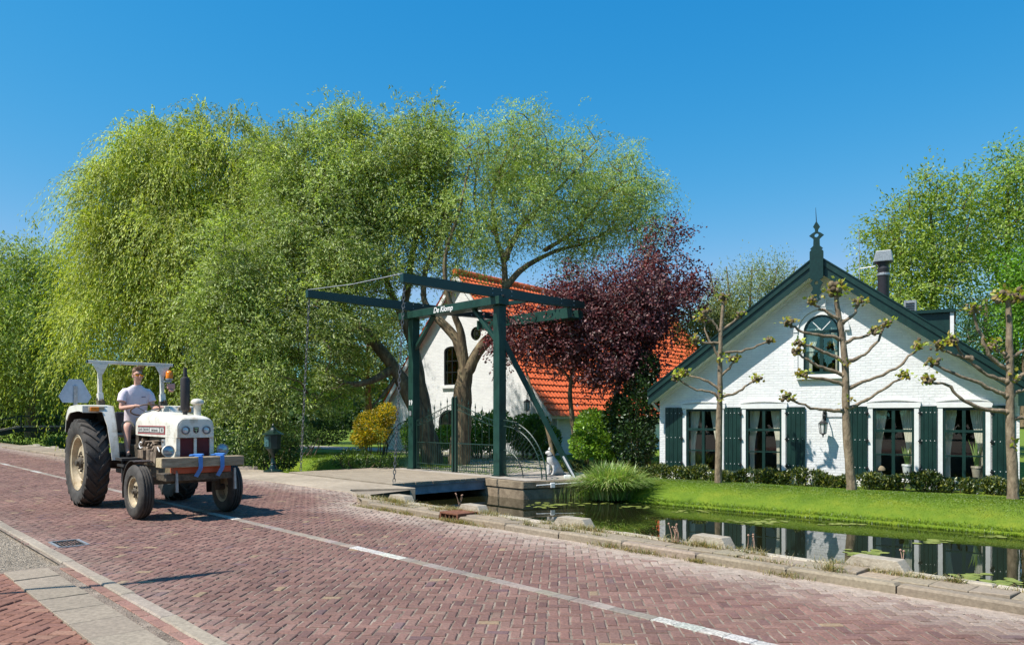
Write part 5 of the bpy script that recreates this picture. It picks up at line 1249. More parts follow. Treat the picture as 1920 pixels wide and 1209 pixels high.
for k in range(90): u = random.uniform(-2.5, 8.2); p0 = C2W(u, -0.62, -0.13) - t.location; mb.tube([p0, p0 + Vector((random.gauss(0, 0.05), 0, 0.2))], 0.012, 5)
kind(mb.build('stem', M_['bark'], t, fix=False), 'stuff'); tag(t, 'low gappy dark yew hedge running below the cottage windows', 'hedge')
# tall ornamental grass at the water
pts = []; n = 2600
c = R(-11.6, 13.75, -0.38)
t = empty('ornamental_grass', c); off = np.array(c)
base = np.array([(random.gauss(0, 0.16), random.gauss(0, 0.12), 0.0) for _ in range(n)])
th = rng.uniform(0, 6.283, n); d = np.stack([np.cos(th), np.sin(th), np.zeros(n)], 1); sd_ = np.stack([-d[:, 1], d[:, 0], np.zeros(n)], 1)
h = rng.uniform(0.75, 1.3, n); le = rng.uniform(0.2, 0.95, n) ; V = []; base[:, :2] += d[:, :2] * (le * 0.2)[:, None]
for k in range(6):
    t_ = k / 5; ww = 0.013 * (1 - t_) ** 0.5 + 0.0006; p_ = base + d * (h * le * 0.95 * t_ ** 1.5)[:, None] + np.array([0, 0, 1.0]) * (h * (0.88 * t_ - 0.62 * le * t_ ** 2.6))[:, None]; V += [p_ - sd_ * ww, p_ + sd_ * ww]
V = np.stack(V, 1).reshape(-1, 3); F = np.concatenate([np.stack([np.arange(n) * 12 + 2 * k + j for j in (0, 1, 3, 2)], 1) for k in range(5)]); pal = np.array([(0.24, 0.36, 0.08), (0.3, 0.44, 0.12), (0.38, 0.5, 0.18), (0.17, 0.28, 0.05), (0.45, 0.45, 0.2)]); cc = pal[rng.integers(0, 5, n)] * rng.uniform(0.8, 1.2, (n, 1))
npmesh('blades', V, F, M_['blade'], t, col=np.repeat(cc, 12, 0)); tag(t, 'big fountain of ornamental grass leaning over the water by the quay', 'grass clump')
# reeds at the quay foot
pts = []
for _ in range(260): s = -12.9 + random.random() * 1.5; pts.append(tuple(R(s, q_bank(s) - 0.18 + random.gauss(0, 0.1), WATER - 0.05)))
kind(blades('reeds', np.array(pts), 0.42, 0.014, 0.25, [(0.14, 0.24, 0.05), (0.2, 0.3, 0.08), (0.3, 0.3, 0.12)], M_['blade'], segs=3), 'stuff')

# --- pollarded plane trees, branches trained flat
def pollard(bx_, by_, D, top, branches, label, r0):
    b = G(bx_, by_, 0.0); r0 = r0 * 0.94; D = b.y; t = empty('pollard_tree', b); Mi = Matrix.Translation(-b)
    limbs = [limb([(bx_, by_ + 2, D)] + [(x, y, D) for x, y in top], r0, r0 * 0.42)]
    mb = MB(); L0 = limbs[0]
    pts = []; rr = []
    for i, (p_, r) in enumerate(L0):
        pts.append(p_ + Vector((random.gauss(0, 0.05) * r, 0, 0))); rr.append(r * random.uniform(0.94, 1.08) * (1.12 if i == 0 else 1))
    mb.tube(pts, rr, 14)
    tips = [L0[-1]]
    for br_ in branches:
        L_ = limb([(x, y, D + dd * (j / max(1, len(br_) - 1))) for j, (x, y, dd) in enumerate(br_)], r0 * 0.42, r0 * 0.2)
        ps = [(p_ + Vector((random.gauss(0, 0.012), random.gauss(0, 0.012), random.gauss(0, 0.012)))) for p_, r in L_]; mb.tube(ps, [r * random.uniform(0.85, 1.2) for p_, r in L_], 9); tips.append(L_[-1])
        mb.ball(L_[0][0], r0 * 0.6, 8, 6)
    nb_ = len(mb.f); kn = mb; kn.m = 1; C, Dv = [], []
    for p_, r in tips:
        s_ = 0.095 if p_ is not L0[-1][0] else (0.17 if r0 > 0.1 else 0.11)
        for _ in range(14): kn.ball(p_ + Vector((random.gauss(0, s_ * 0.5), random.gauss(0, s_ * 0.5), random.gauss(0.02, s_ * 0.4))), s_ * random.uniform(0.25, 0.5), 6, 5)
        for _ in range(random.randint(18, 40) if s_ < 0.12 else 110): C.append(tuple(p_ - b + Vector((random.gauss(0, s_ * 0.8), random.gauss(0, s_ * 0.8), random.gauss(0.04, s_ * 0.5))))); Dv.append((random.gauss(0, 1), random.gauss(0, 1), random.gauss(0.3, 0.7)))
    for L_ in limbs + []:
        for _ in range(2): p_, r = random.choice(L_[4:]); C += [tuple(p_ - b + Vector((random.gauss(0, 0.07), -r * 0.8, random.gauss(0, 0.07)))) for _ in range(9)]; Dv += [(random.gauss(0, 1), -0.6, random.gauss(0, 1)) for _ in range(9)]
    mb.build('trunk', [M_['bark_pale'], M_['bark']], t, smooth=65, M=Mi, fix=False)
    leaves('leaves', np.array(C), np.array(Dv), 0.10, 0.07, [(0.42, 0.46, 0.04), (0.32, 0.38, 0.04), (0.46, 0.38, 0.06), (0.36, 0.26, 0.06)], M_['leaf'], t)
    return tag(t, label, 'tree', 'pollarded trees trained flat before the cottage')
pollard(1347, 905, 0, [(1348, 800), (1350, 740), (1350, 680), (1352, 620), (1357, 560)],
        [[(1350, 670, 0), (1330, 640, .1), (1318, 600, .2)], [(1352, 618, 0), (1372, 606, 0), (1388, 592, 0)], [(1352, 645, 0), (1325, 642, 0), (1305, 640, 0)], [(1350, 662, 0), (1390, 658, 0), (1420, 648, 0), (1443, 640, -.1)], [(1350, 705, 0), (1366, 690, 0), (1378, 675, 0)], [(1349, 745, 0), (1380, 738, 0), (1402, 722, 0), (1418, 713, 0)], [(1347, 745, 0), (1335, 735, 0), (1305, 730, 0), (1270, 708, 0)], [(1350, 620, 0), (1335, 600, 0), (1322, 588, 0)], [(1348, 728, 0), (1320, 712, .2), (1280, 702, .3)]],
        'pollard in front of the left pair of cottage windows, twigs in yellow leaf', 0.09)
pollard(1597, 918, 0, [(1592, 860), (1586, 780), (1586, 720), (1583, 660), (1576, 610), (1569, 570), (1568, 545)],
        [[(1574, 600, 0), (1555, 588, 0), (1535, 575, 0), (1522, 567, 0)], [(1578, 636, 0), (1545, 628, 0), (1505, 622, 0), (1480, 607, 0)], [(1580, 676, 0), (1550, 662, 0), (1520, 650, 0), (1500, 645, 0)], [(1582, 703, 0), (1550, 692, 0), (1520, 680, 0), (1494, 663, 0)], [(1584, 722, 0), (1555, 712, 0), (1505, 706, 0)], [(1586, 770, 0), (1555, 768, 0), (1520, 765, 0), (1475, 747, 0)], [(1580, 604, 0), (1598, 592, 0), (1612, 568, 0)], [(1584, 642, 0), (1610, 634, 0), (1642, 622, 0)], [(1585, 680, 0), (1615, 668, 0), (1640, 645, 0), (1662, 608, 0)], [(1588, 728, 0), (1630, 712, 0), (1680, 690, 0), (1722, 652, 0)], [(1588, 768, 0), (1625, 752, 0), (1655, 730, 0), (1695, 707, 0)]],
        'pollard beside the wall lantern in the middle of the cottage front', 0.108)
pollard(1900, 935, 0, [(1898, 870), (1894, 790), (1894, 720), (1893, 660), (1892, 600), (1890, 560)],
        [[(1890, 690, 0), (1860, 672, 0), (1840, 630, 0), (1825, 582, 0)], [(1888, 742, 0), (1850, 725, 0), (1800, 705, 0), (1750, 682, 0)], [(1888, 715, 0), (1850, 702, 0), (1820, 680, 0), (1785, 640, 0)], [(1888, 772, 0), (1840, 766, 0), (1800, 745, 0), (1775, 722, 0), (1738, 715, 0)], [(1888, 668, 0), (1875, 658, 0), (1860, 650, 0)], [(1896, 668, 0), (1915, 660, 0), (1950, 650, 0)], [(1898, 715, 0), (1925, 700, 0), (1960, 680, 0)], [(1898, 740, 0), (1930, 728, 0), (1970, 715, 0)], [(1899, 785, 0), (1930, 782, 0), (1960, 770, 0)], [(1820, 672, 0), (1800, 668, 0), (1760, 652, 0)]],
        'pollard at the right edge of the picture before the end shutter', 0.11)
# ================================================================== TRACTOR
OT = Vector((-6.73, 13.66, 0)); RT = math.atan2(-0.731, 0.682)
MT = Matrix.Translation(OT) @ Matrix.Rotation(RT, 4, 'Z')
tr = empty('tractor', OT, RT); tag(tr, 'vintage white farm tractor with roll bar driving along the brick road', 'tractor')
cream = mat_noise('cream_white_paint', (0.44, 0.36, 0.25), (0.70, 0.66, 0.57), 6, 0.42, 0.08, 40, c3=(0.74, 0.70, 0.62), spec=0.5, big=0.06)
M_['cream'] = cream
rimp = mat_noise('dirty_cream_rim', (0.28, 0.2, 0.11), (0.62, 0.52, 0.36), 5, 0.55, 0.15, 20)
rub = mat_noise('tyre_rubber', (0.03, 0.026, 0.023), (0.085, 0.073, 0.062), 7, 0.75, 0.25, 60)
engm = mat_noise('greasy_engine', (0.025, 0.02, 0.015), (0.14, 0.11, 0.075), 14, 0.6, 0.5, 30)
castm = mat_noise('brown_casting', (0.13, 0.095, 0.05), (0.26, 0.2, 0.11), 8, 0.7, 0.3, 30)
redm = mat_plain('dark_red_grille', (0.13, 0.012, 0.018), 0.5)
chrome = mat_plain('lamp_chrome', (0.6, 0.6, 0.6), 0.15, 1.0)
lens = mat_plain('lamp_lens', (0.55, 0.6, 0.62), 0.08, 0.3)
amber = mat_plain('amber_lens', (0.8, 0.22, 0.01), 0.2)
woodm = mat_noise('old_timber', (0.2, 0.145, 0.085), (0.46, 0.36, 0.24), 7, 0.9, 0.5, 30, stretch=(3, 0.6, 3), big=0.2)
woode = mat_noise('timber_end', (0.36, 0.28, 0.16), (0.5, 0.41, 0.26), 12, 0.9, 0.4, 30)
strap_m = mat_plain('blue_strap', (0.07, 0.22, 0.55), 0.6)
orm = mat_plain('orange_red_beam', (0.4, 0.075, 0.025), 0.5)
def wheel(x, y, r, w_, sd, rear, steer=0.0):
    """axis along local y, outer face towards sd"""
    t = empty('wheel'); t.parent = tr; t.location = (x, y, r); t.rotation_euler = (0, 0, steer)
    rim_r = r * (0.615 if rear else 0.56)
    mb = MB(); hw_ = w_ / 2
    prof = [(rim_r, -hw_ * 0.72), (rim_r + 0.03, -hw_ * 0.86), (r * 0.84, -hw_ * 1.04), (r * 0.935, -hw_ * 0.96), (r * 0.965, -hw_ * 0.6), (r * 0.972, 0), (r * 0.965, hw_ * 0.6), (r * 0.935, hw_ * 0.96), (r * 0.84, hw_ * 1.04), (rim_r + 0.03, hw_ * 0.86), (rim_r, hw_ * 0.72)]
    if not rear: prof = [(rim_r, -hw_ * 0.75), (rim_r + 0.02, -hw_ * 0.95), (r * 0.82, -hw_ * 1.05), (r * 0.93, -hw_ * 0.9), (r * 0.985, -hw_ * 0.62), (r * 0.985, -hw_ * 0.5), (r * 0.955, -hw_ * 0.44), (r * 0.955, -hw_ * 0.34), (r, -hw_ * 0.26), (r, -hw_ * 0.08), (r * 0.965, 0), (r, hw_ * 0.08), (r, hw_ * 0.26), (r * 0.955, hw_ * 0.34), (r * 0.955, hw_ * 0.44), (r * 0.985, hw_ * 0.5), (r * 0.985, hw_ * 0.62), (r * 0.93, hw_ * 0.9), (r * 0.82, hw_ * 1.05), (rim_r + 0.02, hw_ * 0.95), (rim_r, hw_ * 0.75)]
    mb.lathe(prof, axis=(0, 1, 0), n=56, cap=False)
    if rear:
        n = 22
        for k in range(n):
            for sg in (-1, 1):
                a0 = 2 * PI * (k + (0.5 if sg > 0 else 0)) / n; vs = []
                for j, (f, hgt) in enumerate(((0.02, 1.0), (0.5, 1.0), (0.92, 0.985), (1.03, 0.92))):
                    aa = a0 + 0.30 * f; yy = sg * hw_ * f
                    for da, rr in ((-0.038, r * 0.95 * hgt), (-0.028, r * 1.012 * hgt), (0.028, r * 1.012 * hgt), (0.038, r * 0.95 * hgt)):
                        vs.append((rr * math.cos(aa + da), yy, rr * math.sin(aa + da)))
                fs = []
                for j in range(3):
                    for i in range(3): fs.append((j * 4 + i, j * 4 + i + 1, j * 4 + 5 + i, j * 4 + 4 + i))
                fs += [(0, 1, 2, 3), (15, 14, 13, 12)]; mb.add(vs, fs)
    mb.build('tyre', rub, t, smooth=35)
    mb = MB(); o = sd * hw_
    if rear:
        mb.lathe([(rim_r + 0.015, o * 0.86), (rim_r + 0.02, o * 0.8), (rim_r - 0.03, o * 0.74), (rim_r - 0.045, o * 0.2), (rim_r - 0.06, o * 0.1), (rim_r - 0.07, -o * 0.7), (rim_r + 0.01, -o * 0.86)], axis=(0, 1, 0), n=48, cap=False)
        mb.lathe([(rim_r - 0.05, o * 0.0), (rim_r - 0.10, -o * 0.05), (rim_r * 0.62, o * 0.42), (rim_r * 0.42, o * 0.5), (rim_r * 0.4, o * 0.42), (0.1, o * 0.42), (0.001, o * 0.42)], axis=(0, 1, 0), n=48, cap=False)
    else:
        mb.lathe([(rim_r + 0.012, o * 0.9), (rim_r + 0.015, o * 0.8), (rim_r - 0.02, o * 0.72), (rim_r - 0.035, o * 0.2), (rim_r - 0.05, o * 0.1), (rim_r * 0.6, o * 0.35), (0.08, o * 0.4), (0.001, o * 0.4)], axis=(0, 1, 0), n=40, cap=False)
        mb.lathe([(rim_r + 0.012, -o * 0.9), (rim_r - 0.03, -o * 0.7), (rim_r - 0.04, o * 0.1)], axis=(0, 1, 0), n=40, cap=False)
    mb.build('rim', rimp, t, smooth=35, fix=False)
    mb = MB(); hr = 0.085 if rear else 0.05
    mb.lathe([(hr + 0.02, o * 0.38), (hr + 0.01, o * 0.62), (hr * 0.7, o * 0.75), (hr * 0.6, o * 0.95), (0.001, o * 0.98)], axis=(0, 1, 0), n=16)
    for k in range(8 if rear else 6): a = 2 * PI * k / (8 if rear else 6); rr = 0.145 if rear else 0.085; mb.lathe([(0.017, o * 0.35), (0.017, o * 0.6), (0.002, o * 0.62)], c=(rr * math.cos(a), 0, rr * math.sin(a)), axis=(0, 1, 0), n=6)
    mb.build('hub', engm, t, smooth=35)
    if rear:
        mb = MB()
        for k in range(8): a = 2 * PI * (k + 0.5) / 8; mb.box(((rim_r - 0.06) * math.cos(a), o * 0.12, (rim_r - 0.06) * math.sin(a)), (0.06, 0.05, 0.09), Euler((0, -a, 0)))
        mb.build('rim_lug', castm, t)
    return t
wheel(0, -0.75, 0.74, 0.36, -1, True); wheel(0, 0.75, 0.74, 0.36, 1, True)
wheel(2.45, -0.665, 0.405, 0.20, -1, False, 0.03); wheel(2.45, 0.665, 0.405, 0.20, 1, False, 0.03)
# hood: rounded section swept along x
HWd = 0.28
def sec(w2, zb, zt, rad, n=5):
    pts = [(-w2, zb), (-w2, zt - rad)]
    for i in range(1, n + 1): a = PI - (PI / 2) * i / n; pts.append((-w2 + rad + rad * math.cos(a), zt - rad + rad * math.sin(a)))
    pts += [(w2 - rad - 0 + rad * math.cos(PI / 2 - (PI / 2) * i / n), zt - rad + rad * math.sin(PI / 2 - (PI / 2) * i / n)) for i in range(0, n)]
    pts += [(w2, zt - rad), (w2, zb)]; return pts
def loft(mb, secs, cap0=True, cap1=True):
    n = len(secs[0][1]); vs = []
    for x, s in secs: vs += [(x, y, z) for y, z in s]
    fs = []
    for k in range(len(secs) - 1):
        for i in range(n - 1): fs.append((k * n + i, k * n + i + 1, (k + 1) * n + i + 1, (k + 1) * n + i))
        fs.append((k * n + n - 1, k * n, (k + 1) * n, (k + 1) * n + n - 1))
    if cap0: fs.append(tuple(range(n)))
    if cap1: fs.append(tuple(range((len(secs) - 1) * n + n - 1, (len(secs) - 1) * n - 1, -1)))
    return mb.add(vs, fs)
mb = MB(); loft(mb, [(0.98, sec(HWd * 0.93, 1.235, 1.42, 0.08)), (1.0, sec(HWd * 0.96, 1.225, 1.49, 0.11)), (1.06, sec(HWd * 0.98, 1.22, 1.545, 0.13)), (1.18, sec(HWd, 1.215, 1.585, 0.14)), (1.4, sec(HWd, 1.21, 1.60, 0.14)), (2.2, sec(HWd, 1.205, 1.57, 0.13)), (2.7, sec(HWd, 1.20, 1.535, 0.13)), (2.82, sec(HWd, 1.20, 1.52, 0.13)), (2.875, sec(HWd * 0.99, 1.20, 1.505, 0.125)), (2.90, sec(HWd * 0.965, 1.205, 1.48, 0.115))])
hood = mb.build('hood', cream, tr, smooth=40)
mb = MB(); mb.prism([(-p_[0] * 0.93, 1.21 + (p_[1] - 1.21) * 0.93) for p_ in sec(HWd * 0.96, 1.205, 1.478, 0.11)], 2.902, 2.908, fr=lambda x, y, z: (y, x, z)); mb.build('front_panel', cream, hood)
# nose lower side panels and grille
mb = MB()
for sy in (-1, 1): mb.bx(2.42, 2.88, sy * (HWd - 0.025), sy * HWd, 0.90, 1.198)
mb.bx(2.83, 2.88, -HWd + 0.026, -HWd + 0.06, 0.9, 1.198); mb.bx(2.83, 2.88, HWd - 0.06, HWd - 0.026, 0.9, 1.198); mb.bx(2.86, 2.89, -0.02, 0.02, 0.9, 1.198)
mb.bx(2.42, 2.45, -HWd + 0.026, HWd - 0.026, 0.92, 1.19)
mb.build('nose_panel', cream, tr, bevel=0.006)
for sy in (-1, 1):
    mb = MB(); mb.bx(2.82, 2.85, sy * 0.021, sy * (HWd - 0.062), 0.91, 1.19)
    for k in range(13): yy = 0.03 + k * 0.0145; mb.bx(2.851, 2.856, sy * yy, sy * (yy + 0.007), 0.92, 1.18)
    mb.build('grille', redm, tr)
for y in (-0.155, 0.155):
    mb = MB(); mb.lathe([(0.062, 0), (0.062, 0.022), (0.05, 0.026), (0.046, 0.015)], c=(2.905, y, 1.315), axis=(1, 0, 0), n=20, cap=False); hl = mb.build('headlight', mat_plain('lamp_bezel', (0.12, 0.12, 0.13), 0.3), tr, smooth=40)
    mb = MB(); mb.lathe([(0.048, 0.012), (0.03, 0.02), (0.001, 0.024)], c=(2.905, y, 1.315), axis=(1, 0, 0), n=20); mb.build('lens', lens, hl, smooth=60)
mb = MB(); mb.prism([(-0.038, 1.36), (-0.038, 1.29), (0, 1.265), (0.038, 1.29), (0.038, 1.36)], 2.908, 2.916, fr=lambda x, y, z: (y, x, z)); bdg = mb.build('badge', mat_plain('badge_dark', (0.05, 0.015, 0.02), 0.4), hood)
mb = MB(); mb.box((2.918, 0, 1.345), (0.003, 0.05, 0.006)); mb.box((2.918, 0, 1.32), (0.003, 0.05, 0.005)); mb.box((2.918, 0, 1.30), (0.003, 0.006, 0.05)); mb.build('badge_mark', chrome, bdg)
# name strip on the hood side
for sy in (-1, 1):
    mb = MB(); Y = sy * (HWd + 0.003); x0, x1, z0, z1 = 1.15, 2.42, 1.245, 1.375
    for a in ((x0, x1, z1 - 0.014, z1), (x0, x1, z0, z0 + 0.014), (x1 - 0.03, x1, z0 + 0.014, z1 - 0.014)): mb.bx(a[0], a[1], Y - 0.002, Y + 0.002, a[2], a[3])
    st = mb.build('name_strip', mat_plain('strip_red', (0.35, 0.02, 0.03), 0.4), hood)
    mb = MB(); mb.bx(x0 + 0.005, x1 - 0.035, Y - 0.0015, Y + 0.0015, 1.268, 1.352); sp_ = mb.build('strip_panel', mat_plain('strip_black', (0.02, 0.018, 0.018), 0.4), st)
    for i, (tx, cx_, wpx) in enumerate((('DAVID', 1.30, 0.25), ('BROWN', 1.58, 0.27), ('Selectamatic', 1.955, 0.43), ('880', 2.285, 0.17))):
        mb = MB(); mb.bx(cx_ - wpx / 2, cx_ + wpx / 2, Y + sy * 0.0016 - 0.0005, Y + sy * 0.0016 + 0.0005, 1.278, 1.342); mb.build('strip_cell', mat_plain('strip_white', (0.62, 0.6, 0.56), 0.4), sp_)
        Mt = Matrix.Translation((cx_, Y + sy * 0.003, 1.308)) @ (Matrix.Rotation(PI / 2, 4, 'X') if sy < 0 else Matrix.Rotation(PI, 4, 'Z') @ Matrix.Rotation(PI / 2, 4, 'X'))
        text_mesh(tx, 0.062, Mt, mat_plain('strip_text', (0.06, 0.05, 0.05), 0.5), sp_, depth=0.0005, bold=0.0008)
mb = MB()
for k in range(5): mb.bx(2.5, 2.62, -HWd - 0.004, -HWd + 0.01, 1.25 + k * 0.03, 1.262 + k * 0.03)
mb.build('louvre', cream, hood)
# exhaust and air intake
mb = MB(); mb.lathe([(0.035, 0), (0.035, 0.06), (0.066, 0.09), (0.069, 0.10), (0.069, 0.56), (0.063, 0.585), (0.03, 0.6), (0.028, 0.74)], c=(2.47, 0.0, 1.53), n=20); mb.build('exhaust', mat_plain('exhaust_iron', (0.05, 0.042, 0.042), 0.55, 0.3), tr, smooth=40)
mb = MB(); mb.lathe([(0.055, 0), (0.055, 0.15), (0.06, 0.16), (0.095, 0.175), (0.1, 0.2), (0.092, 0.225), (0.06, 0.25), (0.001, 0.262)], c=(2.56, 0.15, 1.54), n=20); mb.build('air_intake', cream, tr, smooth=40)
# engine, gearbox, front axle
mb = MB(); mb.bx(1.0, 2.4, -0.19, 0.19, 0.72, 1.12); mb.bx(1.3, 2.35, -0.15, 0.15, 1.121, 1.2); mb.bx(-0.35, 1.0, -0.2, 0.2, 0.52, 1.05); mb.bx(1.1, 2.3, -0.14, 0.14, 0.55, 0.719)
mb.build('engine_block', engm, tr, bevel=0.02)
mb = MB(); r2 = random.Random(4)
for k in range(5): mb.tube([(1.45 + k * 0.16, -0.2, 1.08), (1.47 + k * 0.16, -0.26, 1.0), (1.45 + k * 0.16, -0.25, 0.86)], 0.018, 6)
mb.bx(1.3, 1.55, -0.33, -0.2, 0.85, 0.98); mb.lathe([(0.06, 0), (0.06, 0.2)], c=(1.72, -0.27, 0.8), n=12); mb.lathe([(0.055, 0), (0.055, 0.14)], c=(1.9, -0.27, 0.82), n=12); mb.box((2.1, -0.27, 0.93), (0.12, 0.12, 0.26), Euler((0, 0.3, 0))); mb.tube([(1.2, -0.2, 1.0), (1.6, -0.3, 1.12), (2.2, -0.2, 1.15)], 0.014, 6)
for k in range(18): mb.box((r2.uniform(1.1, 2.35), -0.2 - r2.uniform(0, 0.06), r2.uniform(0.78, 1.15)), (r2.uniform(0.04, 0.12), 0.07, r2.uniform(0.03, 0.09)), Euler((r2.uniform(-.4, .4), r2.uniform(-.6, .6), 0)))
mb.build('engine_fittings', mat_noise('fittings', (0.09, 0.06, 0.04), (0.32, 0.24, 0.17), 10, 0.55, 0.3, 30), tr, bevel=0.004)
mb = MB(); mb.bx(2.22, 2.36, -0.27, -0.17, 1.03, 1.17); mb.build('battery_box', M_['steel'], tr, bevel=0.01)
mb = MB(); mb.tube([Vector((1.42, -0.32, 1.06)) + Vector((0.07 * math.cos(a), 0, 0.05 * math.sin(a))) for a in [PI * 0.3 + 1.5 * PI * i / 9 for i in range(10)]], 0.01, 6); mb.tube([(2.2, -0.3, 0.98), (2.24, -0.33, 1.05), (2.3, -0.32, 0.98)], 0.009, 6); mb.build('hose', M_['white_paint'], tr)
mb = MB(); mb.bx(2.1, 2.78, -0.2, 0.2, 0.62, 0.82); mb.bx(1.9, 2.6, -0.26, 0.26, 0.83, 0.89); mb.build('front_support', castm, tr, bevel=0.01)
mb = MB(); mb.bx(2.38, 2.52, -0.52, 0.52, 0.50, 0.62)
for sy in (-1, 1): mb.tube([(2.45, sy * 0.5, 0.62), (2.45, sy * 0.52, 0.36)], 0.05, 10); mb.tube([(2.45, sy * 0.5, 0.4), (2.45, sy * 0.62, 0.405)], 0.05, 10); mb.tube([(2.45, sy * 0.52, 0.55), (1.3, sy * 0.3, 0.62)], 0.022, 6)
mb.tube([(2.33, -0.5, 0.5), (2.33, 0.5, 0.5)], 0.018, 6); mb.build('front_axle', engm, tr, bevel=0.008)
mb = MB(); mb.tube([(0, -0.7, 0.74), (0, -0.3, 0.76), (0, 0.3, 0.76), (0, 0.7, 0.74)], [0.09, 0.15, 0.15, 0.09], 14); mb.tube([(-0.2, -0.42, 0.95), (-0.75, -0.4, 0.55)], 0.03, 6); mb.tube([(-0.2, 0.42, 0.95), (-0.75, 0.4, 0.55)], 0.03, 6); mb.build('rear_axle', engm, tr)
# front mudguards
def guard(y, r, w_, a0, a1, cx_, cz_, mat, name='front_mudguard', th_=0.012, n=14):
    mb = MB(); vs = []
    for i in range(n + 1):
        a = math.radians(a0 + (a1 - a0) * i / n)
        for rr in (r, r + th_):
            for yy in (y - w_ / 2, y + w_ / 2): vs.append((cx_ + rr * math.cos(a), yy, cz_ + rr * math.sin(a)))
    fs = []
    for i in range(n):
        b = i * 4; c = b + 4; fs += [(b, b + 1, c + 1, c), (b + 2, c + 2, c + 3, b + 3), (b, c, c + 2, b + 2), (b + 1, b + 3, c + 3, c + 1)]
    fs += [(0, 2, 3, 1), (n * 4, n * 4 + 1, n * 4 + 3, n * 4 + 2)]; mb.add(vs, fs); return mb.build(name, mat, tr, smooth=40)
gm_ = mat_plain('brown_mudguard', (0.04, 0.028, 0.024), 0.4)
guard(-0.64, 0.455, 0.24, 75, 195, 2.43, 0.405, gm_); guard(0.64, 0.455, 0.24, 75, 195, 2.43, 0.405, gm_)
# rear fenders: flat-topped shells with a deep front apron
def fender(sy):
    mb = MB(); y0, y1 = sy * 0.46, sy * 0.93
    prof_ = [(-0.66, 1.26), (-0.60, 1.50), (-0.50, 1.635), (-0.35, 1.70), (0.10, 1.72), (0.44, 1.70), (0.50, 1.60), (0.62, 1.38), (0.74, 1.05), (0.79, 0.80)]
    wy = [0.93, 0.93, 0.93, 0.93, 0.93, 0.93, 0.64, 0.60, 0.585, 0.57]
    th_ = 0.018; cen = Vector((0, 0.9)); vs = []
    for (x, z), wv in zip(prof_, wy):
        d = (Vector((x, z)) - cen).normalized()
        for k_ in (0, 1):
            for yy in (sy * 0.46, sy * wv): vs.append((x - d.x * th_ * k_, yy, z - d.y * th_ * k_))
    fs = []; n = len(prof_) - 1
    for i in range(n):
        b = i * 4; c = b + 4; fs += [(b, b + 1, c + 1, c), (b + 2, c + 2, c + 3, b + 3), (b, c, c + 2, b + 2), (b + 1, b + 3, c + 3, c + 1)]
    fs += [(0, 2, 3, 1), (n * 4, n * 4 + 1, n * 4 + 3, n * 4 + 2)]; mb.add(vs, fs)
    # drop lip on the outside edge of the top
    lip = [(-0.60, 1.50), (-0.50, 1.635), (-0.35, 1.70), (0.10, 1.72), (0.44, 1.70), (0.44, 1.60), (0.38, 1.60), (0.25, 1.61), (0.10, 1.61), (-0.33, 1.585), (-0.44, 1.54), (-0.54, 1.45)]
    mb.prism(lip, sy * 0.915, sy * 0.932)
    inner = prof_[:]; mb.prism(inner + [(0.5, 0.8), (0.35, 1.05), (-0.35, 1.05), (-0.6, 1.15)], sy * 0.455, sy * 0.470)
    fo = mb.build('fender', cream, tr, smooth=30)
    mb = MB(); vs = []
    for (x, z), wv in zip(prof_, wy):
        d = (Vector((x, z)) - cen).normalized()
        for k_ in (1.25, 1.9):
            for yy in (sy * 0.475, sy * (wv - 0.004)): vs.append((x - d.x * th_ * k_, yy, z - d.y * th_ * k_))
    mb.add(vs, fs); mb.prism([(-0.62, 1.24), (-0.56, 1.46), (-0.47, 1.60), (-0.33, 1.66), (0.10, 1.68), (0.42, 1.66), (0.48, 1.56), (0.60, 1.34), (0.71, 1.05), (0.74, 0.82), (0.5, 0.82), (0.35, 1.05), (-0.35, 1.05), (-0.58, 1.15)], sy * 0.474, sy * 0.482)
    mb.build('fender_lining', gm_, fo)
    mb = MB(); mb.bx(0.435, 0.452, sy * 0.56, sy * 0.93, 1.585, 1.70); mb.build('fender_lip', cream, fo, bevel=0.004)
    mb = MB(); mb.bx(0.453, 0.485, sy * 0.60, sy * 0.84, 1.605, 1.685); lh = mb.build('lamp_housing', rimp, fo, bevel=0.01)
    mb = MB(); mb.bx(0.486, 0.51, sy * 0.69, sy * 0.82, 1.612, 1.68); mb.build('indicator', amber, lh, bevel=0.008)
    return fo
fender(-1); fender(1)
mb = MB(); mb.bx(0.72, 1.12, -0.52, 0.52, 0.80, 0.84); mb.bx(0.80, 1.15, -0.5, -0.22, 0.70, 0.74); mb.tube([(0.95, -0.46, 0.8), (0.95, -0.46, 0.45), (1.05, -0.46, 0.42)], 0.02, 6); mb.build('footplate', mat_plain('dark_steel', (0.04, 0.038, 0.036), 0.6), tr)
# roll bar
yb = 0.52
mb = MB(); mb.box((-0.12, 0, 2.47), (0.07, 1.42, 0.055))
rb = mb.build('roll_bar', cream, tr, bevel=0.008)
for sy in (-1, 1):
    mb = MB(); mb.bar((-0.1, sy * yb, 1.9), (-0.12, sy * yb, 2.44), 0.06, 0.075, up=(1, 0, 0)); mb.bar((-0.05, sy * yb, 1.72), (-0.1, sy * yb, 1.93), 0.085, 0.10, up=(1, 0, 0))
    mb.prism([(-0.13, 2.44), (0.13, 2.44), (0.055, 2.28), (-0.0, 2.2), (-0.045, 2.28)], -0.135, -0.125, fr=lambda x, y, z, s_=sy: (y + 0.05, s_ * yb + x, z))
    mb.build('post', cream, rb, bevel=0.006)
    mb = MB(); mb.box((-0.05, sy * yb, 1.75), (0.14, 0.11, 0.10)); mb.ball((0.03, sy * (yb), 1.80), 0.03, 8, 6); mb.ball((-0.08, sy * (yb + 0.05 * sy * sy), 1.82), 0.025, 8, 6); mb.build('bracket', engm, rb, bevel=0.02)
mb = MB()
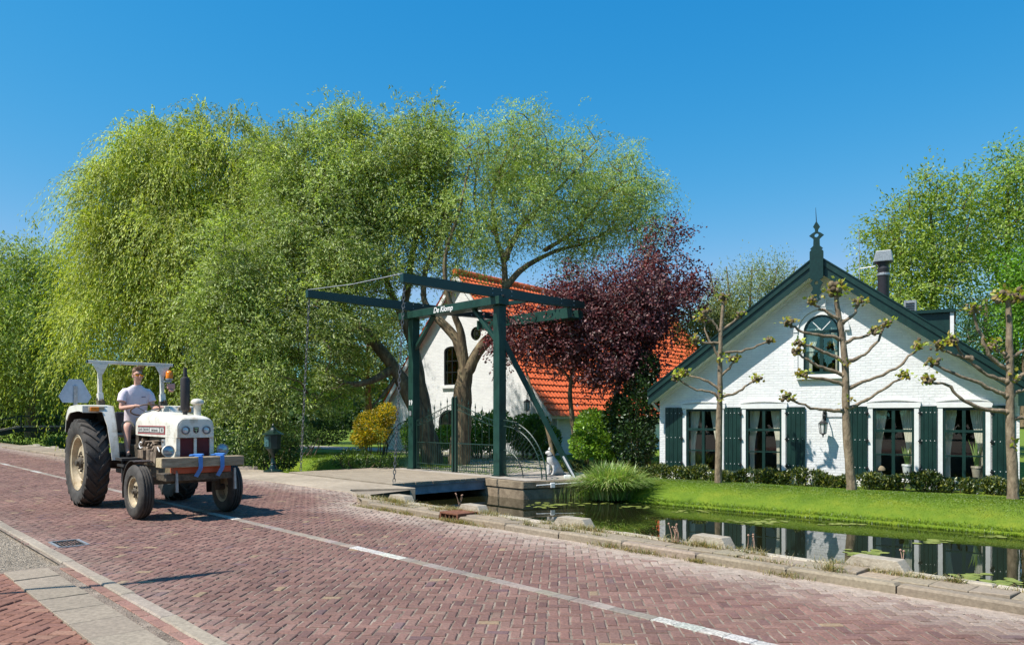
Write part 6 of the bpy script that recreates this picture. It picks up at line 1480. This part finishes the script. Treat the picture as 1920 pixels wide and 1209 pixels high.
for sy in (-1, 1): mb.bx(-0.155, -0.085, sy * 0.71, sy * 0.725, 2.443, 2.497)
mb.build('end_cap', M_['black_iron'], rb)
mb = MB(); mb.lathe([(0.06, 0), (0.062, 0.02), (0.06, 0.1), (0.045, 0.13), (0.02, 0.145), (0.001, 0.148)], c=(-0.02, yb + 0.1, 2.22), n=16); bc = mb.build('beacon', amber, tr, smooth=40)
mb = MB(); mb.lathe([(0.035, 0), (0.065, 0.02), (0.065, 0.0401)], c=(-0.02, yb + 0.1, 2.178), n=16); mb.bx(-0.06, 0.03, yb, yb + 0.12, 2.15, 2.175); mb.build('beacon_base', M_['steel'], bc)
mb = MB(); mb.box((0.0, yb + 0.12, 2.08), (0.07, 0.13, 0.1)); mb.ball((0.02, yb + 0.12, 2.0), (0.04, 0.05, 0.03)); mb.build('rear_lamp', mat_plain('red_white_lamp', (0.5, 0.25, 0.22), 0.3), tr, bevel=0.01)
# slow vehicle plate seen from behind
mb = MB(); mb.prism([(-0.10, 0.21), (0.10, 0.21), (0.265, -0.10), (0.20, -0.21), (-0.20, -0.21), (-0.265, -0.10)], -0.835, -0.829, fr=lambda x, y, z: (y, x - 0.73, z + 1.98)); sv = mb.build('rear_plate', mat_plain('plate_back', (0.4, 0.48, 0.58), 0.4), tr)
mb = MB(); mb.bx(-0.82, -0.80, -0.76, -0.70, 1.4, 2.07); mb.bx(-0.82, -0.5, -0.76, -0.7, 1.38, 1.42); mb.build('plate_bracket', M_['steel'], sv)
# seat, steering
mb = MB(); mb.bx(-0.30, 0.18, -0.22, 0.22, 1.16, 1.24); mb.box((-0.30, 0, 1.42), (0.08, 0.44, 0.38), Euler((0, -0.12, 0))); mb.bx(-0.24, 0.1, -0.1, 0.1, 1.0, 1.158); mb.build('seat', mat_plain('black_vinyl', (0.025, 0.022, 0.024), 0.45), tr, bevel=0.03)
SC = Vector((0.64, 0.0, 1.635)); sn = Vector((-0.42, 0, 1)).normalized(); su = Vector((0, 1, 0)); sf = su.cross(sn)
mb = MB(); mb.tube([SC + (su * math.cos(a) + sf * math.sin(a)) * 0.235 for a in [2 * PI * i / 32 for i in range(32)]], 0.013, 8, closed=True)
sw = mb.build('steering_wheel', mat_plain('brown_wheel', (0.16, 0.09, 0.06), 0.4), tr, smooth=60)
mb = MB()
for a in (0.4, 0.4 + 2.09, 0.4 + 4.19): mb.tube([SC - sn * 0.04, SC + (su * math.cos(a) + sf * math.sin(a)) * 0.232], 0.008, 6)
mb.lathe([(0.035, -0.06), (0.04, -0.04), (0.02, -0.02)], c=tuple(SC), axis=tuple(sn), n=12); mb.build('spoke', M_['steel'], sw)
mb = MB(); mb.tube([SC - sn * 0.04, SC - sn * 0.5], 0.025, 8); mb.bx(0.84, 0.985, -0.22, 0.22, 1.0, 1.5); mb.tube([(0.7, -0.12, 1.2), (0.66, -0.16, 1.45)], 0.01, 6); mb.build('steering_column', engm, tr, bevel=0.02)
# timber bumper, orange beam, work lamps and straps
mb = MB(); mb.m = 0; mb.bx(3.0, 3.24, -0.60, 0.60, 0.785, 0.925)
bm_ = mb.build('timber_bumper', woodm, tr, bevel=0.008)
mb = MB(); mb.bx(3.005, 3.235, -0.606, -0.6015, 0.79, 0.92); mb.build('timber_end', woode, bm_)
mb = MB(); mb.bx(2.98, 3.14, -0.40, 0.44, 0.69, 0.782); mb.bx(2.8, 2.98, -0.2, 0.2, 0.66, 0.8); mb.build('weight_beam', orm, tr, bevel=0.008)
mb = MB(); mb.bx(2.7, 3.1, -0.5, 0.5, 0.58, 0.685); mb.build('lower_beam', engm, tr, bevel=0.01)
for y in (-0.36, 0.5): mb = MB(); mb.bar((3.12, y, 0.74), (3.12, y + 0.01, 0.42), 0.03, 0.04, up=(1, 0, 0)); mb.build('drop_pin', M_['steel'], tr)
for y in (-0.06, 0.26):
    mb = MB(); w_ = 0.06
    path = [(2.96, 0.93), (3.0, 0.935), (3.245, 0.935), (3.252, 0.9), (3.252, 0.76), (3.2, 0.64)]
    for (a, b) in zip(path[:-1], path[1:]): mb.bar((a[0], y + (0.0 if b[1] > 0.7 else 0.0), a[1]), (b[0], y + (-0.05 if b[1] < 0.7 else 0), b[1]), w_, 0.006, up=(0, 0, 1) if abs(a[1] - b[1]) < 0.02 else (1, 0, 0))
    mb.box((3.1, y + 0.02, 0.95), (0.16, 0.05, 0.03), Euler((0.2, 0, 0.6))); mb.box((3.02, y - 0.03, 0.945), (0.1, 0.09, 0.02), Euler((0.1, 0.1, -0.5))); mb.build('strap', strap_m, tr)
for y in (-0.39, 0.42):
    mb = MB(); c_ = (2.86, y, 1.01); ax_ = (1, 0, 0.0)
    mb.lathe([(0.02, -0.09), (0.05, -0.07), (0.085, -0.02), (0.092, 0.02), (0.085, 0.03), (0.078, 0.02)], c=c_, axis=ax_, n=22); wl = mb.build('work_lamp', cream if y < 0 else M_['steel'], tr, smooth=40)
    mb = MB(); mb.lathe([(0.08, 0.018), (0.05, 0.03), (0.001, 0.035)], c=c_, axis=ax_, n=22); mb.build('lens', mat_plain('work_lamp_lens', (0.3, 0.36, 0.42), 0.08, 0.5), wl, smooth=60); mb = MB(); mb.bar((2.84, y, 0.93), (2.84, y * 0.7, 0.88), 0.02, 0.02); mb.build('lamp_bracket', M_['steel'], wl)

# ================================================================== DRIVER
ps = empty('person', OT + Vector((0.04, -0.045, 0)), RT); tag(ps, 'young man in white T-shirt, beige shorts and orange sunglasses driving the tractor', 'person')
skin_m = mat_noise('skin', (0.52, 0.28, 0.2), (0.62, 0.36, 0.27), 6, 0.5, 0.05, 40)
shirt_m = mat_noise('white_tshirt', (0.64, 0.56, 0.62), (0.78, 0.70, 0.76), 5, 0.9, 0.5, 9)
short_m = mat_noise('beige_shorts', (0.27, 0.23, 0.16), (0.38, 0.33, 0.24), 7, 0.9, 0.4, 12)
hair_m = mat_noise('brown_hair', (0.12, 0.07, 0.04), (0.26, 0.16, 0.09), 30, 0.7, 0.5, 60, stretch=(1, 1, 0.3))
hip = Vector((0.0, 0, 1.32)); hdc = Vector((0.185, -0.0, 2.245))
hand_r = SC + (su * math.cos(PI * 0.80) + sf * math.sin(PI * 0.80)) * 0.235; hand_l = SC + (su * math.cos(PI * 0.12) + sf * math.sin(PI * 0.12)) * 0.235
def fwd(v): return v
V, Ed, Rr = [], [], []
def av(p_, r, par=None):
    V.append(tuple(p_)); Rr.append(r)
    if par is not None: Ed.append((par, len(V) - 1))
    return len(V) - 1
i0 = av(hip, (0.10, 0.10)); i1 = av((0.03, 0, 1.5), (0.09, 0.09), i0); i2 = av((0.07, 0, 1.68), (0.09, 0.09), i1); i3 = av((0.10, 0, 1.86), (0.085, 0.085), i2); i4 = av((0.12, 0, 1.97), (0.065, 0.065), i3)
i5 = av((0.14, 0, 2.07), (0.056, 0.056), i4); i6 = av((0.155, 0, 2.13), (0.058, 0.06), i5); i7 = av((0.175, 0, 2.2), (0.075, 0.092), i6); i8 = av((0.17, 0, 2.28), (0.078, 0.096), i7); i9 = av((0.165, 0, 2.335), (0.055, 0.07), i8)
arms = {}
for sy, hand in ((-1, hand_r), (1, hand_l)):
    a = av((0.10, sy * 0.13, 1.94), 0.045, i3); b = av((0.10, sy * 0.205, 1.91), 0.045, a); e = Vector((0.16, sy * 0.27, 1.66)) if sy < 0 else Vector((0.2, sy * 0.26, 1.66)); c = av(tuple(Vector((0.10, sy * 0.205, 1.92)).lerp(e, 0.5)), 0.048, b); d = av(e, 0.042, c)
    wr = e.lerp(hand, 0.84) + Vector((0, 0, 0.015)); f = av(e.lerp(wr, 0.35), 0.042, d); g = av(wr, 0.026, f); pm = av(wr.lerp(hand, 0.6) + Vector((0, 0, 0.015)), (0.036, 0.022), g)
    dirn = (hand - e).normalized(); side_ = Vector((0, 0, 1)).cross(dirn).normalized()
    for k_ in range(4):
        o_ = side_ * (-0.03 + 0.02 * k_); b0 = hand + o_ * 0.9 + Vector((0, 0, 0.022)); f1 = av(b0, 0.0105, pm); f2 = av(b0 + dirn * 0.022 + Vector((0, 0, -0.012)), 0.0098, f1); av(b0 + dirn * 0.016 + Vector((0, 0, -0.036 + 0.003 * k_)), 0.009, f2)
    th0 = wr.lerp(hand, 0.5) + side_ * (-0.035 * sy); t1 = av(th0, 0.012, pm); av(th0 + dirn * 0.03 + side_ * (-0.012 * sy) + Vector((0, 0, -0.012)), 0.011, t1)
for sy in (-1, 1):
    a = av((0.05, sy * 0.10, 1.30), 0.08, i0); kn = Vector((0.50, sy * 0.27, 1.37)); b = av(Vector((0.05, sy * 0.10, 1.30)).lerp(kn, 0.55), 0.085, a); c = av(kn, 0.07, b); an = Vector((0.62, sy * 0.30, 0.95)); d = av(kn.lerp(an, 0.3) + Vector((-0.02, 0, 0)), 0.07, c); e = av(kn.lerp(an, 0.65), 0.052, d); f = av(an, 0.035, e); av((0.70, sy * 0.31, 0.885), 0.035, f)
skin('body', V, Ed, Rr, skin_m, ps, sub=2)
# clothing
def ell(mb, rings, n=20):
    """stacked ellipses: (centre, half width y, half depth x, tilt)"""
    vs = []
    for c, wy_, dx_ in rings:
        for j in range(n):
            a_ = 2 * PI * j / n; ca, sa = math.cos(a_), math.sin(a_)
            e_ = 0.8; vs.append((c[0] + dx_ * math.copysign(abs(ca) ** e_, ca) + 0.004 * math.sin(a_ * 5 + c[2] * 31), wy_ * math.copysign(abs(sa) ** e_, sa) + c[1], c[2] + 0.006 * math.sin(a_ * 3)))
    fs = [(i * n + j, i * n + (j + 1) % n, (i + 1) * n + (j + 1) % n, (i + 1) * n + j) for i in range(len(rings) - 1) for j in range(n)]
    fs += [tuple(range(n - 1, -1, -1)), tuple((len(rings) - 1) * n + j for j in range(n))]
    mb.add(vs, fs)
mb = MB()
ell(mb, [((0.005, 0, 1.345), 0.178, 0.135), ((0.01, 0, 1.39), 0.18, 0.138), ((0.03, 0, 1.48), 0.176, 0.13), ((0.05, 0, 1.60), 0.18, 0.125), ((0.075, 0, 1.76), 0.195, 0.128), ((0.095, 0, 1.89), 0.21, 0.12), ((0.105, 0, 1.96), 0.205, 0.105), ((0.115, 0, 2.01), 0.165, 0.088), ((0.125, 0, 2.045), 0.105, 0.074), ((0.135, 0, 2.07), 0.07, 0.064)])
for sy in (-1, 1):
    e = Vector((0.16, sy * 0.27, 1.66)); sh_ = Vector((0.10, sy * 0.205, 1.91)); mid_ = sh_.lerp(e, 0.5) + Vector((0.0, sy * 0.012, 0))
    mb.tube([Vector((0.10, sy * 0.12, 1.95)), Vector((0.10, sy * 0.18, 1.94)), sh_.lerp(e, 0.06) + Vector((0, sy * 0.008, 0)), sh_.lerp(e, 0.3) + Vector((0, sy * 0.012, 0)), mid_], [0.075, 0.082, 0.080, 0.076, 0.074], 14)
mb.build('t_shirt', shirt_m, ps, smooth=70)
mb = MB(); ell(mb, [((-0.02, 0, 1.21), 0.17, 0.13), ((0.0, 0, 1.26), 0.18, 0.14), ((0.0, 0, 1.33), 0.175, 0.135)])
for sy in (-1, 1):
    a_ = Vector((0.02, sy * 0.10, 1.285)); kn = Vector((0.50, sy * 0.27, 1.37)); mb.tube([a_, a_.lerp(kn, 0.3), a_.lerp(kn, 0.6), a_.lerp(kn, 0.84)], [0.115, 0.112, 0.104, 0.10], 14)
mb.build('shorts', short_m, ps, smooth=70)
for sy in (-1, 1): skin('shoe', [(0.60, sy * 0.30, 0.885), (0.70, sy * 0.31, 0.875), (0.80, sy * 0.32, 0.87), (0.62, sy * 0.30, 0.93)], [(0, 1), (1, 2), (0, 3)], [0.042, 0.043, 0.035, 0.04], mat_plain('dark_shoe', (0.03, 0.03, 0.035), 0.6), ps)
mb = MB(); mb.bar((0.214, 0.05, 1.865), (0.205, 0.12, 1.87), 0.006, 0.012); mb.build('chest_lettering', mat_plain('shirt_print', (0.15, 0.13, 0.2), 0.7), ps)
V, Ed, Rr = [], [], []
i0 = av((0.0, 0, 1.30), (0.17, 0.14)); av((0.0, 0, 1.38), (0.165, 0.13), i0)
for sy in (-1, 1): a = av((0.05, sy * 0.10, 1.295), 0.122, i0); kn = Vector((0.50, sy * 0.27, 1.37)); b = av(Vector((0.05, sy * 0.10, 1.295)).lerp(kn, 0.5), 0.108, a); av(Vector((0.05, sy * 0.10, 1.29)).lerp(kn, 0.86), 0.1, b)
skin('shorts', V, Ed, Rr, short_m, ps, sub=2)
for sy in (-1, 1): skin('shoe', [(0.60, sy * 0.30, 0.885), (0.70, sy * 0.31, 0.875), (0.80, sy * 0.32, 0.87), (0.62, sy * 0.30, 0.93)], [(0, 1), (1, 2), (0, 3)], [0.042, 0.043, 0.035, 0.04], mat_plain('dark_shoe', (0.03, 0.03, 0.035), 0.6), ps)
mb = MB(); hc = Vector((0.168, 0, 2.275))
mb.ball(hc + Vector((-0.022, 0, 0.05)), (0.094, 0.084, 0.062), 18, 12); mb.ball(hc + Vector((0.03, 0, 0.09)), (0.062, 0.06, 0.034), 14, 8); mb.ball(hc + Vector((-0.05, 0, 0.0)), (0.06, 0.08, 0.085), 14, 8)
for _ in range(60): a = random.uniform(-0.07, 0.09); b = random.uniform(-0.06, 0.06); mb.tube([hc + Vector((a, b, 0.085)), hc + Vector((a + 0.03, b + 0.01, 0.135 - abs(b) * 0.3))], [0.012, 0.003], 5)
mb.build('hair', hair_m, ps, smooth=60)
mb = MB(); mb.ball((0.275, 0, 2.215), (0.022, 0.014, 0.026), 10, 8); mb.build('nose', skin_m, ps, smooth=60)
for sy in (-1, 1): mb = MB(); mb.ball((0.165, sy * 0.083, 2.225), (0.022, 0.01, 0.033), 10, 8); mb.build('ear', skin_m, ps, smooth=60)
mb = MB(); mb.ball((0.262, 0, 2.165), (0.012, 0.028, 0.007), 12, 6); mb.build('mouth', mat_plain('lips', (0.42, 0.16, 0.13), 0.5), ps, smooth=60)
mb = MB()
for sy in (-1, 1): mb.tube([(0.262, sy * 0.07, 2.248), (0.17, sy * 0.088, 2.245)], 0.004, 6)
mb.tube([(0.266, -0.07, 2.262), (0.278, 0, 2.266), (0.266, 0.07, 2.262)], 0.005, 6); sg_ = mb.build('sunglasses', M_['black_iron'], ps)
for sy in (-1, 1):
    mb = MB(); mb.ball((0.266, sy * 0.037, 2.245), (0.013, 0.033, 0.022), 14, 8); mb.build('lens', mat_plain('orange_mirror_lens', (0.9, 0.3, 0.01), 0.12, 0.6), sg_, smooth=60)
# ================================================================== SMALL THINGS
# pedestal letterbox
p = G(512, 884, 0.012); t = empty('letterbox', p, math.radians(-25))
gm = mat_plain('letterbox_green', (0.006, 0.022, 0.019), 0.3)
mb = MB(); mb.lathe([(0.26, 0), (0.26, 0.03), (0.2, 0.05), (0.1, 0.08), (0.085, 0.16), (0.06, 0.2), (0.075, 0.23), (0.05, 0.27), (0.04, 0.42), (0.06, 0.48), (0.12, 0.56), (0.2, 0.64)], n=24); mb.build('pedestal', gm, t, smooth=35)
mb = MB(); mb.prism([(0.23 * math.cos(a) * (1.0), 0.2 * math.sin(a)) for a in [2 * PI * i / 8 + PI / 8 for i in range(8)]], 0.635, 1.02, fr=lambda x, y, z: (x, z, y)); body = mb.build('box', gm, t, bevel=0.01)
mb = MB(); mb.bx(-0.13, 0.02, -0.2, -0.186, 0.70, 0.98); mb.bx(-0.1, 0.0, -0.205, -0.2, 0.9, 0.925); mb.ball((-0.055, -0.2, 0.83), (0.035, 0.012, 0.05)); mb.ball((-0.055, -0.2, 0.75), (0.02, 0.012, 0.03)); mb.build('door', mat_plain('letterbox_door', (0.05, 0.12, 0.12), 0.3), body)
mb = MB(); mb.lathe([(0.3, 1.02), (0.3, 1.04), (0.2, 1.09), (0.12, 1.14), (0.07, 1.2), (0.06, 1.23), (0.03, 1.24), (0.02, 1.27), (0.035, 1.29), (0.004, 1.33)], n=8); mb.build('lid', gm, t, smooth=20)
tag(t, 'dark green cast-iron pedestal letterbox standing at the apron edge', 'letterbox')

# footbridge over the canal far to the left
t = empty('footbridge', (0, 0, 0), A_R); wd = 1.3; s0 = -57.0
def fz(q): return 1.0 - 0.55 * max(0, (9.8 - q) / 2.6) - 0.4 * max(0, (q - 13.5) / 3)
qs = [6.6, 7.2, 8.5, 9.8, 11, 12.2, 13.5, 15, 16.5]
mb = MB()
for a, b in zip(qs[:-1], qs[1:]): mb.bar((s0, a, fz(a) - 0.05), (s0, b, fz(b) - 0.05), wd, 0.1)
mb.build('deck', M_['wood_deck'], t)
mb = MB()
for sx in (-0.5, 0.5):
    for a, b in zip(qs[:-1], qs[1:]): mb.bar((s0 + sx, a, fz(a) - 0.24), (s0 + sx, b, fz(b) - 0.24), 0.12, 0.26)
    for q in (8.2, 14.6): mb.bx(s0 + sx - 0.1, s0 + sx + 0.1, q - 0.1, q + 0.1, -1.0, 0.75)
mb.build('girder', M_['green'], t)
for sx in (-0.62, 0.62):
    mb = MB()
    for a, b in zip(qs[:-1], qs[1:]): mb.bar((s0 + sx, a, fz(a) + 0.6), (s0 + sx, b, fz(b) + 0.6), 0.07, 0.07)
    for q in (7.2, 9.8, 12.2, 14.4, 16): mb.bx(s0 + sx - 0.035, s0 + sx + 0.035, q - 0.035, q + 0.035, fz(q) - 0.1, fz(q) + 0.57)
    mb.build('railing', M_['iron_green'], t)
tag(t, 'low humped footbridge with green railings over the canal by the weeping willow', 'footbridge')

# loose concrete edge blocks
names = ['first edge block right of the bridge apron, with dry grass at its foot', 'edge block behind the rusty drain, dry seed stalks beside it', 'edge block in front of the quay reflection', 'edge block opposite the left cottage windows', 'edge block opposite the right cottage windows, lowest in view']
M_['block'] = mat_noise('edge_block', (0.29, 0.24, 0.18), (0.45, 0.39, 0.3), 9, 0.92, 0.5, 50, big=0.15)
proto = None
lst = [(745, 938, 'a'), (872, 958, 'a'), (1072, 983, 'a'), (1325, 1020, 'a'), (1650, 1060, 'a')]
def block(s, q, rz, label, sc=1.0):
    global proto
    if proto is None:
        mb = MB(); mb.prism([(-0.33, -0.02), (0.33, -0.02), (0.24, 0.09), (-0.22, 0.09)], -0.09, 0.09); proto = mb.build('edge_block', M_['block'], bevel=0.006); o = proto
    else:
        o = proto.copy(); scene.collection.objects.link(o)
    o.location = R(s, q, 0.118); o.rotation_euler = (0, 0, A_R + rz); o.scale = (sc, 1, 1)
    return tag(o, label, 'concrete block', 'loose concrete blocks along the canal edge')
for (x, y, _), lb in zip(lst, names):
    p = G(x, y, 0.12); s, q = SQ(p); block(s, q_near(s) - 0.03, random.uniform(-0.08, 0.08), lb, random.uniform(0.75, 0.95))
for k, lb in enumerate(['edge block far left below the footbridge, farthest from the tractor', 'edge block far left in the middle of the row of four', 'edge block far left nearer the rear tractor tyre', 'edge block just behind the rear tractor tyre']):
    s = -43.5 + k * 3.8; block(s, 8.2, 0, lb, 1.3)
# street grate and kerb inlet
c = (G(80, 1014) + G(140, 1029)) / 2; s, q = SQ(G(110, 1021))
t = empty('drain_grate', R(s, 2.28, 0.0), A_R); mb = MB(); w_, h_ = 0.26, 0.15
for a, b in (((-w_, -h_), (w_, -h_)), ((-w_, h_), (w_, h_))): mb.bar((a[0], a[1], 0.004), (b[0], b[1], 0.004), 0.03, 0.016)
for x in (-w_, w_): mb.bar((x, -h_ + 0.016, 0.004), (x, h_ - 0.016, 0.004), 0.03, 0.016)
mb.build('frame', M_['steel'], t); mb = MB()
for k in range(7): y = -h_ + 0.04 + k * 0.037; mb.bar((-w_ + 0.016, y, 0.003), (w_ - 0.016, y, 0.003), 0.014, 0.014)
mb.build('grate', M_['black_iron'], t); mb = MB(); mb.box((0, 0, -0.004), (2 * w_ - 0.03, 2 * h_ - 0.03, 0.004)); mb.build('sump', M_['dark'], t)
tag(t, 'iron drain grate set in the brick road near the gritty verge', 'drain grate')
t = empty('kerb_inlet', R(-8.83, q_kerb(-8.8), 0), A_R); mb = MB(); mb.bx(-0.215, 0.215, 0.0, 0.40, 0.10, 0.128); mb.bx(-0.215, -0.18, 0.0, 0.3, -0.02, 0.099); mb.bx(0.18, 0.215, 0.0, 0.3, -0.02, 0.099)
for k in range(3): mb.bx(-0.10 + k * 0.09, -0.08 + k * 0.09, 0.01, 0.05, -0.02, 0.099)
mb.build('cover', M_['rust'], t, bevel=0.006); mb = MB(); mb.bx(-0.178, 0.178, 0.06, 0.1, -0.02, 0.099); mb.build('opening', M_['dark'], t)
tag(t, 'rusty cast-iron kerb inlet with slotted mouth in the far kerb', 'drain inlet')
# street lamp just outside the picture, whose shadow falls on the road
tip = R(0, 0, 0) + Vector((-3.44, 6.99, 0)); Hh = 5.2; base = tip + Vector((SUN_AZ.x, SUN_AZ.y, 0)) * (Hh / math.tan(SUN_EL))
t = empty('street_lamp', (base.x, base.y, 0)); mb = MB(); mb.tube([(0, 0, 0), (0, 0, Hh)], [0.055, 0.035], 10); mb.build('pole', M_['steel'], t)
hd = Vector((0.62, 0.50, 0.0)); mb = MB(); mb.tube([(0, 0, Hh - 0.02), hd * 0.25 + Vector((0, 0, Hh)), hd * 0.6 + Vector((0, 0, Hh + 0.02)), hd * 1.15 + Vector((0, 0, Hh + 0.02))], [0.04, 0.10, 0.09, 0.01], 10); mb.build('lamp_head', M_['steel'], t)
tag(t, 'slim street lamp whose long shadow crosses the pavement and road', 'street lamp')
# dandelion stalks
def stalks(x, y, n, label):
    p = G(x, y, 0.11); t_ = MB(); k_ = []
    for i in range(n):
        a = random.uniform(0, 6.28); b = Vector((random.uniform(-0.05, 0.05), random.uniform(-0.03, 0.03), 0)); h = random.uniform(0.12, 0.2); tp = b + Vector((0.05 * math.cos(a), 0.05 * math.sin(a), h)); t_.tube([b, (b + tp) / 2 + Vector((0.006, 0, 0)), tp], [0.005, 0.004, 0.0035], 5); t_.ball(tp, 0.012, 6, 5)
    o = t_.build('seed_stalks', mat_plain('dry_stalk', (0.42, 0.25, 0.17), 0.8)); o.location = p; return tag(o, label, 'weed', 'dry weed stalks on the canal edging')
stalks(858, 946, 4, 'four dry stalks behind the edge block by the rusty inlet'); stalks(1266, 1015, 7, 'sheaf of dry stalks at the edging left of the mirrored windows'); stalks(1408, 1030, 3, 'two or three fluffy-topped stalks before the mirrored left shutters'); stalks(1697, 1063, 2, 'reddish pair of stalks before the mirrored right windows')
# contrail
# dog statue on the quay
dm_ = mat_noise('pale_statue', (0.42, 0.4, 0.38), (0.68, 0.66, 0.63), 9, 0.8, 0.4, 40)
p = G(1036, 891, 0.0); t = empty('dog_statue', p, math.radians(8))
V = [(0.15, 0, 0.14), (0.08, 0, 0.29), (-0.03, 0, 0.42), (-0.075, 0, 0.53), (-0.10, 0, 0.61), (-0.20, 0, 0.585),
     (-0.10, 0.075, 0.28), (-0.12, 0.075, 0.05), (-0.17, 0.075, 0.025), (-0.10, -0.075, 0.28), (-0.12, -0.075, 0.05), (-0.17, -0.075, 0.025),
     (0.06, 0.12, 0.13), (-0.02, 0.13, 0.035), (-0.07, 0.13, 0.025), (0.06, -0.12, 0.13), (-0.02, -0.13, 0.035), (-0.07, -0.13, 0.025), (0.28, 0.0, 0.06), (0.38, 0.06, 0.03)]
Ed = [(0, 1), (1, 2), (2, 3), (3, 4), (4, 5), (2, 6), (6, 7), (7, 8), (2, 9), (9, 10), (10, 11), (0, 12), (12, 13), (13, 14), (0, 15), (15, 16), (16, 17), (0, 18), (18, 19)]
Rr = [0.125, 0.115, 0.12, 0.075, 0.085, 0.035, 0.045, 0.028, 0.03, 0.045, 0.028, 0.03, 0.085, 0.03, 0.03, 0.085, 0.03, 0.03, 0.035, 0.018]
skin('body', V, Ed, Rr, dm_, t)
for sy in (-1, 1):
    mb = MB(); mb.lathe([(0.035, 0), (0.022, 0.035), (0.004, 0.07)], c=(-0.075, 0.05 * sy, 0.67), axis=(0.1, 0.25 * sy, 1), n=8); mb.build('ear', dm_, t, smooth=60)
mb = MB(); mb.tube([Vector((-0.07, 0, 0.525)) + Vector((0.085 * math.cos(a), 0.085 * math.sin(a), 0.02 * math.cos(a))) for a in [2 * PI * i / 14 for i in range(14)]], 0.012, 6, closed=True); mb.build('collar', M_['black_iron'], t)
tag(t, 'pale stone dog statue sitting on the quay by the green strut', 'statue')
mb = MB(); mb.bx(-0.09, 0.09, -0.06, 0.06, 0, 0.09); o = mb.build('stone_block', M_['white_paint'], bevel=0.02); o.location = G(1064, 897, 0.002); tag(o, 'small white block on the quay beside the dog statue', 'block')
